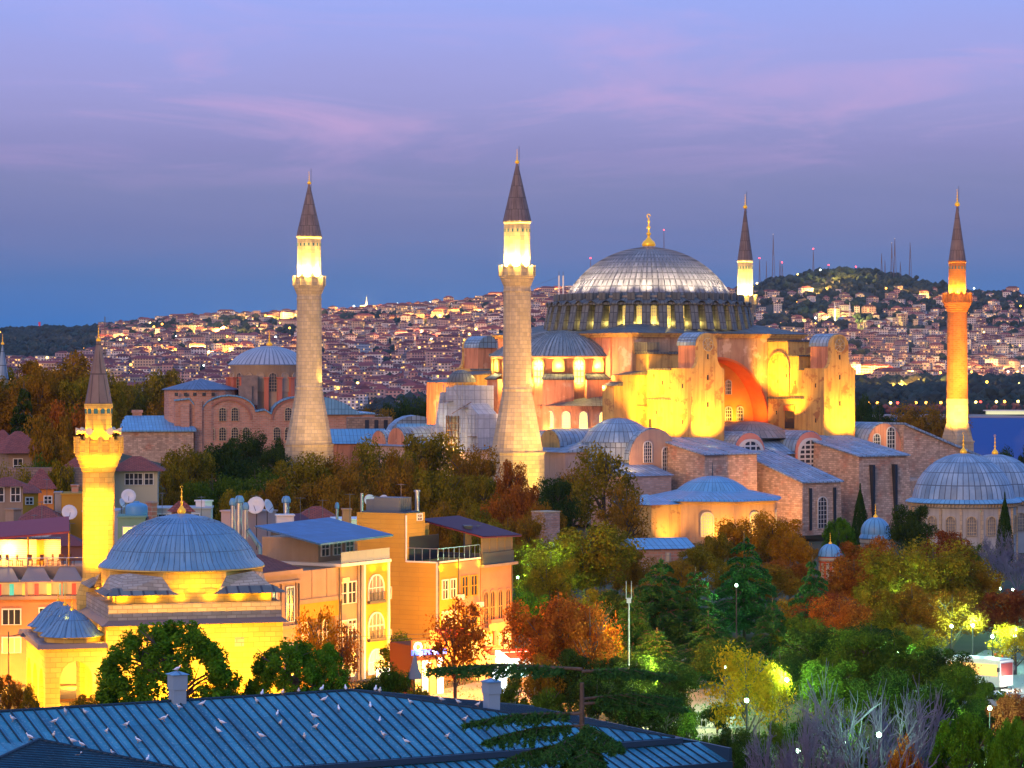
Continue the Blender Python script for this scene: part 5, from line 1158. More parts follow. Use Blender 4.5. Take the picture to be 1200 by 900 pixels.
b = MB(); b.box(.5, 5.5, 3.25, 3.3, zt4, zt4 + 2.2); b.build('terrace_doors', glass, T4)
for x in (.2, 3.3, 7.0): lamp((x, -.7, -1.6), 95 * SK, YS, .1, (x, -.1, 2.5), 110, parent=T4); lamp((x, -.55, zt4 - .55), 22 * SK, YS, .1, (x + .1, -.1, zt4), 170, parent=T4)
for x in (1.5, 4.5, 6.5): lamp((x, -.8, -3.6), 75 * SK, YS, .12, (x, 0, -1.5), 150, parent=T4)
b = MB(); b.box(.3, 2.9, 3.8, 8.2, zz(603, D4), zz(603, D4) + .1); b.box(.5, 2.5, 4.3, 7.0, zz(603, D4) + .1, zz(603, D4) + 1.35); b.box(.6, 2.3, 7.05, 7.9, zz(603, D4) + .1, zz(603, D4) + 1.15); [b.tube((.55 + .3 * k, 4.25, zz(603, D4) + .1), (.55 + .3 * k, 4.25, zz(603, D4) + 1.3), .03, n=4) for k in range(7)]; b.build('roof_plant', mat('plant_grey_blue', (.10, .13, .17), None, rough=.5), T4)
b = MB(); b.tube((4.6, 5, zz(618, D4)), (4.6, 5, zz(580, D4)), .2, n=10); b.tube((4.6, 5, zz(580, D4)), (4.6, 5, zz(578, D4)), .3, n=10); b.build('steel_flue', steel, T4)
for k, (y, z) in enumerate(((5.9, -1.1), (6.8, -1.1), (5.2, -2.2), (6.2, -2.3), (7.4, -1.9), (7.4, -2.9), (8.6, -2.6), (4.2, -2.4))):
    ac = thing('air_conditioner', 'x', 'air conditioner', T4.location, SR); b = MB(); b.box(-.42, -.02, y - .42, y + .42, z - .3, z + .3); b.build('casing', white, ac)
    b = MB(); [b.tube((-.44, y - .1 + .24 * math.cos(TAU * q / 16), z + .24 * math.sin(TAU * q / 16)), (-.44, y - .1 + .24 * math.cos(TAU * (q + 1) / 16), z + .24 * math.sin(TAU * (q + 1) / 16)), .025, n=4) for q in range(16)]; b.tube((-.43, y - .1, z), (-.46, y - .1, z), .2, n=12, sm=False); b.build('fan', dark, ac)
    tag(ac, 'white air conditioner unit bolted low on the mustard boarded wall', group='air conditioners on the mustard wall')
T5 = thing('peach_house', 'slim peach coloured house with tall arched windows and dark roof terrace', 'house', front(562.5, 254.5), SR); D5 = 256
b = MB(); b.box(0, 5.6, -.1, 8, G1, zz(664, D5)); b.build('wall', peach, T5); z5 = zz(664, D5)
b = MB(); b.box(-.2, 5.9, -.6, 8, z5, z5 + .25); b.box(.2, 3.6, -.9, 0, 1.1 - 2.6, 1.1 - 2.3); b.box(.2, 3.6, -.9, -.8, -1.2, -.8); b.build('cornice', cream, T5)
for x in (.8, 2.0, 3.4, 4.8): simple_win(T5, x, -.9, .75, 2.9, glass, fr=peach, at=-.1, curved=True)
for x in (1.2, 3, 4.6): simple_win(T5, x, -3.9, 1.1, 1.9, warm, at=-.1)
b = MB(); b.box(0, 5.6, -.3, -.2, z5 + .25, z5 + 1.3); b.box(-.02, .08, -.3, 5, z5 + .25, z5 + 1.3); b.build('terrace_screen', dark, T5)
b = MB(); [b.box(x, x + .1, -.2, -.1, z5 + 1.3, z5 + 2.9) for x in (0, 1.4, 2.8, 4.2, 5.5)]; b.box(.1, 5.5, -.14, -.12, z5 + 1.3, z5 + 2.8); b.build('glazing', mat('terrace_glazing', (.14, .13, .12), None, rough=.1), T5)
b = MB(); b.add([(-.8, -.8, z5 + 2.9), (6.2, -.8, z5 + 2.7), (6.2, 6, z5 + 4.3), (-.8, 6, z5 + 4.3)], [(0, 1, 2, 3)]); b.prism([(-.8, -.8, z5 + 2.85), (6.2, -.8, z5 + 2.65), (6.2, 6, z5 + 4.25), (-.8, 6, z5 + 4.25)], (0, 0, -.12)); b.build('terrace_roof', mat('dark_plum_roof', (.10, .02, .04), None, rough=.6), T5)
for x in (.3, 2.7, 5.3): lamp((x, -.8, -2.2), 55 * SK, (1, .42, .06), .1, (x, -.1, 1), 130, parent=T5)
b = MB(); b.box(1.9, 2.5, -.5, -.35, -3.3, -1.6); b.build('neon_sign', glow('red_neon', (1, .08, .02), 4), T5)
# backs of the houses behind: pale plant rooms, flues, dishes, tanks
def block(px0, px1, yt, yb, D, m, label, name='rear_house', cat='house', depth=6, rz=R(20), roof=None, rh=1.4, wins=(), over=.4, pane=glass):
    k = D / FPX; w = (px1 - px0) * k / math.cos(rz) * .96; ze = CAMZ - (yt - CY) * k
    t = thing(name, label, cat, P(px0, 435, D) - Vector((0, 0, CAMZ)), rz); b = MB(); b.box(0, w, 0, depth, CAMZ - (yb - CY) * k - 3 if (yb and name != 'rear_house') else gz(P(px0, 0, D).x, D) - 1, ze); b.build('wall', m, t)
    if roof:
        b = MB(); o = over; b.add([(-o, -o, ze), (w + o, -o, ze), (w + o, depth + o, ze), (-o, depth + o, ze), (min(w, depth) * .4, depth / 2, ze + rh), (w - min(w, depth) * .4, depth / 2, ze + rh)], [(0, 1, 5, 4), (1, 2, 5), (2, 3, 4, 5), (3, 0, 4), (3, 2, 1, 0)]); b.build('roof', roof, t)
    else: b = MB(); b.box(-.1, w + .1, -.1, depth + .1, ze, ze + .15); b.build('coping', m, t)
    for fx, y, w_, h_ in wins: simple_win(t, w * fx, CAMZ - (y - CY) * k, w_, h_, pane)
    return t
block(290, 322, 601, 665, 262, mat('mauve_render', (.50, .38, .34), None), 'pale mauve plant room behind tall steel flues', depth=3.5, rz=R(50))
block(322, 396, 632, 665, 266, dark, 'low dark roofed range between the plant room and the blue roof', depth=8, roof=mat('plum_tin_roof', (.10, .03, .045), None, rough=.5), rh=2.2)
block(392, 452, 610, 640, 300, white, 'white roofed workshop behind the blue tin roof', depth=5, rz=R(8))
block(170, 250, 597, 640, 290, mat('grey_shed_render', (.42, .42, .42), None), 'long pale flat roofed shed behind the small mosque dome', depth=5, rz=R(4), wins=((.2, 612, 1.6, .8), (.45, 612, 1.6, .8), (.7, 612, 1.6, .8)))
block(138, 171, 607, 660, 272, mat('sea_green_render', (.16, .30, .20), (.20, .34, .24), .5), 'green rendered house with a lit yellow window behind the yellow minaret', depth=5, rz=R(6), wins=((.38, 634, .9, 1.3), (.8, 628, .9, .9)), pane=glow('green_house_window', (1, .78, .12), 1.6))
block(97, 140, 600, 660, 285, mat('cool_grey_render', (.34, .37, .42), None), 'grey flat roofed house mostly hidden behind the yellow minaret', depth=5, rz=R(3))
block(205, 224, 600, 606, 284, peach, 'tiny peaked dormer hut on the pale shed roof', depth=1.5, rz=R(20), roof=tile, rh=1.1)
block(345, 400, 612, 640, 310, tile, 'orange red tiled house behind the dark range', depth=7, rz=R(5), roof=tile, rh=1.6)
def flue(px, yt, yb, D, r, label, cap_=True):
    t = thing('steel_flue', label, 'flue', P(px, yb, D)); h = (yb - yt) * D / FPX; b = MB(); b.tube((0, 0, -4), (0, 0, h), r, n=12); b.build('pipe', steel, t)
    if cap_: b = MB(); b.lathe([(r * 1.5, h - .1), (r * 1.55, h + .2), (r * 1.0, h + .5), (.02, h + .55)], 12); b.build('cowl', lead_blue, t)
flue(273, 591, 634, 245, .21, 'outermost shiny flue of the three beside the blue mosque dome')
flue(280.5, 588, 648, 243, .27, 'thickest and tallest steel flue beside the blue mosque dome'); flue(288, 596, 640, 246, .2, 'shortest of three steel flues, nearest the mauve plant room')
flue(335.5, 588, 612, 262, .28, 'squat blue capped vent on the white box beyond the plant room'); flue(395, 595, 622, 280, .14, 'thin blue capped flue behind the blue tin roof'); flue(424, 578, 612, 285, .16, 'slim steel stack rising by two satellite dishes', False)
t = thing('slanting_duct', 'bright blue grey duct slanting down beside the steel flues', 'duct', P(290, 620, 243)); b = MB(); b.tube((0, 0, 0), (1.15, 0, -1.6), .2, n=10); b.tube((1.15, 0, -1.6), (1.15, 0, -2.6), .2, n=10); b.build('duct_pipe', lead_blue, t)
block(325, 345, 605, 618, 260, white, 'small white box under a squat blue capped vent', 'roof_box', 'roof box', depth=1.5, rz=R(10))
def dish(px, py, D, r, az, label):
    t = thing('satellite_dish', label, 'satellite dish', P(px, py, D)); b = MB(); n = 16; b.lathe([(.01, 0), (r * .5, .06 * r), (r * .85, .2 * r), (r, .3 * r), (r * .98, .33 * r), (r * .5, .1 * r), (.01, .04 * r)], n); o = b.build('bowl', mat('dish_white', (.66, .67, .68), None, rough=.5) if 'dish_white' not in bpy.data.materials else bpy.data.materials['dish_white'], t)
    o.rotation_euler = (R(70), 0, az); b = MB(); b.tube((0, .1, 0), (0, .15, -2.2 * r - 2.2), .05, n=5); b.tube((0, 0, -r * .8), (math.sin(az) * r, -math.cos(az) * r, r * .1), .03, n=4); b.build('mount', dark, t)
dish(300.5, 593, 262, .85, -.2, 'big white satellite dish on top of the mauve plant room'); dish(313, 594, 262, .7, 1.1, 'side-turned blue white dish next to the big dish on the plant room')
dish(433, 587, 290, .65, .4, 'white round dish beside the slim steel stack'); dish(450, 588, 292, .7, -.6, 'tilted dish nearer to the mustard stair tower'); dish(150.5, 582, 285, .75, .2, 'round white dish beside the blue water tank'); dish(81, 601, 270, .75, .3, 'white dish below the yellow wall near the yellow minaret'); dish(142, 590, 283, .5, 1.2, 'narrow side-on dish next to the yellow minaret'); dish(4, 629, 240, .7, -.3, 'white dish at the very edge above the lit restaurant roof')
t = thing('water_tank', 'round blue plastic water tank on the green house roof', 'water tank', P(160, 606, 275)); b = MB(); b.lathe([(.01, 0), (1.05, 0), (1.1, .1), (1.1, 1.0), (1.0, 1.2), (.5, 1.4), (.3, 1.42), (.3, 1.55), (.01, 1.56)], 20); b.build('tank', mat('blue_plastic', (.10, .30, .52), None, rough=.4), t); b = MB(); b.box(-1.1, 1.1, -.8, .8, -.25, 0); b.build('stand', dark, t)
# shop kiosk with its red and blue sign on the corner
T6 = thing('corner_shop', 'bright little shop under a red and blue neon fascia below the mustard building', 'shop', front(484, 226), R(30))
D6 = 226; z6 = lambda y: CAMZ - (y - CY) * D6 / FPX
b = MB(); b.box(0, 2.9, .1, 4, G1, z6(757)); b.build('wall', mat('shop_timber', (.09, .03, .02), None), T6)
b = MB(); b.box(-.1, 3.0, -.15, .1, z6(768), z6(762)); b.build('blue_fascia', glow('blue_neon', (.02, .10, 1), 2.6), T6)
b = MB(); b.box(-.1, 3.0, -.16, .1, z6(761.5), z6(751)); b.build('red_fascia', glow('red_fascia_light', (1, .10, .02), 1.6), T6)
b = MB(); b.tube((.35, -.22, z6(758)), (.35, -.16, z6(758)), .38, n=16); b.build('round_logo', glow('cyan_logo', (.1, .75, .85), 2), T6); b = MB(); b.tube((.35, -.25, z6(758)), (.35, -.22, z6(758)), .2, n=12); b.build('logo_center', glow('orange_logo', (1, .45, .05), 2), T6)
b = MB()
for k in range(9): x = .95 + k * .21; b.box(x, x + .12, -.19, -.17, z6(760), z6(760) + .35 + .12 * math.sin(k * 2.1)); b.box(x, x + .17, -.19, -.17, z6(760) + .12 + .1 * (k % 2), z6(760) + .2 + .1 * (k % 2))
b.build('lettering', glow('amber_lettering', (1, .65, .1), 3), T6)
for k in range(4): b = MB(); b.box(.15 + k * .7, .7 + k * .7, 0, .12, G1 + .4, z6(775)); b.build('lit_window', glow('shop_window_light_%s' % 'abcd'[k], ((1, .5, .12), (1, .75, .4), (1, .35, .06), (1, .8, .5))[k], 1.5), T6)
lamp((1.5, -1.4, -2.2), 160, (1, .55, .12), .2, parent=T6)
starm = glow('star_light', (1, .95, .85), 5)
for k, (px, py) in enumerate(((486, 778), (494, 766), (502, 777), (508, 764), (516, 774))):
    t = thing('star_lamp', 'hanging white star lamp outside the neon fronted shop', 'star lamp', P(px, py, 224), group='star lamps by the shop'); b = MB()
    for q in range(6): a = TAU * q / 6; b.tube((0, 0, 0), (.26 * math.cos(a), 0, .26 * math.sin(a)), .07, .01, 4)
    b.build('star', starm, t); b = MB(); b.tube((0, 0, .2), (0, 0, .75), .015, n=3); b.build('cord', dark, t)
# row of shop stalls on the street beyond
for px0, px1, yt, D, c, lab in ((520, 560, 742, 238, (1, .40, .06), 'open shopfront glowing orange under the bare orange tree'), (575, 600, 762, 236, (1, .5, .12), 'bright shop bay near the white lit screen'), (598, 635, 766, 232, (.55, .95, .8), 'stall with cold white counter under a red awning')):
    t = thing('shop_stall', lab, 'stall', front(px0, D), R(25)); k = D / FPX; w = (px1 - px0) * k; b = MB(); b.box(0, w, 1.2, 3, G1, zz(yt, D)); b.build('back_wall', glow('stall_light_' + lab.split()[1], c, 1.1), t)
    b = MB(); b.prism([(0, 0, zz(yt + 6, D)), (w, 0, zz(yt + 6, D)), (w, 2, zz(yt - 1, D)), (0, 2, zz(yt - 1, D))], (0, 0, .1)); b.build('awning', mat('red_awning', (.55, .04, .03), None), t)
    b = MB(); b.box(.1, w - .1, .2, .8, G1, G1 + 1.7); b.build('counter', mat('stall_counter', (.35, .2, .1), None), t)
    b = MB()
    for q in range(int(w / .35)): b.box(.2 + q * .35, .42 + q * .35, .3, .6, G1 + 1.7, G1 + 1.95 + .15 * (q % 3))
    b.build('goods', glow('goods_' + lab.split()[1], (c[0], c[1] * 1.2, c[2] * 1.5), 1.2), t); lamp((w / 2, -.8, zz(yt + 10, D)), 60, c, .2, parent=t)
t = thing('lit_screen', 'white illuminated advertising panel standing on the pavement', 'panel', front(585, 222), R(20)); b = MB(); b.box(-.55, .55, -.1, .1, -3.4, -1.4); b.build('screen', glow('screen_white', (.75, .92, 1), 4), t); b = MB(); b.box(-.65, .65, -.08, .12, G1, -3.4); b.build('stand', dark, t)
for x, y in ((-15, 226), (-9, 236), (-4, 246), (1, 254)): lamp((x, y, -2.6), 800, (1, .34, .02), .25, name='street_glow_light')  # lamps added at street level to turn the lower fronts orange
for x, y in ((-3, 226), (3, 232), (6, 222), (-1, 240), (10, 228), (8, 240)): lamp((x, y, .5), 1150, (1, .36, .025), .3, name='street_glow_light')
lamp((1.2, 262, -1), 500, (.25, 1, .25), .3, name='street_glow_light')
# ================================================================== restaurant and old houses on the far left
TR = thing('restaurant', 'salmon restaurant building with glazed lit dining terrace and lit timber roof bar', 'restaurant', front(-14, 232), R(9)); D7 = 232; z7 = lambda y: CAMZ - (y - CY) * D7 / FPX
b = MB(); b.box(0, 7.9, 0, 9, G1, z7(703)); b.build('wall', pinkw, TR)
b = MB(); b.box(-.1, 8.0, -.35, 9, z7(703), z7(699)); b.box(-.1, 8.0, -.2, 9, z7(683), z7(681)); [b.box(x, x + .22, -.15, .1, z7(699), z7(683)) for x in (0, 3.0, 5.9, 7.7)]; b.build('terrace_frame', cream, TR)
b = MB(); b.box(0, 7.8, 1.6, 1.7, z7(699), z7(683)); b.build('back_glow', glow('dining_glow', (.75, .45, .16), .5), TR)
for k, c in enumerate(((1, .06, .05), (.1, .7, .5), (1, .6, .1), (1, .08, .05), (.6, .8, .1), (.05, .5, .35), (1, .1, .05))): b = MB(); b.box(.7 + k * 1.02, 1.05 + k * 1.02, 1.0, 1.3, z7(699), z7(686)); b.build('drape', glow('drape_light_%s' % 'abcdefg'[k], c, .55), TR)
b = MB()
for x0 in (0, 2.6, 5.2): b.add([(x0, -.35, z7(682)), (x0 + 2.55, -.35, z7(682)), (x0 + 1.9, 2.4, z7(668)), (x0 + .6, 2.4, z7(668))], [(0, 1, 2, 3)])
b.build('awning_panels', mat('grey_canvas', (.20, .19, .20), None), TR)
b = MB(); b.box(0, 7.9, 2.4, 9, z7(681), z7(667)); b.build('upper_deck', cream, TR)
for x, z in ((1.9, 732), (4.9, 731), (1.9, 765), (4.9, 765)): simple_win(TR, x, z7(z), 1.4, 1.2, dim if z > 740 else glass, bars=(3, 1))
b = MB(); b.box(0, 5.9, 5, 8.5, z7(667), z7(637)); bar_ = b.build('roof_bar', mat('white_boards', (.60, .50, .40), None, brick=(3, .16, .02, (.35, .25, .18), .08)), TR)
b = MB(); b.add([(-.5, 3.4, z7(634)), (6.6, 3.4, z7(626)), (6.6, 8.8, z7(612)), (-.5, 8.8, z7(620))], [(0, 1, 2, 3)]); b.prism([(-.5, 3.4, z7(634) - .02), (6.6, 3.4, z7(626) - .02), (6.6, 8.8, z7(612) - .02), (-.5, 8.8, z7(620) - .02)], (0, 0, -.15)); b.build('bar_roof', mat('dark_red_tin', (.28, .05, .06), None, rough=.6), bar_)
for x_, y_ in ((3.2, 630), (6.6, 626)): b = MB(); b.tube((x_, 3.6, z7(667)), (x_, 3.6, z7(y_)), .08, n=6); b.build('post', yel2, bar_)
b = MB(); b.box(3.9, 4.5, 4.7, 5.02, z7(667), z7(637)); b.build('partition', yel2, bar_)
lamp((1.6, 4.2, z7(648)), 130, (1, .58, .12), .18, parent=TR); lamp((3.4, 4.2, z7(650)), 40, (1, .4, .06), .12, parent=TR); lamp((5.2, 4.2, z7(648)), 45, (1, .4, .06), .12, parent=TR); lamp((.4, 4.0, z7(655)), 40, (1, .35, .04), .12, parent=TR)
b = MB(); b.tube((0, 2.6, z7(657)), (7.9, 2.6, z7(657)), .05, n=5); [b.tube((x, 2.6, z7(667)), (x, 2.6, z7(657)), .04, n=5) for x in (0, 1.6, 3.2, 4.8, 6.4, 7.8)]; b.build('deck_rail', steel, TR)
for k in range(8):
    x = .8 + k * .85; t = thing('cafe_chair', 'brown cafe chair on the lit upper deck of the restaurant', 'chair', TR.matrix_basis @ Vector((0, 0, 0)), group='chairs on the upper deck'); t.location = front(-14, 232) + Matrix.Rotation(R(9), 3, 'Z') @ Vector((x, 3.3 + .4 * (k % 2), z7(667))); t.rotation_euler.z = R(9) + k
    b = MB(); b.box(-.22, .22, -.22, .22, .42, .47); b.build('seat', mat('chair_wood', (.16, .07, .03), None) if 'chair_wood' not in bpy.data.materials else bpy.data.materials['chair_wood'], t); b = MB(); b.box(-.22, .22, .18, .22, .5, .95); b.build('backrest', bpy.data.materials['chair_wood'], t)
    for sx in (-.19, .19):
        for sy in (-.19, .19): b = MB(); b.box(sx - .02, sx + .02, sy - .02, sy + .02, 0, .42); b.build('leg', bpy.data.materials['chair_wood'], t)
lamp((2, -3, -3), 420, (1, .40, .04), .2, parent=TR); lamp((6.8, -2.5, -3.2), 420, (1, .40, .04), .2, parent=TR); lamp((4.5, -1.6, z7(690)), 60, (1, .3, .1), .2, parent=TR)
block(-8, 27, 570, 640, 300, cream, 'cream house with two white windows under a plum red roof', rz=R(12), roof=tile, rh=.9, wins=((.2, 588, .9, 1.5), (.75, 588, .9, 1.5)), depth=6, over=.7)
block(24, 45, 578, 630, 310, yel2, 'small yellow house with a red roof behind the cream house', rz=R(10), roof=tile, rh=.9, wins=((.5, 591, .7, .7),))
block(40, 63, 573, 620, 330, mat('orange_render', (.60, .22, .05), None), 'orange house under a wide old tiled roof', rz=R(14), roof=tile, rh=2.2, wins=((.7, 590, .8, .8),), depth=8)
block(72, 98, 580, 640, 290, yel2, 'flat topped yellow wall house against the yellow minaret', rz=R(5), depth=5)
block(64, 72, 578, 640, 291, mat('concrete', (.30, .30, .30), None), 'narrow grey concrete chimney shaft beside the yellow wall', 'chimney_shaft', 'chimney', depth=1.5, rz=R(5))
block(30, 66, 609, 640, 285, mat('pale_blue_boards', (.44, .47, .52), None, brick=(.3, 9, .02, (.3, .3, .34), .05, 0)), 'pale boarded lean-to under a brown tiled roof', rz=R(8), roof=tile, rh=1.3, over=.8)
block(-6, 45, 645, 668, 262, mat('brown_boards', (.14, .055, .035), None), 'brown timber attic house behind the lit roof bar', rz=R(10), roof=mat('brown_tiles', (.22, .065, .045), (.17, .06, .045), .8, .9, (.5, .32, .05, (.1, .03, .03), .2)), rh=1.8, depth=7)
block(45, 98, 640, 670, 268, mat('plum_boards', (.20, .10, .10), None), 'low plum roofed range below the white dish', rz=R(7), roof=mat('plum_tiles', (.20, .06, .06), None), rh=1.2, depth=5)
block(10, 46, 531, 585, 400, cream, 'old villa with wide red tiled roof beside the dark conifer', rz=R(18), roof=tile, rh=3.0, wins=((.3, 553, 1.2, 1.8),), depth=12, over=1.2)
block(-8, 12, 522, 575, 410, mat('dark_red_timber', (.20, .03, .03), None), 'dark red timber house at the edge by the villa', rz=R(8), roof=tile, rh=2.2, depth=8, over=.8, wins=((.5, 540, 1.2, 1.6),))
block(80, 128, 548, 590, 380, cream, 'red roofed house glimpsed behind the yellow minaret', rz=R(8), roof=tile, rh=2.2, depth=7, over=.8)
block(134, 186, 552, 590, 385, mat('pale_olive_render', (.50, .46, .32), None), 'pale olive house with white windows under a red roof', rz=R(6), roof=tile, rh=1.9, depth=8, over=1.0, wins=((.35, 568, 1.1, 1.5), (.55, 568, 1.1, 1.5), (.8, 568, 1.1, 1.5)))
t = thing('garden_wall', 'old pinkish stone garden wall below the red roofed villa', 'wall', front(-6, 370), R(4)); b = MB(); b.box(0, 12, 0, .8, -9, zz(548, 370)); b.build('masonry', mat('old_wall_stone', (.34, .22, .18), (.26, .19, .16), .4, .92, (.7, .35, .05, (.2, .15, .13), .25), bump=.5), t)

# aerials, boxes, chimneys and drain pipes that crowd the old roofs
am = mat('aerial_metal', (.16, .16, .17), None)
cl = random.Random(44)
def aerial(px, py, D, h, label, group='tv aerials on the old roofs'):
    t = thing('tv_aerial', label, 'aerial', P(px, py, D), cl.uniform(0, 3), group); b = MB(); b.tube((0, 0, -3), (0, 0, h), .03, n=4); b.build('mast', am, t); b = MB(); b.tube((-.5, 0, h - .1), (.5, 0, h - .1), .02, n=4); [b.tube((-.45 + .18 * k, -.28, h - .1), (-.45 + .18 * k, .28, h - .1), .014, n=3) for k in range(6)]; b.build('antenna', am, t)
for px, py, D, h in ((49, 640, 262, 4.2), (40, 640, 264, 3.0), (68, 640, 270, 3.4), (82, 642, 266, 2.4), (20, 648, 258, 2.2), (352, 612, 268, 2.4), (362, 618, 266, 1.8), (378, 612, 270, 2.2), (410, 606, 285, 2.4), (440, 606, 285, 2.2), (300, 600, 263, 1.6), (470, 590, 252, 1.8), (190, 600, 286, 2.0), (236, 600, 286, 1.6), (55, 578, 305, 1.6), (560, 640, 258, 2.0)):
    aerial(px, py, D, h, 'thin tv aerial sticking up from the crowded roofs')
for px0, px1, yt, yb, D, m, lab in ((318, 330, 622, 650, 258, dark, 'small dark roof box under the slanting duct'), (352, 362, 640, 660, 246, lead_blue, 'blue grey ventilation box on the roof behind the parapet'), (330, 346, 648, 662, 244, white, 'white air handling box on the red tiled roof edge'), (366, 388, 645, 662, 243, mat('pale_panel_boards', (.42, .38, .36), None), 'pale boarded lift housing behind the parapet'), (402, 412, 598, 620, 292, pinkw, 'salmon chimney stack under the slim steel stack'), (442, 447, 598, 620, 292, mat('mauve_stack', (.42, .28, .26), None), 'mauve chimney stack beside the tilted dish'), (16, 24, 598, 620, 296, cream, 'cream chimney beside the yellow house'), (84, 92, 570, 590, 292, brickr, 'brick chimney above the yellow wall'), (178, 184, 590, 600, 288, brickr, 'little brick chimney on the pale shed'), (240, 248, 588, 600, 292, white, 'white vent box at the end of the pale shed'), (545, 553, 618, 640, 256, dark, 'dark chimney between the stair tower and plum roof')):
    block(px0, px1, yt, yb, D, m, lab, 'roof_box', 'roof box', depth=1.4, rz=R(cl.uniform(5, 50)))
for T_, xs, ztop in ((T3, (.2, 3.45, 7.62), 5.7), (T4, (-.12, 3.25), 5.4), (T5, (5.5,), 4.8), (T2, (.08, 6.5), 2.9), (T, (.1, 5.2), 4.8)):
    for x in xs: b = MB(); b.tube((x, -.18, G1), (x, -.18, ztop), .06, n=6); b.build('drain_pipe', dark, T_)
for x, z in ((1.8, .7), (3.3, 1.9), (6.7, 1.0), (6.9, -1.6)):
    b = MB(); b.box(x - .3, x + .3, -.6, -.15, z - .22, z + .22); b.build('air_conditioner', white, T4 if x > 3 else T3)
for T_, x, z, w_, h_, c in ((T3, 1.1, 4.4, .9, .35, (1, .5, .1)), (T5, 3, -1.0, 2.6, .4, (1, .2, .05)), (T4, 5.4, -1.55, 2.8, .5, (1, .55, .1))):
    b = MB(); b.box(x - w_ / 2, x + w_ / 2, -.32, -.2, z, z + h_); b.build('sign_board', glow('sign_%d' % int(x * 10 + z * 100 + 500), c, 1.4), T_)
# ================================================================== trees
import numpy as np
def quads_mesh(name, pts, nrm, size, seed, aspect=1.0):
    """leaf-sized faces: one quad per point"""
    rg = np.random.default_rng(seed); n = len(pts)
    t = rg.normal(size=(n, 3)); nrm = nrm / (np.linalg.norm(nrm, axis=1, keepdims=True) + 1e-9)
    t -= nrm * (t * nrm).sum(1, keepdims=True); t /= np.linalg.norm(t, axis=1, keepdims=True) + 1e-9; b = np.cross(nrm, t)
    s = (size * rg.uniform(.4, 1.6, n))[:, None]
    v = np.stack([pts - t * s * aspect, pts + b * s * .55, pts + t * s * aspect, pts - b * s * .55], 1).reshape(-1, 3)
    me = bpy.data.meshes.new(name); me.vertices.add(len(v)); me.vertices.foreach_set('co', v.ravel())
    me.loops.add(4 * n); me.loops.foreach_set('vertex_index', np.arange(4 * n)); me.polygons.add(n)
    me.polygons.foreach_set('loop_start', np.arange(0, 4 * n, 4)); me.polygons.foreach_set('loop_total', np.full(n, 4)); me.update(); return me
def crown_points(seed, n, lobes, z0=.22, gap=.0, rx=.5, fill=.35):
    """leaf positions on the skins of many uneven lobes; unit tree: height 1, width 1"""
    rg = np.random.default_rng(seed); P_, N_ = [], []
    zc, hz = (1 + z0) / 2, (1 - z0) / 2
    for k in range(lobes):
        d = rg.normal(size=3); d /= np.linalg.norm(d); rad = rg.uniform(.30, .90)
        c = np.array([d[0] * rx * rad, d[1] * rx * rad, zc + d[2] * hz * rad]); r = rg.uniform(.09, .235) * (1.15 - .45 * rad) * (rx / .5)
        m = int(n / lobes * rg.uniform(.6, 1.5)); q = rg.normal(size=(m, 3)); q /= np.linalg.norm(q, axis=1, keepdims=True)
        rr = r * (1 - fill * rg.random((m, 1)) ** 1.5) * (1 + .25 * np.sin(q[:, :1] * 7 + k) * np.cos(q[:, 1:2] * 6))
        P_.append(c + q * rr * np.array([1, 1, .85])); N_.append(q + rg.normal(size=(m, 3)) * .55)
    return np.concatenate(P_), np.concatenate(N_)
def limb_mesh(seed, n=9, z0=.22, th=.022, rx=.42, top=.92):
    r_ = random.Random(seed); mb = MB(); mb.tube((0, 0, -.12), (.01, 0, z0 * .9), th * 1.25, th * .9, 8); mb.tube((.01, 0, z0 * .9), (.0, .01, .62), th * .9, th * .45, 7); mb.tube((0, .01, .62), (.02, 0, top), th * .45, th * .12, 6)
    for k in range(n):
        a = TAU * k / n + r_.uniform(-.3, .3); zs = z0 * .8 + (.55 - z0 * .4) * k / n; e = Vector((rx * r_.uniform(.55, .9) * math.cos(a), rx * r_.uniform(.55, .9) * math.sin(a), min(.93, zs + r_.uniform(.18, .4))))
        mid = Vector((0, 0, zs)) * .5 + e * .5 + Vector((0, 0, .03)); mb.tube((0, 0, zs), mid, th * .55, th * .36, 6); mb.tube(mid, e, th * .36, th * .08, 5)
        for j in range(3): mb.tube(mid, mid + Vector((r_.uniform(-.12, .12), r_.uniform(-.12, .12), r_.uniform(.04, .16))), th * .22, th * .05, 4)
    return mb
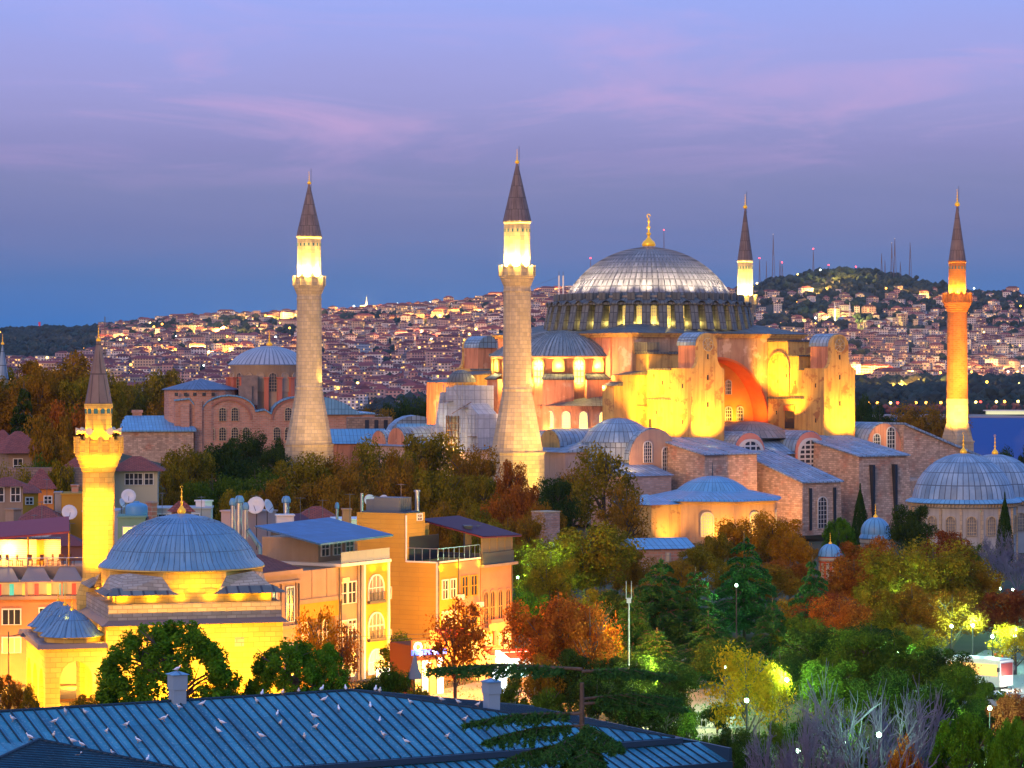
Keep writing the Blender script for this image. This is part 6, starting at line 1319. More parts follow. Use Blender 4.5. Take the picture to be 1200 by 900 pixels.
def leafmat(name, c1, c2, c3=None):
    m = bpy.data.materials.new(name); m.use_nodes = True; t = m.node_tree; N = t.nodes; L = t.links; b = N['Principled BSDF']; b.inputs['Roughness'].default_value = .9; b.inputs['Specular IOR Level'].default_value = .04
    gi = N.new('ShaderNodeNewGeometry'); rp = N.new('ShaderNodeValToRGB'); e = rp.color_ramp.elements; e[0].color = (*c1, 1); e[1].color = (*c2, 1)
    tc = N.new('ShaderNodeTexCoord'); nz_ = N.new('ShaderNodeTexNoise'); nz_.inputs['Scale'].default_value = 5.5; nz_.inputs['Detail'].default_value = 2; L.new(tc.outputs['Object'], nz_.inputs['Vector'])
    a = N.new('ShaderNodeMath'); a.operation = 'MULTIPLY_ADD'; L.new(gi.outputs['Random Per Island'], a.inputs[0]); a.inputs[1].default_value = .55
    a2 = N.new('ShaderNodeMath'); a2.operation = 'MULTIPLY_ADD'; a2.use_clamp = True; L.new(nz_.outputs['Fac'], a2.inputs[0]); a2.inputs[1].default_value = 2.8; a2.inputs[2].default_value = -1.15; L.new(a2.outputs[0], a.inputs[2]); 
    sc_ = N.new('ShaderNodeMath'); sc_.operation = 'MULTIPLY'; sc_.inputs[1].default_value = .66; L.new(a.outputs[0], sc_.inputs[0])
    if c3: x = e.new(.85); x.color = (*c3, 1); e[1].position = .55
    L.new(sc_.outputs[0], rp.inputs[0]); L.new(rp.outputs[0], b.inputs['Base Color'])
    try: b.inputs['Subsurface Weight'].default_value = 0
    except Exception: pass
    tr = N.new('ShaderNodeBsdfTranslucent'); L.new(rp.outputs[0], tr.inputs[0]); mx = N.new('ShaderNodeMixShader'); mx.inputs[0].default_value = .3; L.new(b.outputs[0], mx.inputs[1]); L.new(tr.outputs[0], mx.inputs[2]); L.new(mx.outputs[0], N['Material Output'].inputs[0])
    return m
LM = {'olive': leafmat('olive_leaves', (0.086, 0.077, 0.008), (0.225, 0.181, 0.012), (0.345, 0.241, 0.014)), 'brown': leafmat('brown_leaves', (0.132, 0.071, 0.010), (0.284, 0.153, 0.014), (0.406, 0.203, 0.014)),
      'rust': leafmat('rust_leaves', (0.172, 0.045, 0.010), (0.344, 0.091, 0.014), (0.487, 0.153, 0.016)), 'green': leafmat('green_leaves', (0.028, 0.069, 0.008), (0.069, 0.138, 0.012), (0.124, 0.180, 0.014)), 'dark': leafmat('dark_green_leaves', (0.014, 0.038, 0.009), (0.038, 0.073, 0.012), (0.066, 0.103, 0.015)),
      'pine': leafmat('pine_needles', (0.030, 0.100, 0.006), (0.070, 0.200, 0.010), (0.120, 0.270, 0.015)), 'cedar': leafmat('cedar_needles', (0.012, 0.061, 0.018), (0.027, 0.123, 0.031), (0.061, 0.184, 0.040)), 'gold': leafmat('golden_leaves', (0.184, 0.161, 0.008), (0.370, 0.271, 0.009), (0.518, 0.271, 0.009)),
      'orange': leafmat('orange_and_lit_leaves', (0.290, 0.102, 0.007), (0.493, 0.189, 0.010), (0.609, 0.275, 0.011)), 'crimson': leafmat('crimson_leaves', (0.116, 0.017, 0.009), (0.203, 0.043, 0.015), (0.290, 0.072, 0.021)), 'cypress': leafmat('cypress_leaves', (0.014, 0.041, 0.007), (0.029, 0.065, 0.009), (0.043, 0.087, 0.013)), 'plum': leafmat('plum_twigs', (0.087, 0.058, 0.072), (0.160, 0.102, 0.109))}  # orange set also holds the orange light on trees below the sheds
barkm = mat('grey_brown_bark', (.075, .058, .045), (.13, .105, .085), 3, .95, bump=.5)
palebark = mat('pale_blue_bark', (.13, .125, .21), (.21, .19, .28), 3, .9)
PROTO = {}
def proto(key, make, nvar):
    PROTO[key] = [make(100 + 17 * k + len(PROTO) * 7) for k in range(nvar)]
def mk_leafy(n, lobes, size, z0=.2, fill=.35):
    def f(seed):
        p, q = crown_points(seed, n, lobes, z0, fill=fill); return quads_mesh('crown', p, q, size, seed), limb_mesh(seed, z0=z0).build('trunk', barkm)
    return f
proto('leafy', mk_leafy(19000, 44, .0125), 6); proto('bushy', mk_leafy(14000, 26, .016, .02), 3); proto('sparse', mk_leafy(5200, 36, .0145, .2, .8), 3)
def mk_pine(seed):   # umbrella pine: a broad dense dome of rounded upright tufts
    rg = np.random.default_rng(seed); P_, N_ = [], []; ph = rg.uniform(0, TAU, 4)
    for k in range(330):
        a = rg.uniform(0, TAU); e = math.asin(rg.uniform(-.35, 1)); rad = .86 + .10 * math.sin(3 * a + ph[0]) * math.cos(2 * e + ph[1]) + .07 * math.sin(7 * a + ph[2]) + rg.uniform(-.10, .04)
        c = np.array([.47 * rad * math.cos(e) * math.cos(a), .47 * rad * math.cos(e) * math.sin(a), .42 + .54 * rad * math.sin(e)])
        m = 120; q = rg.normal(size=(m, 3)); q /= np.linalg.norm(q, axis=1, keepdims=True); q[:, 2] = q[:, 2] * .9 + .2; r = rg.uniform(.035, .062); P_.append(c + q * r * rg.uniform(.6, 1.0, (m, 1)) * np.array([1, 1, 1.25])); N_.append(q + rg.normal(size=(m, 3)) * .7)
    return quads_mesh('crown', np.concatenate(P_), np.concatenate(N_), .0092, seed, 1.3), limb_mesh(seed, 10, .3, .026, .44, .8).build('trunk', barkm)
proto('pine', mk_pine, 2)
def mk_cypress(seed):
    rg = np.random.default_rng(seed); n = 11000; z = rg.random(n) ** .9; w = .5 * np.clip(np.sin(np.clip(z * 1.02 + .03, 0, 1) ** .55 * PI), .02, 1) ** .8; a = rg.uniform(0, TAU, n); w = w * (1 + .14 * np.sin(a * 5 + z * 20)) * rg.uniform(.75, 1.05, n)
    p = np.stack([w * np.cos(a), w * np.sin(a), z], 1); q = np.stack([np.cos(a), np.sin(a), .3 + 0 * a], 1) + rg.normal(size=(n, 3)) * .5; mb = MB(); mb.tube((0, 0, -.1), (0, 0, .9), .05, .01, 6); return quads_mesh('crown', p, q, .0155, seed, 1.5), mb.build('trunk', barkm)
proto('cypress', mk_cypress, 2)
def mk_cedar(seed, levels=11, bl=.5, drop=.05, dens=1.0):
    """cedar: flat tiers of long drooping boughs with gaps between"""
    r_ = random.Random(seed); rg = np.random.default_rng(seed); mb = MB(); mb.tube((0, 0, -.1), (0, 0, 1), .02, .004, 7); P_, N_ = [], []
    for k in range(levels):
        z = .14 + .84 * k / levels; L0 = bl * (1 - (k / levels) ** 1.3) * 1.0 + .05; nb = 6 if k < levels - 2 else 4; a0 = r_.uniform(0, TAU)
        for j in range(nb):
            a = a0 + TAU * j / nb + r_.uniform(-.3, .3); Lb = L0 * r_.uniform(.65, 1.05); d = np.array([math.cos(a), math.sin(a), 0]); s = np.array([-math.sin(a), math.cos(a), 0]); zb = z + r_.uniform(-.03, .03)
            mid = (d[0] * Lb * .5, d[1] * Lb * .5, zb + .025); end = (d[0] * Lb, d[1] * Lb, zb - drop * Lb * 2); mb.tube((0, 0, zb - .02), mid, .007, .005, 5); mb.tube(mid, end, .005, .001, 4)
            m = int(480 * dens * (Lb / .4)); t = rg.random(m) ** .7; w = .30 * Lb * np.sin(np.clip(t * .9 + .12, 0, 1) * PI) ** .7; u = rg.uniform(-1, 1, m)
            zz_ = zb + .025 * np.sin(t * PI) - drop * Lb * 2 * t ** 2 - .10 * Lb * np.abs(u) ** 1.5 - rg.random(m) ** 2 * .03
            P_.append(d[None] * (t * Lb)[:, None] + s[None] * (u * w)[:, None] + np.stack([0 * t, 0 * t, zz_], 1)); N_.append(np.array([0, 0, 1.]) + rg.normal(size=(m, 3)) * .45)
    return quads_mesh('crown', np.concatenate(P_), np.concatenate(N_), .0115, seed, 1.6), mb.build('trunk', barkm)
proto('cedar', mk_cedar, 3)
def mk_bare(seed, twigs=True):
    """leafless crown of fine upright twigs"""
    r_ = random.Random(seed); mb = MB()
    def grow(p, d, L, r, dep):
        q = p + d * L; mb.tube(p, q, r, r * .68, 4 if dep < 3 else 3)
        if dep >= 5: return
        for k in range(3 if dep < 4 else 2):
            nd = (d + Vector((r_.gauss(0, .5), r_.gauss(0, .5), r_.gauss(.06, .22)))).normalized(); grow(p + d * L * r_.uniform(.55, 1), nd, L * r_.uniform(.62, .86), r * .66, dep + 1)
    for k in range(6):
        a = TAU * k / 6 + r_.uniform(-.3, .3); grow(Vector((0, 0, 0)), Vector((math.cos(a) * .55, math.sin(a) * .55, .8)).normalized(), r_.uniform(.2, .27), .016, 0)
    zm = max(v[2] for v in mb.v); xm = max(max(abs(v[0]), abs(v[1])) for v in mb.v)
    mb.v = [(v[0] * .52 / xm, v[1] * .52 / xm, v[2] / zm) for v in mb.v]
    return None, mb.build('trunk', palebark)
proto('bare', mk_bare, 2)
for lst in PROTO.values():
    for c, tk in lst: COL.objects.unlink(tk)
CACHE = {}; tr = random.Random(3)
def tree(kind, px, ytop, wpx, D, col, label, name=None, group=None, zb=None, bark=None, hmin=None):
    k = D / FPX; p = P(px, 435, D); z0 = gz(p.x, D) if zb is None else zb; zt_ = CAMZ - (ytop - CY) * k; h = max(zt_ - z0, hmin or 2.0)
    z0 = zt_ - h; vi = tr.randrange(len(PROTO[kind])); cm, tk = PROTO[kind][vi]
    t = thing(name or {'pine': 'umbrella_pine', 'cypress': 'cypress_tree', 'cedar': 'cedar_tree', 'bushy': 'shrub', 'bare': 'bare_tree'}.get(kind, 'autumn_tree' if col not in ('green', 'dark') else 'leafy_tree'), label, 'shrub' if kind == 'bushy' and not name else 'tree', (p.x, D, z0), tr.uniform(0, TAU), group)
    w = wpx * k; t.scale = (w, w, h)
    if cm:
        key = (kind, vi, col)
        if key not in CACHE: m = cm if not any(q[:2] == (kind, vi) for q in CACHE) else cm.copy(); m.materials.clear(); m.materials.append(LM[col]); CACHE[key] = m
        o = bpy.data.objects.new('crown', CACHE[key]); COL.objects.link(o); o.parent = t
    o = bpy.data.objects.new('trunk', tk.data); COL.objects.link(o); o.parent = t
    return t
CN = {'olive': 'olive green', 'brown': 'brown', 'rust': 'rust red', 'green': 'green', 'dark': 'dark green', 'gold': 'golden', 'orange': 'orange lit', 'crimson': 'crimson'}
def wood(items, where, group, kind='leafy'):
    for px, yt, w, D, c in items: tree(kind, px, yt, w, D, c, CN[c] + ' tree ' + where, group=CN[c] + ' trees ' + group)
wood([(22, 424, 110, 520, 'olive'), (75, 405, 125, 545, 'brown'), (112, 430, 80, 530, 'olive'), (45, 440, 100, 500, 'brown'), (95, 440, 90, 500, 'olive'), (140, 430, 80, 830, 'olive'), (168, 428, 85, 850, 'olive'), (195, 434, 85, 840, 'olive'), (226, 446, 60, 860, 'olive'), (205, 450, 60, 820, 'brown'), (5, 440, 60, 500, 'brown'), (50, 425, 60, 500, 'brown'), (88, 462, 95, 430, 'rust'), (60, 480, 80, 420, 'brown')], 'in the dense autumn wood around the yellow minaret tip', 'of the autumn wood behind the small mosque')
tree('cedar', 28, 446, 100, 440, 'dark', 'dark blue green conifer spreading beside the red roofed villa', 'conifer')
wood([(60, 505, 70, 395, 'brown'), (18, 545, 60, 365, 'olive'), (70, 540, 60, 370, 'olive'), (42, 520, 60, 385, 'green'), (92, 560, 50, 350, 'brown'), (150, 555, 70, 395, 'brown'), (182, 560, 70, 400, 'brown'), (108, 556, 40, 340, 'brown')], 'between the old tiled houses near the yellow minaret', 'among the old tiled houses')
wood([(222, 512, 80, 480, 'olive'), (262, 518, 80, 490, 'dark'), (205, 545, 60, 440, 'olive'), (250, 545, 80, 430, 'green'), (300, 540, 85, 440, 'green'), (345, 528, 95, 470, 'olive'), (395, 528, 95, 475, 'brown'), (445, 515, 95, 485, 'olive'), (505, 503, 100, 500, 'olive'), (552, 520, 75, 490, 'brown'), (475, 520, 70, 470, 'brown'), (420, 545, 80, 440, 'brown'), (370, 555, 80, 425, 'brown'), (325, 560, 70, 415, 'brown'), (465, 548, 80, 430, 'brown'), (515, 545, 80, 430, 'olive'), (560, 552, 70, 430, 'olive'), (600, 540, 60, 460, 'rust'), (612, 565, 60, 430, 'rust'), (585, 580, 60, 400, 'rust'), (550, 585, 60, 390, 'olive'), (520, 580, 60, 390, 'brown'), (650, 556, 65, 450, 'dark'), (620, 600, 50, 370, 'brown'), (595, 600, 50, 370, 'brown'), (640, 590, 50, 420, 'brown'), (575, 610, 60, 330, 'olive'), (280, 570, 60, 400, 'olive'), (400, 575, 70, 400, 'brown'), (440, 578, 60, 390, 'brown')], 'in the belt of autumn woods below the thick minarets', 'of the woods below the thick minarets')
tree('sparse', 708, 518, 105, 470, 'olive', 'thin airy tree with light shining through before the baptistery', 'autumn_tree'); tree('sparse', 735, 560, 80, 440, 'brown', 'small see-through brown tree beside the baptistery wall', 'autumn_tree'); tree('sparse', 670, 545, 70, 480, 'brown', 'wispy brown tree at the foot of the nearer thick minaret', 'autumn_tree')
wood([(290, 505, 60, 640, 'dark'), (330, 508, 45, 650, 'dark'), (262, 518, 45, 620, 'dark'), (320, 520, 50, 610, 'dark'), (470, 462, 70, 800, 'dark'), (440, 475, 60, 790, 'brown'), (415, 482, 60, 780, 'brown'), (500, 470, 50, 800, 'dark')], 'standing by the brick church walls', 'by the brick church')
wood([(1012, 455, 50, 800, 'dark'), (1030, 470, 45, 790, 'dark'), (1078, 470, 100, 800, 'brown'), (1115, 480, 50, 800, 'brown'), (1050, 478, 50, 790, 'brown')], 'behind the stone wing, before the water', 'behind the stone wing')
tree('bushy', 1180, 524, 50, 620, 'dark', 'dark shrub at the water edge between the slim minaret and second tomb'); tree('bushy', 1204, 515, 30, 640, 'dark', 'dark shrub cut by the picture edge above the tombs')
tree('leafy', 684, 604, 150, 295, 'olive', 'big dense olive yellow tree, largest crown before the baptistery'); tree('leafy', 738, 640, 60, 310, 'brown', 'brown crowned tree pressed against the big olive yellow tree'); tree('leafy', 640, 645, 80, 285, 'olive', 'olive tree just below the square brick stump')
wood([(612, 640, 60, 320, 'olive'), (618, 690, 60, 270, 'green'), (730, 690, 90, 262, 'dark'), (700, 690, 70, 270, 'olive'), (760, 680, 70, 290, 'brown')], 'filling the gap before the dense cedar', 'before the dense cedar')
tree('leafy', 655, 682, 125, 218, 'rust', 'broad dark red tree with bare limbs above the glowing shops', 'autumn_tree'); tree('sparse', 692, 700, 85, 214, 'rust', 'thin rust tree with pale limbs against the dark red tree', 'autumn_tree')
tree('sparse', 533, 693, 105, 216, 'rust', 'open branched orange tree before the lit mustard front', 'autumn_tree'); tree('sparse', 375, 700, 65, 212, 'orange', 'small fiery orange tree between the pine and the loggia house', 'autumn_tree'); tree('sparse', 400, 720, 50, 212, 'rust', 'little dark rust tree beside the fiery orange tree', 'autumn_tree')
for q in ((775, 650, 120, 262, 'dark dense cedar behind the forked aerial pole'), (742, 690, 90, 250, 'narrow cedar directly behind the aerial pole'), (815, 665, 100, 262, 'tall layered cedar between the dense cedar and the lamp'), (872, 625, 115, 275, 'high open cedar with bare lower boughs beside the white park lamp'), (952, 652, 80, 265, 'slim spire shaped cedar in front of the rusty tree'), (830, 715, 110, 235, 'wide low cedar with drooping boughs above the golden tree'), (905, 700, 95, 240, 'mid sized cedar behind the golden tree'), (770, 735, 100, 232, 'low spreading cedar at the foot of the dense cedar')):
    tree('cedar', q[0], q[1], q[2], q[3], 'cedar', q[4])
wood([(862, 604, 75, 400, 'orange'), (905, 600, 75, 410, 'orange'), (930, 620, 60, 400, 'orange'), (838, 620, 50, 395, 'olive'), (815, 640, 60, 360, 'olive'), (790, 655, 60, 350, 'brown')], 'below the buttress sheds', 'below the buttress sheds')
wood([(1000, 648, 95, 290, 'rust'), (965, 690, 80, 265, 'crimson'), (1020, 625, 85, 330, 'rust'), (1048, 640, 100, 285, 'olive'), (1095, 634, 125, 280, 'olive'), (1110, 622, 80, 340, 'crimson'), (1138, 652, 85, 285, 'brown'), (1070, 680, 100, 262, 'brown'), (1115, 690, 90, 255, 'brown'), (985, 700, 80, 255, 'rust'), (1030, 690, 80, 262, 'olive'), (945, 690, 70, 270, 'brown'), (900, 660, 80, 300, 'brown'), (860, 650, 80, 305, 'olive'), (925, 650, 70, 310, 'rust'), (800, 660, 70, 300, 'brown'), (1150, 690, 70, 300, 'dark')], 'massed before the marble tombs', 'massed before the marble tombs')
wood([(668, 760, 80, 205, 'dark'), (715, 770, 80, 203, 'dark'), (752, 765, 80, 206, 'green'), (785, 775, 70, 200, 'dark'), (690, 725, 80, 240, 'olive'), (640, 765, 60, 204, 'brown')], 'filling the dark grove below the aerial pole', 'of the dark grove below the aerial pole')
wood([(955, 732, 100, 215, 'dark'), (1005, 735, 100, 212, 'green'), (1050, 745, 100, 215, 'green'), (1095, 752, 90, 218, 'dark'), (915, 755, 90, 208, 'dark'), (1122, 775, 80, 205, 'green'), (975, 770, 90, 200, 'green'), (1035, 785, 90, 196, 'dark'), (940, 720, 80, 240, 'green'), (1020, 725, 80, 240, 'dark'), (1075, 730, 70, 245, 'olive'), (690, 740, 80, 235, 'dark'), (720, 760, 80, 225, 'dark'), (850, 745, 80, 228, 'dark'), (1085, 790, 80, 195, 'dark')], 'in the lamp lit park by the bus', 'of the lamp lit park')
tree('leafy', 1068, 588, 58, 430, 'dark', 'round dark green tree in front of the marble tomb wall', 'leafy_tree'); tree('cypress', 1008, 568, 24, 450, 'cypress', 'lone dark cypress against the stone buttress'); tree('cypress', 1177.5, 578, 21, 405, 'cypress', 'slim cypress standing before the marble tomb'); tree('pine', 984, 604, 46, 430, 'pine', 'small round topped pine lit from below beside the cypress')
for px, yt, w, D, lab in ((1172, 616, 62, 355, 'purple grey leafless tree under the slim cypress'), (1135, 655, 55, 345, 'thin leafless tree by the marble tomb corner'), (1192, 640, 60, 350, 'leafless tree at the picture edge below the tombs')):
    tree('bare', px, yt, w, D, None, lab)
tree('sparse', 1150, 630, 50, 360, 'green', 'small fresh green tree lit by lamps near the tomb', 'leafy_tree'); tree('leafy', 1182, 690, 95, 262, 'crimson', 'dark plum red tree spreading above the bus'); tree('sparse', 1190, 730, 70, 240, 'gold', 'thin yellowing tree beside the bus', 'autumn_tree')
tree('sparse', 875, 752, 108, 190, 'gold', 'golden yellow tree lit by park lamps in front of the cedars', 'autumn_tree', hmin=8); tree('sparse', 905, 775, 60, 196, 'gold', 'smaller yellow tree just behind the golden yellow tree', 'autumn_tree')
for px, yt, w, D, lab in ((1015, 772, 200, 152, 'big leafless blue grey tree filling the lamp lit corner'), (950, 800, 130, 150, 'leafless blue grey tree behind the dark round shrub'), (1075, 790, 150, 158, 'leafless tree beside the thick green pine'), (900, 830, 110, 152, 'low leafless thicket next to the roof corner')):
    tree('bare', px, yt, w, D, None, lab, zb=-6)
for px, yt, w, D, c, lab in ((1130, 826, 105, 152, 'pine', 'thick bright green pine in the near corner'), (1192, 835, 90, 150, 'pine', 'second thick green pine cut by the picture edge'), (1100, 805, 90, 162, 'cypress', 'dark yew like bush behind the thick green pine')):
    tree('pine' if c == 'pine' else 'bushy', px, yt, w, D, c, lab, 'pine_tree' if c == 'pine' else None)
tree('bushy', 885, 865, 55, 160, 'cypress', 'dark round shrub beside the low roof corner'); tree('bushy', 1062, 850, 55, 150, 'rust', 'rusty leaved shrub among the leafless twigs', zb=-4)
for px, yt, w, D, c in ((860, 850, 60, 168, 'dark'), (915, 845, 60, 172, 'green'), (945, 835, 60, 185, 'dark'), (985, 830, 70, 188, 'green'), (830, 860, 40, 175, 'green'), (1050, 840, 70, 180, 'dark'), (1150, 815, 60, 195, 'dark'), (1115, 815, 50, 190, 'green'), (960, 870, 60, 158, 'dark'), (700, 790, 70, 195, 'dark'), (740, 800, 80, 190, 'dark'), (640, 800, 60, 195, 'green'), (780, 805, 70, 190, 'dark'), (600, 790, 50, 205, 'green'), (805, 830, 50, 185, 'green'), (455, 770, 60, 205, 'green'), (470, 740, 60, 232, 'green'), (430, 790, 50, 200, 'dark'), (490, 795, 40, 200, 'olive'), (840, 820, 50, 200, 'dark'), (1000, 850, 60, 170, 'green'), (1060, 850, 70, 175, 'green'), (1150, 800, 60, 200, 'green'), (1185, 800, 60, 190, 'crimson'), (10, 790, 40, 205, 'brown'), (35, 800, 30, 203, 'olive'), (105, 812, 50, 200, 'olive'), (270, 800, 50, 203, 'olive')):
    tree('bushy', px, yt, w, D, c, CN.get(c, c) + ' shrub planted along the lit park and street edge', group=CN.get(c, c) + ' shrubs of the park')
tree('pine', 200, 722, 190, 192, 'pine', 'wide umbrella pine in front of the small floodlit mosque'); tree('pine', 347, 743, 140, 194, 'pine', 'rounder umbrella pine beside the mosque, nearer the street')
# ================================================================== park lamps, poles, bus, fence, path
lampw_ = glow('park_lamp_glass', (.6, 1, .72), 12)
def park_lamp(px, py, D, c, p, label, group=None):
    q = P(px, py, D); g = gz(q.x, D); t = thing('park_lamp', label, 'lamp', (q.x, D, g), group=group); h = q.z - g
    b = MB(); b.tube((0, 0, 0), (0, 0, h - .25), .07, .05, 6); b.lathe([(.16, 0), (.14, .5), (.07, .7)], 8); b.build('post', dark, t); b = MB(); b.ball((0, 0, h), .14, 10); b.build('globe', lampw_ if c[1] > .9 else glow('warm_park_globe', (1, .8, .45), 16), t)
    lamp((0, 0, h + .45), p, c, .2, parent=t)
cold = (.42, 1, .50)
PL = [(863, 686, 262), (922, 797, 196), (875, 821, 180), (1052, 766, 218), (1030, 861, 150), (1115, 734, 250), (1140, 733, 252), (1163, 746, 240), (1083, 725, 262), (1045, 717, 275), (1172, 690, 290), (1187, 691, 292), (850, 781, 215), (1189, 745, 240), (935, 880, 160), (990, 870, 170), (1100, 840, 185), (1140, 668, 330), (1160, 830, 185)]
for k, (px, py, D) in enumerate(PL): park_lamp(px, py, D, cold, 380 if D > 230 else 620 if D > 200 else 55 if D < 175 else 600, 'cold white globe lamp glowing among the park trees', 'cold white park lamps')
park_lamp(784.5, 793, 205, (.8, 1, .45), 1200, 'pale lamp on a post at the mouth of the tree lined path')
park_lamp(607, 677, 290, (.35, 1, .3), 1300, 'greenish lamp lighting the leaves beyond the peach house')
t = thing('aerial_pole', 'thin steel pole with a forked aerial and white box before the dark cedar', 'aerial', P(737, 800, 205)); hh = (800 - 705) * 205 / FPX
b = MB(); b.tube((0, 0, -5), (0, 0, hh), .07, .06, 6); b.build('pole', steel, t); b = MB(); b.box(-.16, .16, -.12, .12, hh - .1, hh + .22); b.build('junction_box', white, t); b = MB(); [b.tube((s, 0, hh + .2), (s, 0, hh + 1.5), .035, n=5) for s in (-.2, .18)]; b.tube((-.2, 0, hh + .25), (.18, 0, hh + .25), .03, n=4); b.build('forked_aerial', steel, t)
t = thing('power_pole', 'dark street pole with wires before the lit hotel bay', 'pole', P(406.5, 800, 222)); b = MB(); b.tube((0, 0, -2.5), (0, 0, (800 - 733) * 222 / FPX), .08, .06, 6); b.build('pole', dark, t); b = MB(); b.tube((-2.4, 0, 3.1), (7, 3, 3.3), .02, n=3); b.tube((-2.4, 0, 3.5), (7, 3, 3.6), .02, n=3); b.build('wires', dark, t)
t = thing('street_pole', 'dark lamp pole beside the mosque portico and salmon wall', 'pole', P(10, 820, 214)); b = MB(); b.tube((0, 0, -2), (0, 0, 5.2), .06, .05, 6); b.build('pole', dark, t); b = MB(); b.tube((0, 0, 4.8), (1.0, 0, 5.0), .04, n=5); b.lathe([(.25, 4.8), (.1, 5.0), (.02, 5.1)], 10, (1.1, 0)); b.build('lamp_arm', dark, t)
t = thing('umbrella', 'closed grey parasol beside the street cafe behind the gull roof', 'parasol', P(486, 800, 205)); b = MB(); b.tube((0, 0, -3.6), (0, 0, .4), .05, n=5); b.build('pole', steel, t); b = MB(); b.lathe([(.55, .3), (.32, 1.0), (.16, 1.7), (.03, 2.2)], 8, sm=False); b.build('canopy', mat('grey_parasol', (.22, .22, .26), None), t)
BT = thing('minibus', 'white minibus with lit orange side and headlamp parked in the park trees', 'bus', P(1172, 812, 228), R(-42)); b = MB(); b.box(-6.2, 0, 0, 2.3, .55, 3.0); b.box(-6.0, -.15, .12, 2.18, 3.0, 3.12); b.build('body', mat('bus_white', (.66, .70, .68), None, rough=.3), BT)
b = MB(); b.box(0.005, .05, .15, 2.15, 1.55, 2.75); b.build('windscreen', glow('bus_windscreen_glow', (.20, .04, .04), .35), BT); b = MB(); b.box(-5.9, -.3, -.04, 0, 1.55, 2.65); b.build('side_windows', glow('bus_side_glow', (1, .45, .12), 1.2), BT)
for y in (.35, 1.95): b = MB(); b.tube((.03, y, .95), (.08, y, .95), .2, n=12); b.build('headlight', glow('bus_headlight', (1, .95, .8), 14) if y < 1 else white, BT)
for x in (-1.1, -4.9):
    for y in (-.02, 2.32): b = MB(); b.tube((x, y - .12, .48), (x, y + .12, .48), .48, n=16); wv = b.build('wheel', mat('tyre', (.02, .02, .02), None), BT); b = MB(); b.tube((x, y - .14, .48), (x, y + .14, .48), .26, n=12); b.build('rim', steel, wv)
for y in (-.3, 2.6): b = MB(); b.box(-.1, .12, y - .12, y + .12, 2.0, 2.4); b.build('mirror', dark, BT)
BT.scale = (.85,) * 3
lamp((.9, .4, 1.2), 60, (1, .9, .7), .15, parent=BT)
def car(px, py, D, rz, col, label):
    q = P(px, py, D); t = thing('parked_car', label, 'car', (q.x, D, gz(q.x, D) + .05), rz)
    pr = [(-2.1, .35), (2.1, .35), (2.15, .7), (1.9, .88), (1.05, .98), (.5, 1.42), (-.9, 1.46), (-1.6, 1.05), (-2.1, .95)]
    b = MB(); b.prism([(x, -.85, z) for x, z in pr], (0, 1.7, 0)); b.build('body', mat('car_paint_' + col[1], col[0], None, rough=.3, spec=.5), t)
    b = MB(); b.prism([(x, -.87, z) for x, z in ((.85, 1.0), (.45, 1.36), (-.85, 1.39), (-1.35, 1.04))], (0, 1.74, 0)); b.build('side_window', glass, t)
    b = MB(); b.add([(1.02, -.7, 1.01), (1.02, .7, 1.01), (.56, .7, 1.41), (.56, -.7, 1.41)], [(0, 1, 2, 3)]); b.build('windscreen', glass, t)
    for x in (-1.3, 1.3):
        for y in (-.8, .8): b = MB(); b.tube((x, y - .1, .32), (x, y + .1, .32), .32, n=14); wv = b.build('wheel', bpy.data.materials['tyre'], t); b = MB(); b.tube((x, y - .115, .32), (x, y + .115, .32), .18, n=10); b.build('rim', steel, wv)
    for y in (-.6, .6): b = MB(); b.box(2.1, 2.17, y - .16, y + .16, .6, .74); b.build('headlight', glow('car_headlight', (1, .95, .85), 3), t); b = MB(); b.box(-2.14, -2.08, y - .16, y + .16, .72, .88); b.build('tail_light', glow('tail_light', (1, .05, .03), 1.5), t)
car(1180, 815, 214, R(-30), ((.55, .62, .68), 'silver'), 'silver car parked in front of the white minibus'); car(1120, 790, 236, R(160), ((.72, .45, .03), 'yellow'), 'yellow taxi half hidden by shrubs behind the minibus'); car(1195, 770, 250, R(20), ((.10, .12, .16), 'dark'), 'dark car at the picture edge behind the minibus')
b = MB(); pth = [(10, 196, 4), (12, 205, 4), (14, 220, 4), (16, 245, 4), (18, 275, 4)]
vs = []; [vs.extend([(x - w, y, gz(x - w, y) + .03), (x + w, y, gz(x + w, y) + .03)]) for x, y, w in pth]; b.add(vs, [(2 * k, 2 * k + 1, 2 * k + 3, 2 * k + 2) for k in range(len(pth) - 1)]); tag(b.build('park_path', mat('path_paving', (.20, .18, .15), (.15, .14, .12), .4)), kind='structure')
b = MB(); pth = [(-30, 205, 5), (-14, 214, 6), (-3, 222, 7), (4, 238, 7), (10, 262, 6)]
vs = []; [vs.extend([(x - w * .7, y + w * .5, gz(x, y) + .05), (x + w * .7, y - w * .5, gz(x, y) + .05)]) for x, y, w in pth]; b.add(vs, [(2 * k, 2 * k + 1, 2 * k + 3, 2 * k + 2) for k in range(len(pth) - 1)]); tag(b.build('street', mat('cobbles', (.22, .18, .15), (.28, .23, .19), .6, .8)), kind='structure')
b = MB(); vs = [(28, 215, gz(28, 215) + .04), (48, 220, gz(48, 220) + .04), (70, 262, gz(70, 262) + .04), (44, 262, gz(44, 262) + .04)]; b.add(vs, [(0, 1, 2, 3)]); tag(b.build('car_park', mat('plaza_paving', (.34, .35, .33), (.28, .29, .28), .4)), kind='structure')
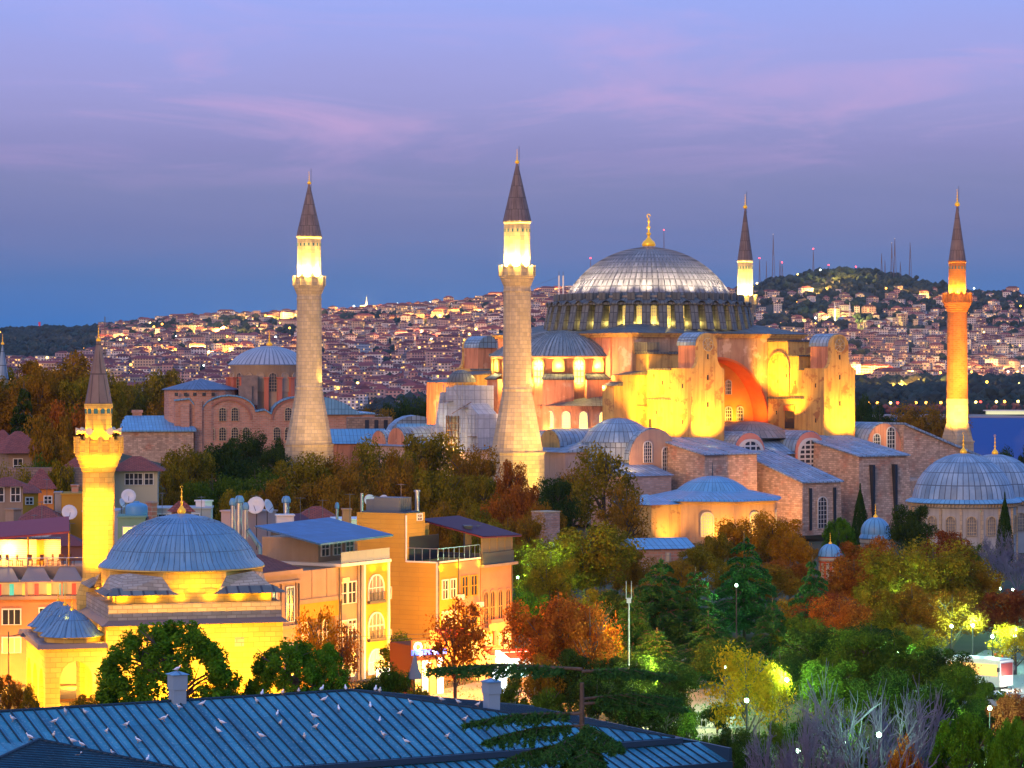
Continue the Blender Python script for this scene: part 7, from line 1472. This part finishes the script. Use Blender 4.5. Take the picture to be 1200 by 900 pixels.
t = thing('park_fence', 'low pale metal fence along the lawn behind the golden tree', 'fence', P(812, 855, 200), R(4)); b = MB(); [b.box(x * .3, x * .3 + .05, 0, .05, 0, 1.0) for x in range(14)]; b.build('bars', steel, t); b = MB(); b.box(0, 4.0, -.02, .07, .95, 1.02); b.box(0, 4.0, -.02, .07, .1, .16); b.build('rails', steel, t)
mb = MB(); rg_ = random.Random(9)
for k in range(16000):
    x = rg_.uniform(-8, 46); y = rg_.uniform(165, 260); z = gz(x, y); a = rg_.uniform(0, TAU); s = rg_.uniform(.03, .08); mb.add([(x + s * math.cos(a), y + s * math.sin(a), z), (x - s * math.cos(a), y - s * math.sin(a), z), (x + rg_.gauss(0, .06), y, z + rg_.uniform(.08, .25))], [(0, 1, 2)])
tag(mb.build('grass', leafmat('grass_blades', (.03, .10, .015), (.06, .20, .02))), 'lamp lit lawn grass of the park under the trees', 'grass', kind='stuff')
# ================================================================== near seamed roof with gulls
E_ = Vector((math.cos(R(29)), math.sin(R(29)), 0)); DH = Vector((math.sin(R(29)), -math.cos(R(29)), 0)); RIDGE = Vector((-18.2, 150, 4.4)); TP = math.tan(R(18.5))
nearm = mat('patina_blue_roof', (.010, .205, .315), (.055, .30, .40), .55, .5, spec=.45, bump=.15, streak=((.006, .06, .12), .6), detail=9, speck=((.22, .38, .44), 6.5, .58), brick=(.62, 2.6, .012, (.01, .07, .12), .16, 0))
seamm = mat('dark_seam', (.012, .035, .06), None, rough=.5)
RF = thing('seamed_roof_building', 'long near building with blue standing seam metal roof crowded with gulls', 'building', RIDGE, R(29))
WD, LEN0, RX, HX = 8.0, -16, 10.7, 26.7   # local x along the ridge, the slope falls towards -y; ridge ends at RX, hip corner at HX
b = MB(); zc = lambda w: -w * TP
b.add([(LEN0, 0, 0), (RX, 0, 0), (HX, -WD, zc(WD)), (LEN0, -WD, zc(WD)), (LEN0, WD, zc(WD)), (HX, WD, zc(WD))], [(0, 3, 2, 1), (1, 5, 4, 0), (1, 2, 5)])
b.build('roof', nearm, RF)
b = MB(); x = LEN0 + .3
while x < HX - .2:
    w0 = .01 if x < RX else (x - RX) / (HX - RX) * WD
    b.prism([(x - .03, -w0, zc(w0)), (x + .03, -w0, zc(w0)), (x + .03, -WD, zc(WD)), (x - .03, -WD, zc(WD))], (0, 0, .08)); x += .62
for k in range(1, 24): yy_ = -WD + 2 * WD * k / 24; f = 1 - abs(yy_) / WD; b.tube((HX, yy_, zc(WD) + .04), (HX - f * (HX - RX), yy_, zc(WD) * (1 - f) + .04), .04, n=4)
b.tube((LEN0, 0, .02), (RX, 0, .02), .09, n=6); b.tube((RX, 0, .02), (HX, -WD, zc(WD) + .02), .09, n=6); b.tube((RX, 0, .02), (HX, WD, zc(WD) + .02), .09, n=6)
b.build('roof_seams', seamm, RF)
b = MB(); b.box(LEN0, HX + .3, -WD - .35, -WD + .02, zc(WD) - .32, zc(WD) - .02); b.box(HX - .02, HX + .35, -WD, WD, zc(WD) - .32, zc(WD) - .02); b.build('gutter', mat('dark_blue_gutter', (.02, .05, .09), None, rough=.4), RF)
b = MB(); z9 = zc(WD) - .34; EX = 28.2; b.add([(LEN0, -WD - .1, z9), (EX, -WD - .1, z9), (EX, -WD - 3.2, z9 - .75), (LEN0, -WD - 3.2, z9 - .75), (HX, WD, z9), (EX, WD, z9)], [(3, 2, 1, 0), (1, 5, 4)]); b.build('lower_roof', nearm, RF)
b = MB(); x = LEN0 + .2
while x < EX - .1: b.prism([(x - .03, -WD - .3, z9 - .04), (x + .03, -WD - .3, z9 - .04), (x + .03, -WD - 3.2, z9 - .75), (x - .03, -WD - 3.2, z9 - .75)], (0, 0, .08)); x += .62
b.build('lower_seams', seamm, RF)
b = MB(); b.box(LEN0, EX + .1, -WD - 3.35, -WD - 3.18, z9 - 1.3, z9 - .7); b.box(EX - .02, EX + .15, -WD - 3.2, WD, z9 - 1.3, z9 + .02); b.build('lower_fascia', bpy.data.materials['dark_blue_gutter'], RF)
b = MB(); b.box(LEN0, HX - 1.5, -WD - 2.2, WD - .6, -11, z9 - .9); b.build('wall', cream, RF)
# hipped wing in the near corner
A0, B0, C0, D0 = Vector((-8.5, -3.4, zc(3.4) + .04)), Vector((.6, -11.6, zc(11.6) + .75)), Vector((-16, -9.5, zc(9.5) + .9)), Vector((-9, -16, zc(16) + 1.0))
b = MB(); b.add([A0, C0, D0, B0], [(0, 1, 2, 3)]); b.add([A0, C0, Vector((-16, -4, zc(4) + .1))], [(0, 2, 1)]); b.add([A0, B0, Vector((2.5, -11.2, zc(11.2) + .1))], [(0, 1, 2)]); WG = b.build('wing_roof', nearm, RF)
b = MB()
for k in range(1, 26): f = k / 25; up = Vector((0, 0, .04)); b.tube(A0.lerp(C0, f) + up, A0.lerp(B0, f * .72) + up, .04, n=4)
b.tube(A0, B0, .1, n=5); b.tube(A0, C0, .1, n=5); b.build('wing_seams', seamm, WG)
# second roof behind, far left corner
t = thing('dark_roof_building', 'dark blue seamed roof peeping behind the gull roof at the edge', 'building', front(-6, 172), R(-14)); b = MB(); b.add([(-4, 0, -.6), (5.5, 0, -.9), (5.5, 5, .3), (-4, 5, .6), (5.5, 9, -1), (-4, 9, -.6)], [(0, 1, 2, 3), (3, 2, 4, 5)]); b.build('roof', seamm, t); b = MB(); b.box(-4, 5.2, .3, 8.7, -10, -1.2); b.build('wall', cream, t)
def on_roof(px, py):
    """world point where the gull roof's near slope is seen"""
    d = P(px, py, 1) - Vector((0, 0, CAMZ)); nrm = Vector((0, 0, 1)) + DH * TP; o = Vector((0, 0, CAMZ)); s = (RIDGE - o).dot(nrm) / d.dot(nrm); return o + d * s
for px, py, hh_, wv, lab in ((208, 822, 1.45, .72, 'square grey blue chimney with a cap at the ridge before the umbrella pine'), (576, 824, 1.2, .7, 'square pale blue chimney on the ridge beside the cedar boughs')):
    q = on_roof(px, py); t = thing('roof_chimney', lab, 'chimney', q, R(29)); b = MB(); b.box(-wv / 2, wv / 2, -wv / 2, wv / 2, -.5, hh_ * .45); b.box(-wv / 2 - .05, wv / 2 + .05, -wv / 2 - .05, wv / 2 + .05, hh_ * .45, hh_); b.build('shaft', mat('chimney_zinc', (.22, .33, .42), None, rough=.5) if 'chimney_zinc' not in bpy.data.materials else bpy.data.materials['chimney_zinc'], t); b = MB(); b.add([(-.52, -.52, hh_), (.52, -.52, hh_), (.52, .52, hh_), (-.52, .52, hh_), (0, 0, hh_ + .2)], [(0, 1, 4), (1, 2, 4), (2, 3, 4), (3, 0, 4), (3, 2, 1, 0)]); b.build('cap', lead_blue, t)
# gulls
def gull(loc, rz, s, var):
    t = thing('gull', None, 'gull', loc, rz); b = MB()
    prof = [(-.24, .0, .13), (-.16, .055, .16), (-.05, .085, .19), (.06, .085, .215), (.13, .055, .255), (.155, .042, .30), (.165, .045, .335), (.19, .043, .36), (.215, .028, .362), (.225, .006, .36)]
    n = 8; vs = []
    for x, r, z in prof:
        for k in range(n): a = TAU * k / n; vs.append((x, r * math.cos(a), z + r * math.sin(a) * 1.05))
    b.add(vs, [(i * n + k, i * n + (k + 1) % n, (i + 1) * n + (k + 1) % n, (i + 1) * n + k) for i in range(len(prof) - 1) for k in range(n)], 0, True); b.build('body', GM['white'], t)
    for sy in (-1, 1):
        b = MB(); b.add([(.09, sy * .085, .25), (.0, sy * .10, .255), (-.14, sy * .075, .20), (-.33, sy * .015, .135), (-.16, sy * .085, .14), (.05, sy * .10, .16), (0, sy * .12, .21)], [(0, 1, 6), (1, 2, 6), (2, 3, 4), (2, 4, 6), (4, 5, 6), (5, 0, 6)], 0, True); b.build('wing', GM['grey' if var else 'pale'], t)
        b = MB(); b.tube((.02, sy * .03, 0), (.0, sy * .035, .14), .008, n=4); b.tube((.02, sy * .03, .005), (.07, sy * .03, .005), .009, n=3); b.build('leg', GM['leg'], t)
    b = MB(); b.tube((.215, 0, .358), (.275, 0, .348), .016, .004, 5); b.build('beak', GM['beak'], t); t.scale = (s,) * 3; return t
GM = {'white': mat('gull_white', (.86, .90, .94), None), 'grey': mat('gull_grey', (.30, .32, .36), None), 'pale': mat('gull_pale_wing', (.56, .58, .62), None), 'leg': mat('gull_leg', (.5, .3, .12), None), 'beak': mat('gull_beak', (.7, .4, .05), None)}
GP = [(15, 846), (64, 849), (63, 865), (85, 872), (96, 876), (91, 890), (132, 886), (125, 860), (148, 853), (192, 846), (162, 871), (210, 832), (237, 828), (256, 860), (260, 850), (77, 838), (100, 838), (301, 825), (325, 840), (329, 851), (331, 815), (307, 816), (350, 813), (377, 811), (405, 810), (380, 823), (397, 834), (368, 843), (370, 855), (357, 867), (434, 831), (445, 847), (450, 865), (476, 872), (445, 813), (440, 811), (481, 826), (469, 839), (524, 866), (306, 866), (173, 893), (617, 862), (545, 846), (35, 868)]
g_ = random.Random(12); gp = [gull((0, 0, 0), 0, 1, v) for v in (0, 1)]
for k, (px, py) in enumerate(GP):
    v = 1 if g_.random() < .3 else 0; q = on_roof(px, py) + Vector((0, 0, .02))
    copy_tree(gp[v], loc=q, rz=g_.uniform(0, TAU), scale=g_.uniform(.78, .98), label=('grey winged gull' if v else 'white gull') + ' standing on the blue seamed metal roof', group='grey winged gulls on the roof' if v else 'white gulls on the roof')
for t in gp:
    for ch in list(t.children): bpy.data.objects.remove(ch)
    bpy.data.objects.remove(t)
q = on_roof(208, 822); t = gull(q + Vector((0, -.1, 1.6)), .4, .85, 0); tag(t, 'gull perched on top of the square chimney before the pine')
for px, py, lab in ((517, 823, 'gull on the far hip, next to another by the pale chimney'), (537, 826, 'gull on the far hip, closer to the pale chimney'), (560, 829, 'gull just beside the pale ridge chimney')):
    t = gull(on_roof(px, py) + Vector((0, 0, .03)), g_.uniform(0, 6), .8, 0); tag(t, lab)
# cedar whose flat boughs reach over the near roof
NC = thing('cedar_tree', 'near cedar top spreading flat drooping boughs over the blue roof corner', 'tree', P(682, 900, 132)); kk = 132 / FPX
mb = MB(); rg = np.random.default_rng(77); P_, N_ = [], []; zt_ = (900 - 800) * kk; mb.tube((0, 0, -12), (0, 0, zt_), .30, .1, 9)
BO = [(500 - 682, 898 - 790, -3, .03), (545 - 682, 900 - 845, 1, .0), (570 - 682, 900 - 862, 2, -.1), (585 - 682, 900 - 885, 3, -.2), (790 - 682, 900 - 795, -1, .02), (805 - 682, 900 - 835, -2, -.05), (800 - 682, 900 - 828, -3, .0), (640 - 682, 900 - 880, 3.5, -.4), (690 - 682, 900 - 890, 4.5, -.5), (720 - 682, 900 - 870, 3, -.4), (660 - 682, 900 - 905, 4, -.5)]
for dx, dz, toward, sl in BO:
    e = np.array([dx * kk, -toward, dz * kk]); st = np.array([0, 0, e[2] + .35 - sl * 1.2]); L = np.linalg.norm(e - st); d = (e - st) / L; s = np.cross(d, [0, 0, 1.]); s /= np.linalg.norm(s)
    mid = st + (e - st) * .5 + np.array([0, 0, .22]); mb.tube(st, mid, .085, .05, 6); mb.tube(mid, e, .05, .012, 5)
    for j in range(10): f = .15 + .08 * j; c = st + (e - st) * f + np.array([0, 0, .22 * math.sin(f * PI)]); sg = 1 if j % 2 else -1; mb.tube(c, c + s * sg * .5 * math.sin(f * PI) * L * .3 + d * .4 + np.array([0, 0, -.12]), .02, .006, 4)
    for j in range(46):   # feathery side twigs, each with its own needles hanging a little
        f = .10 + .90 * (j + rg.random()) / 46; sg = 1 if j % 2 else -1; c = st + (e - st) * f + np.array([0, 0, .22 * math.sin(f * PI)])
        lw = ((.24 if toward > 1.5 else .16) * L * math.sin(min(1, f * .86 + .10) * PI) ** .8 + .10) * rg.uniform(.6, 1.15); dirn = s * sg * .85 + d * rg.uniform(.35, .75); dirn /= np.linalg.norm(dirn); tip = c + dirn * lw + np.array([0, 0, -.38 * lw - .06])
        mb.tube(c, tip, .014, .004, 3); m = int(48 * lw / .5) + 12; t_ = rg.random(m); q = c + (tip - c) * t_[:, None] + np.stack([rg.normal(0, .035, m), rg.normal(0, .035, m), -np.abs(rg.normal(0, .05, m)) + .03], 1); P_.append(q); N_.append(np.array([0, 0, 1.]) + rg.normal(size=(m, 3)) * .8)
mb.build('trunk', barkm, NC); me = quads_mesh('crown', np.concatenate(P_), np.concatenate(N_), .055, 5, 2.4); me.materials.append(LM['cedar']); o = bpy.data.objects.new('crown', me); COL.objects.link(o); o.parent = NC
for lst in PROTO.values():
    for c, tk in lst: bpy.data.objects.remove(tk)
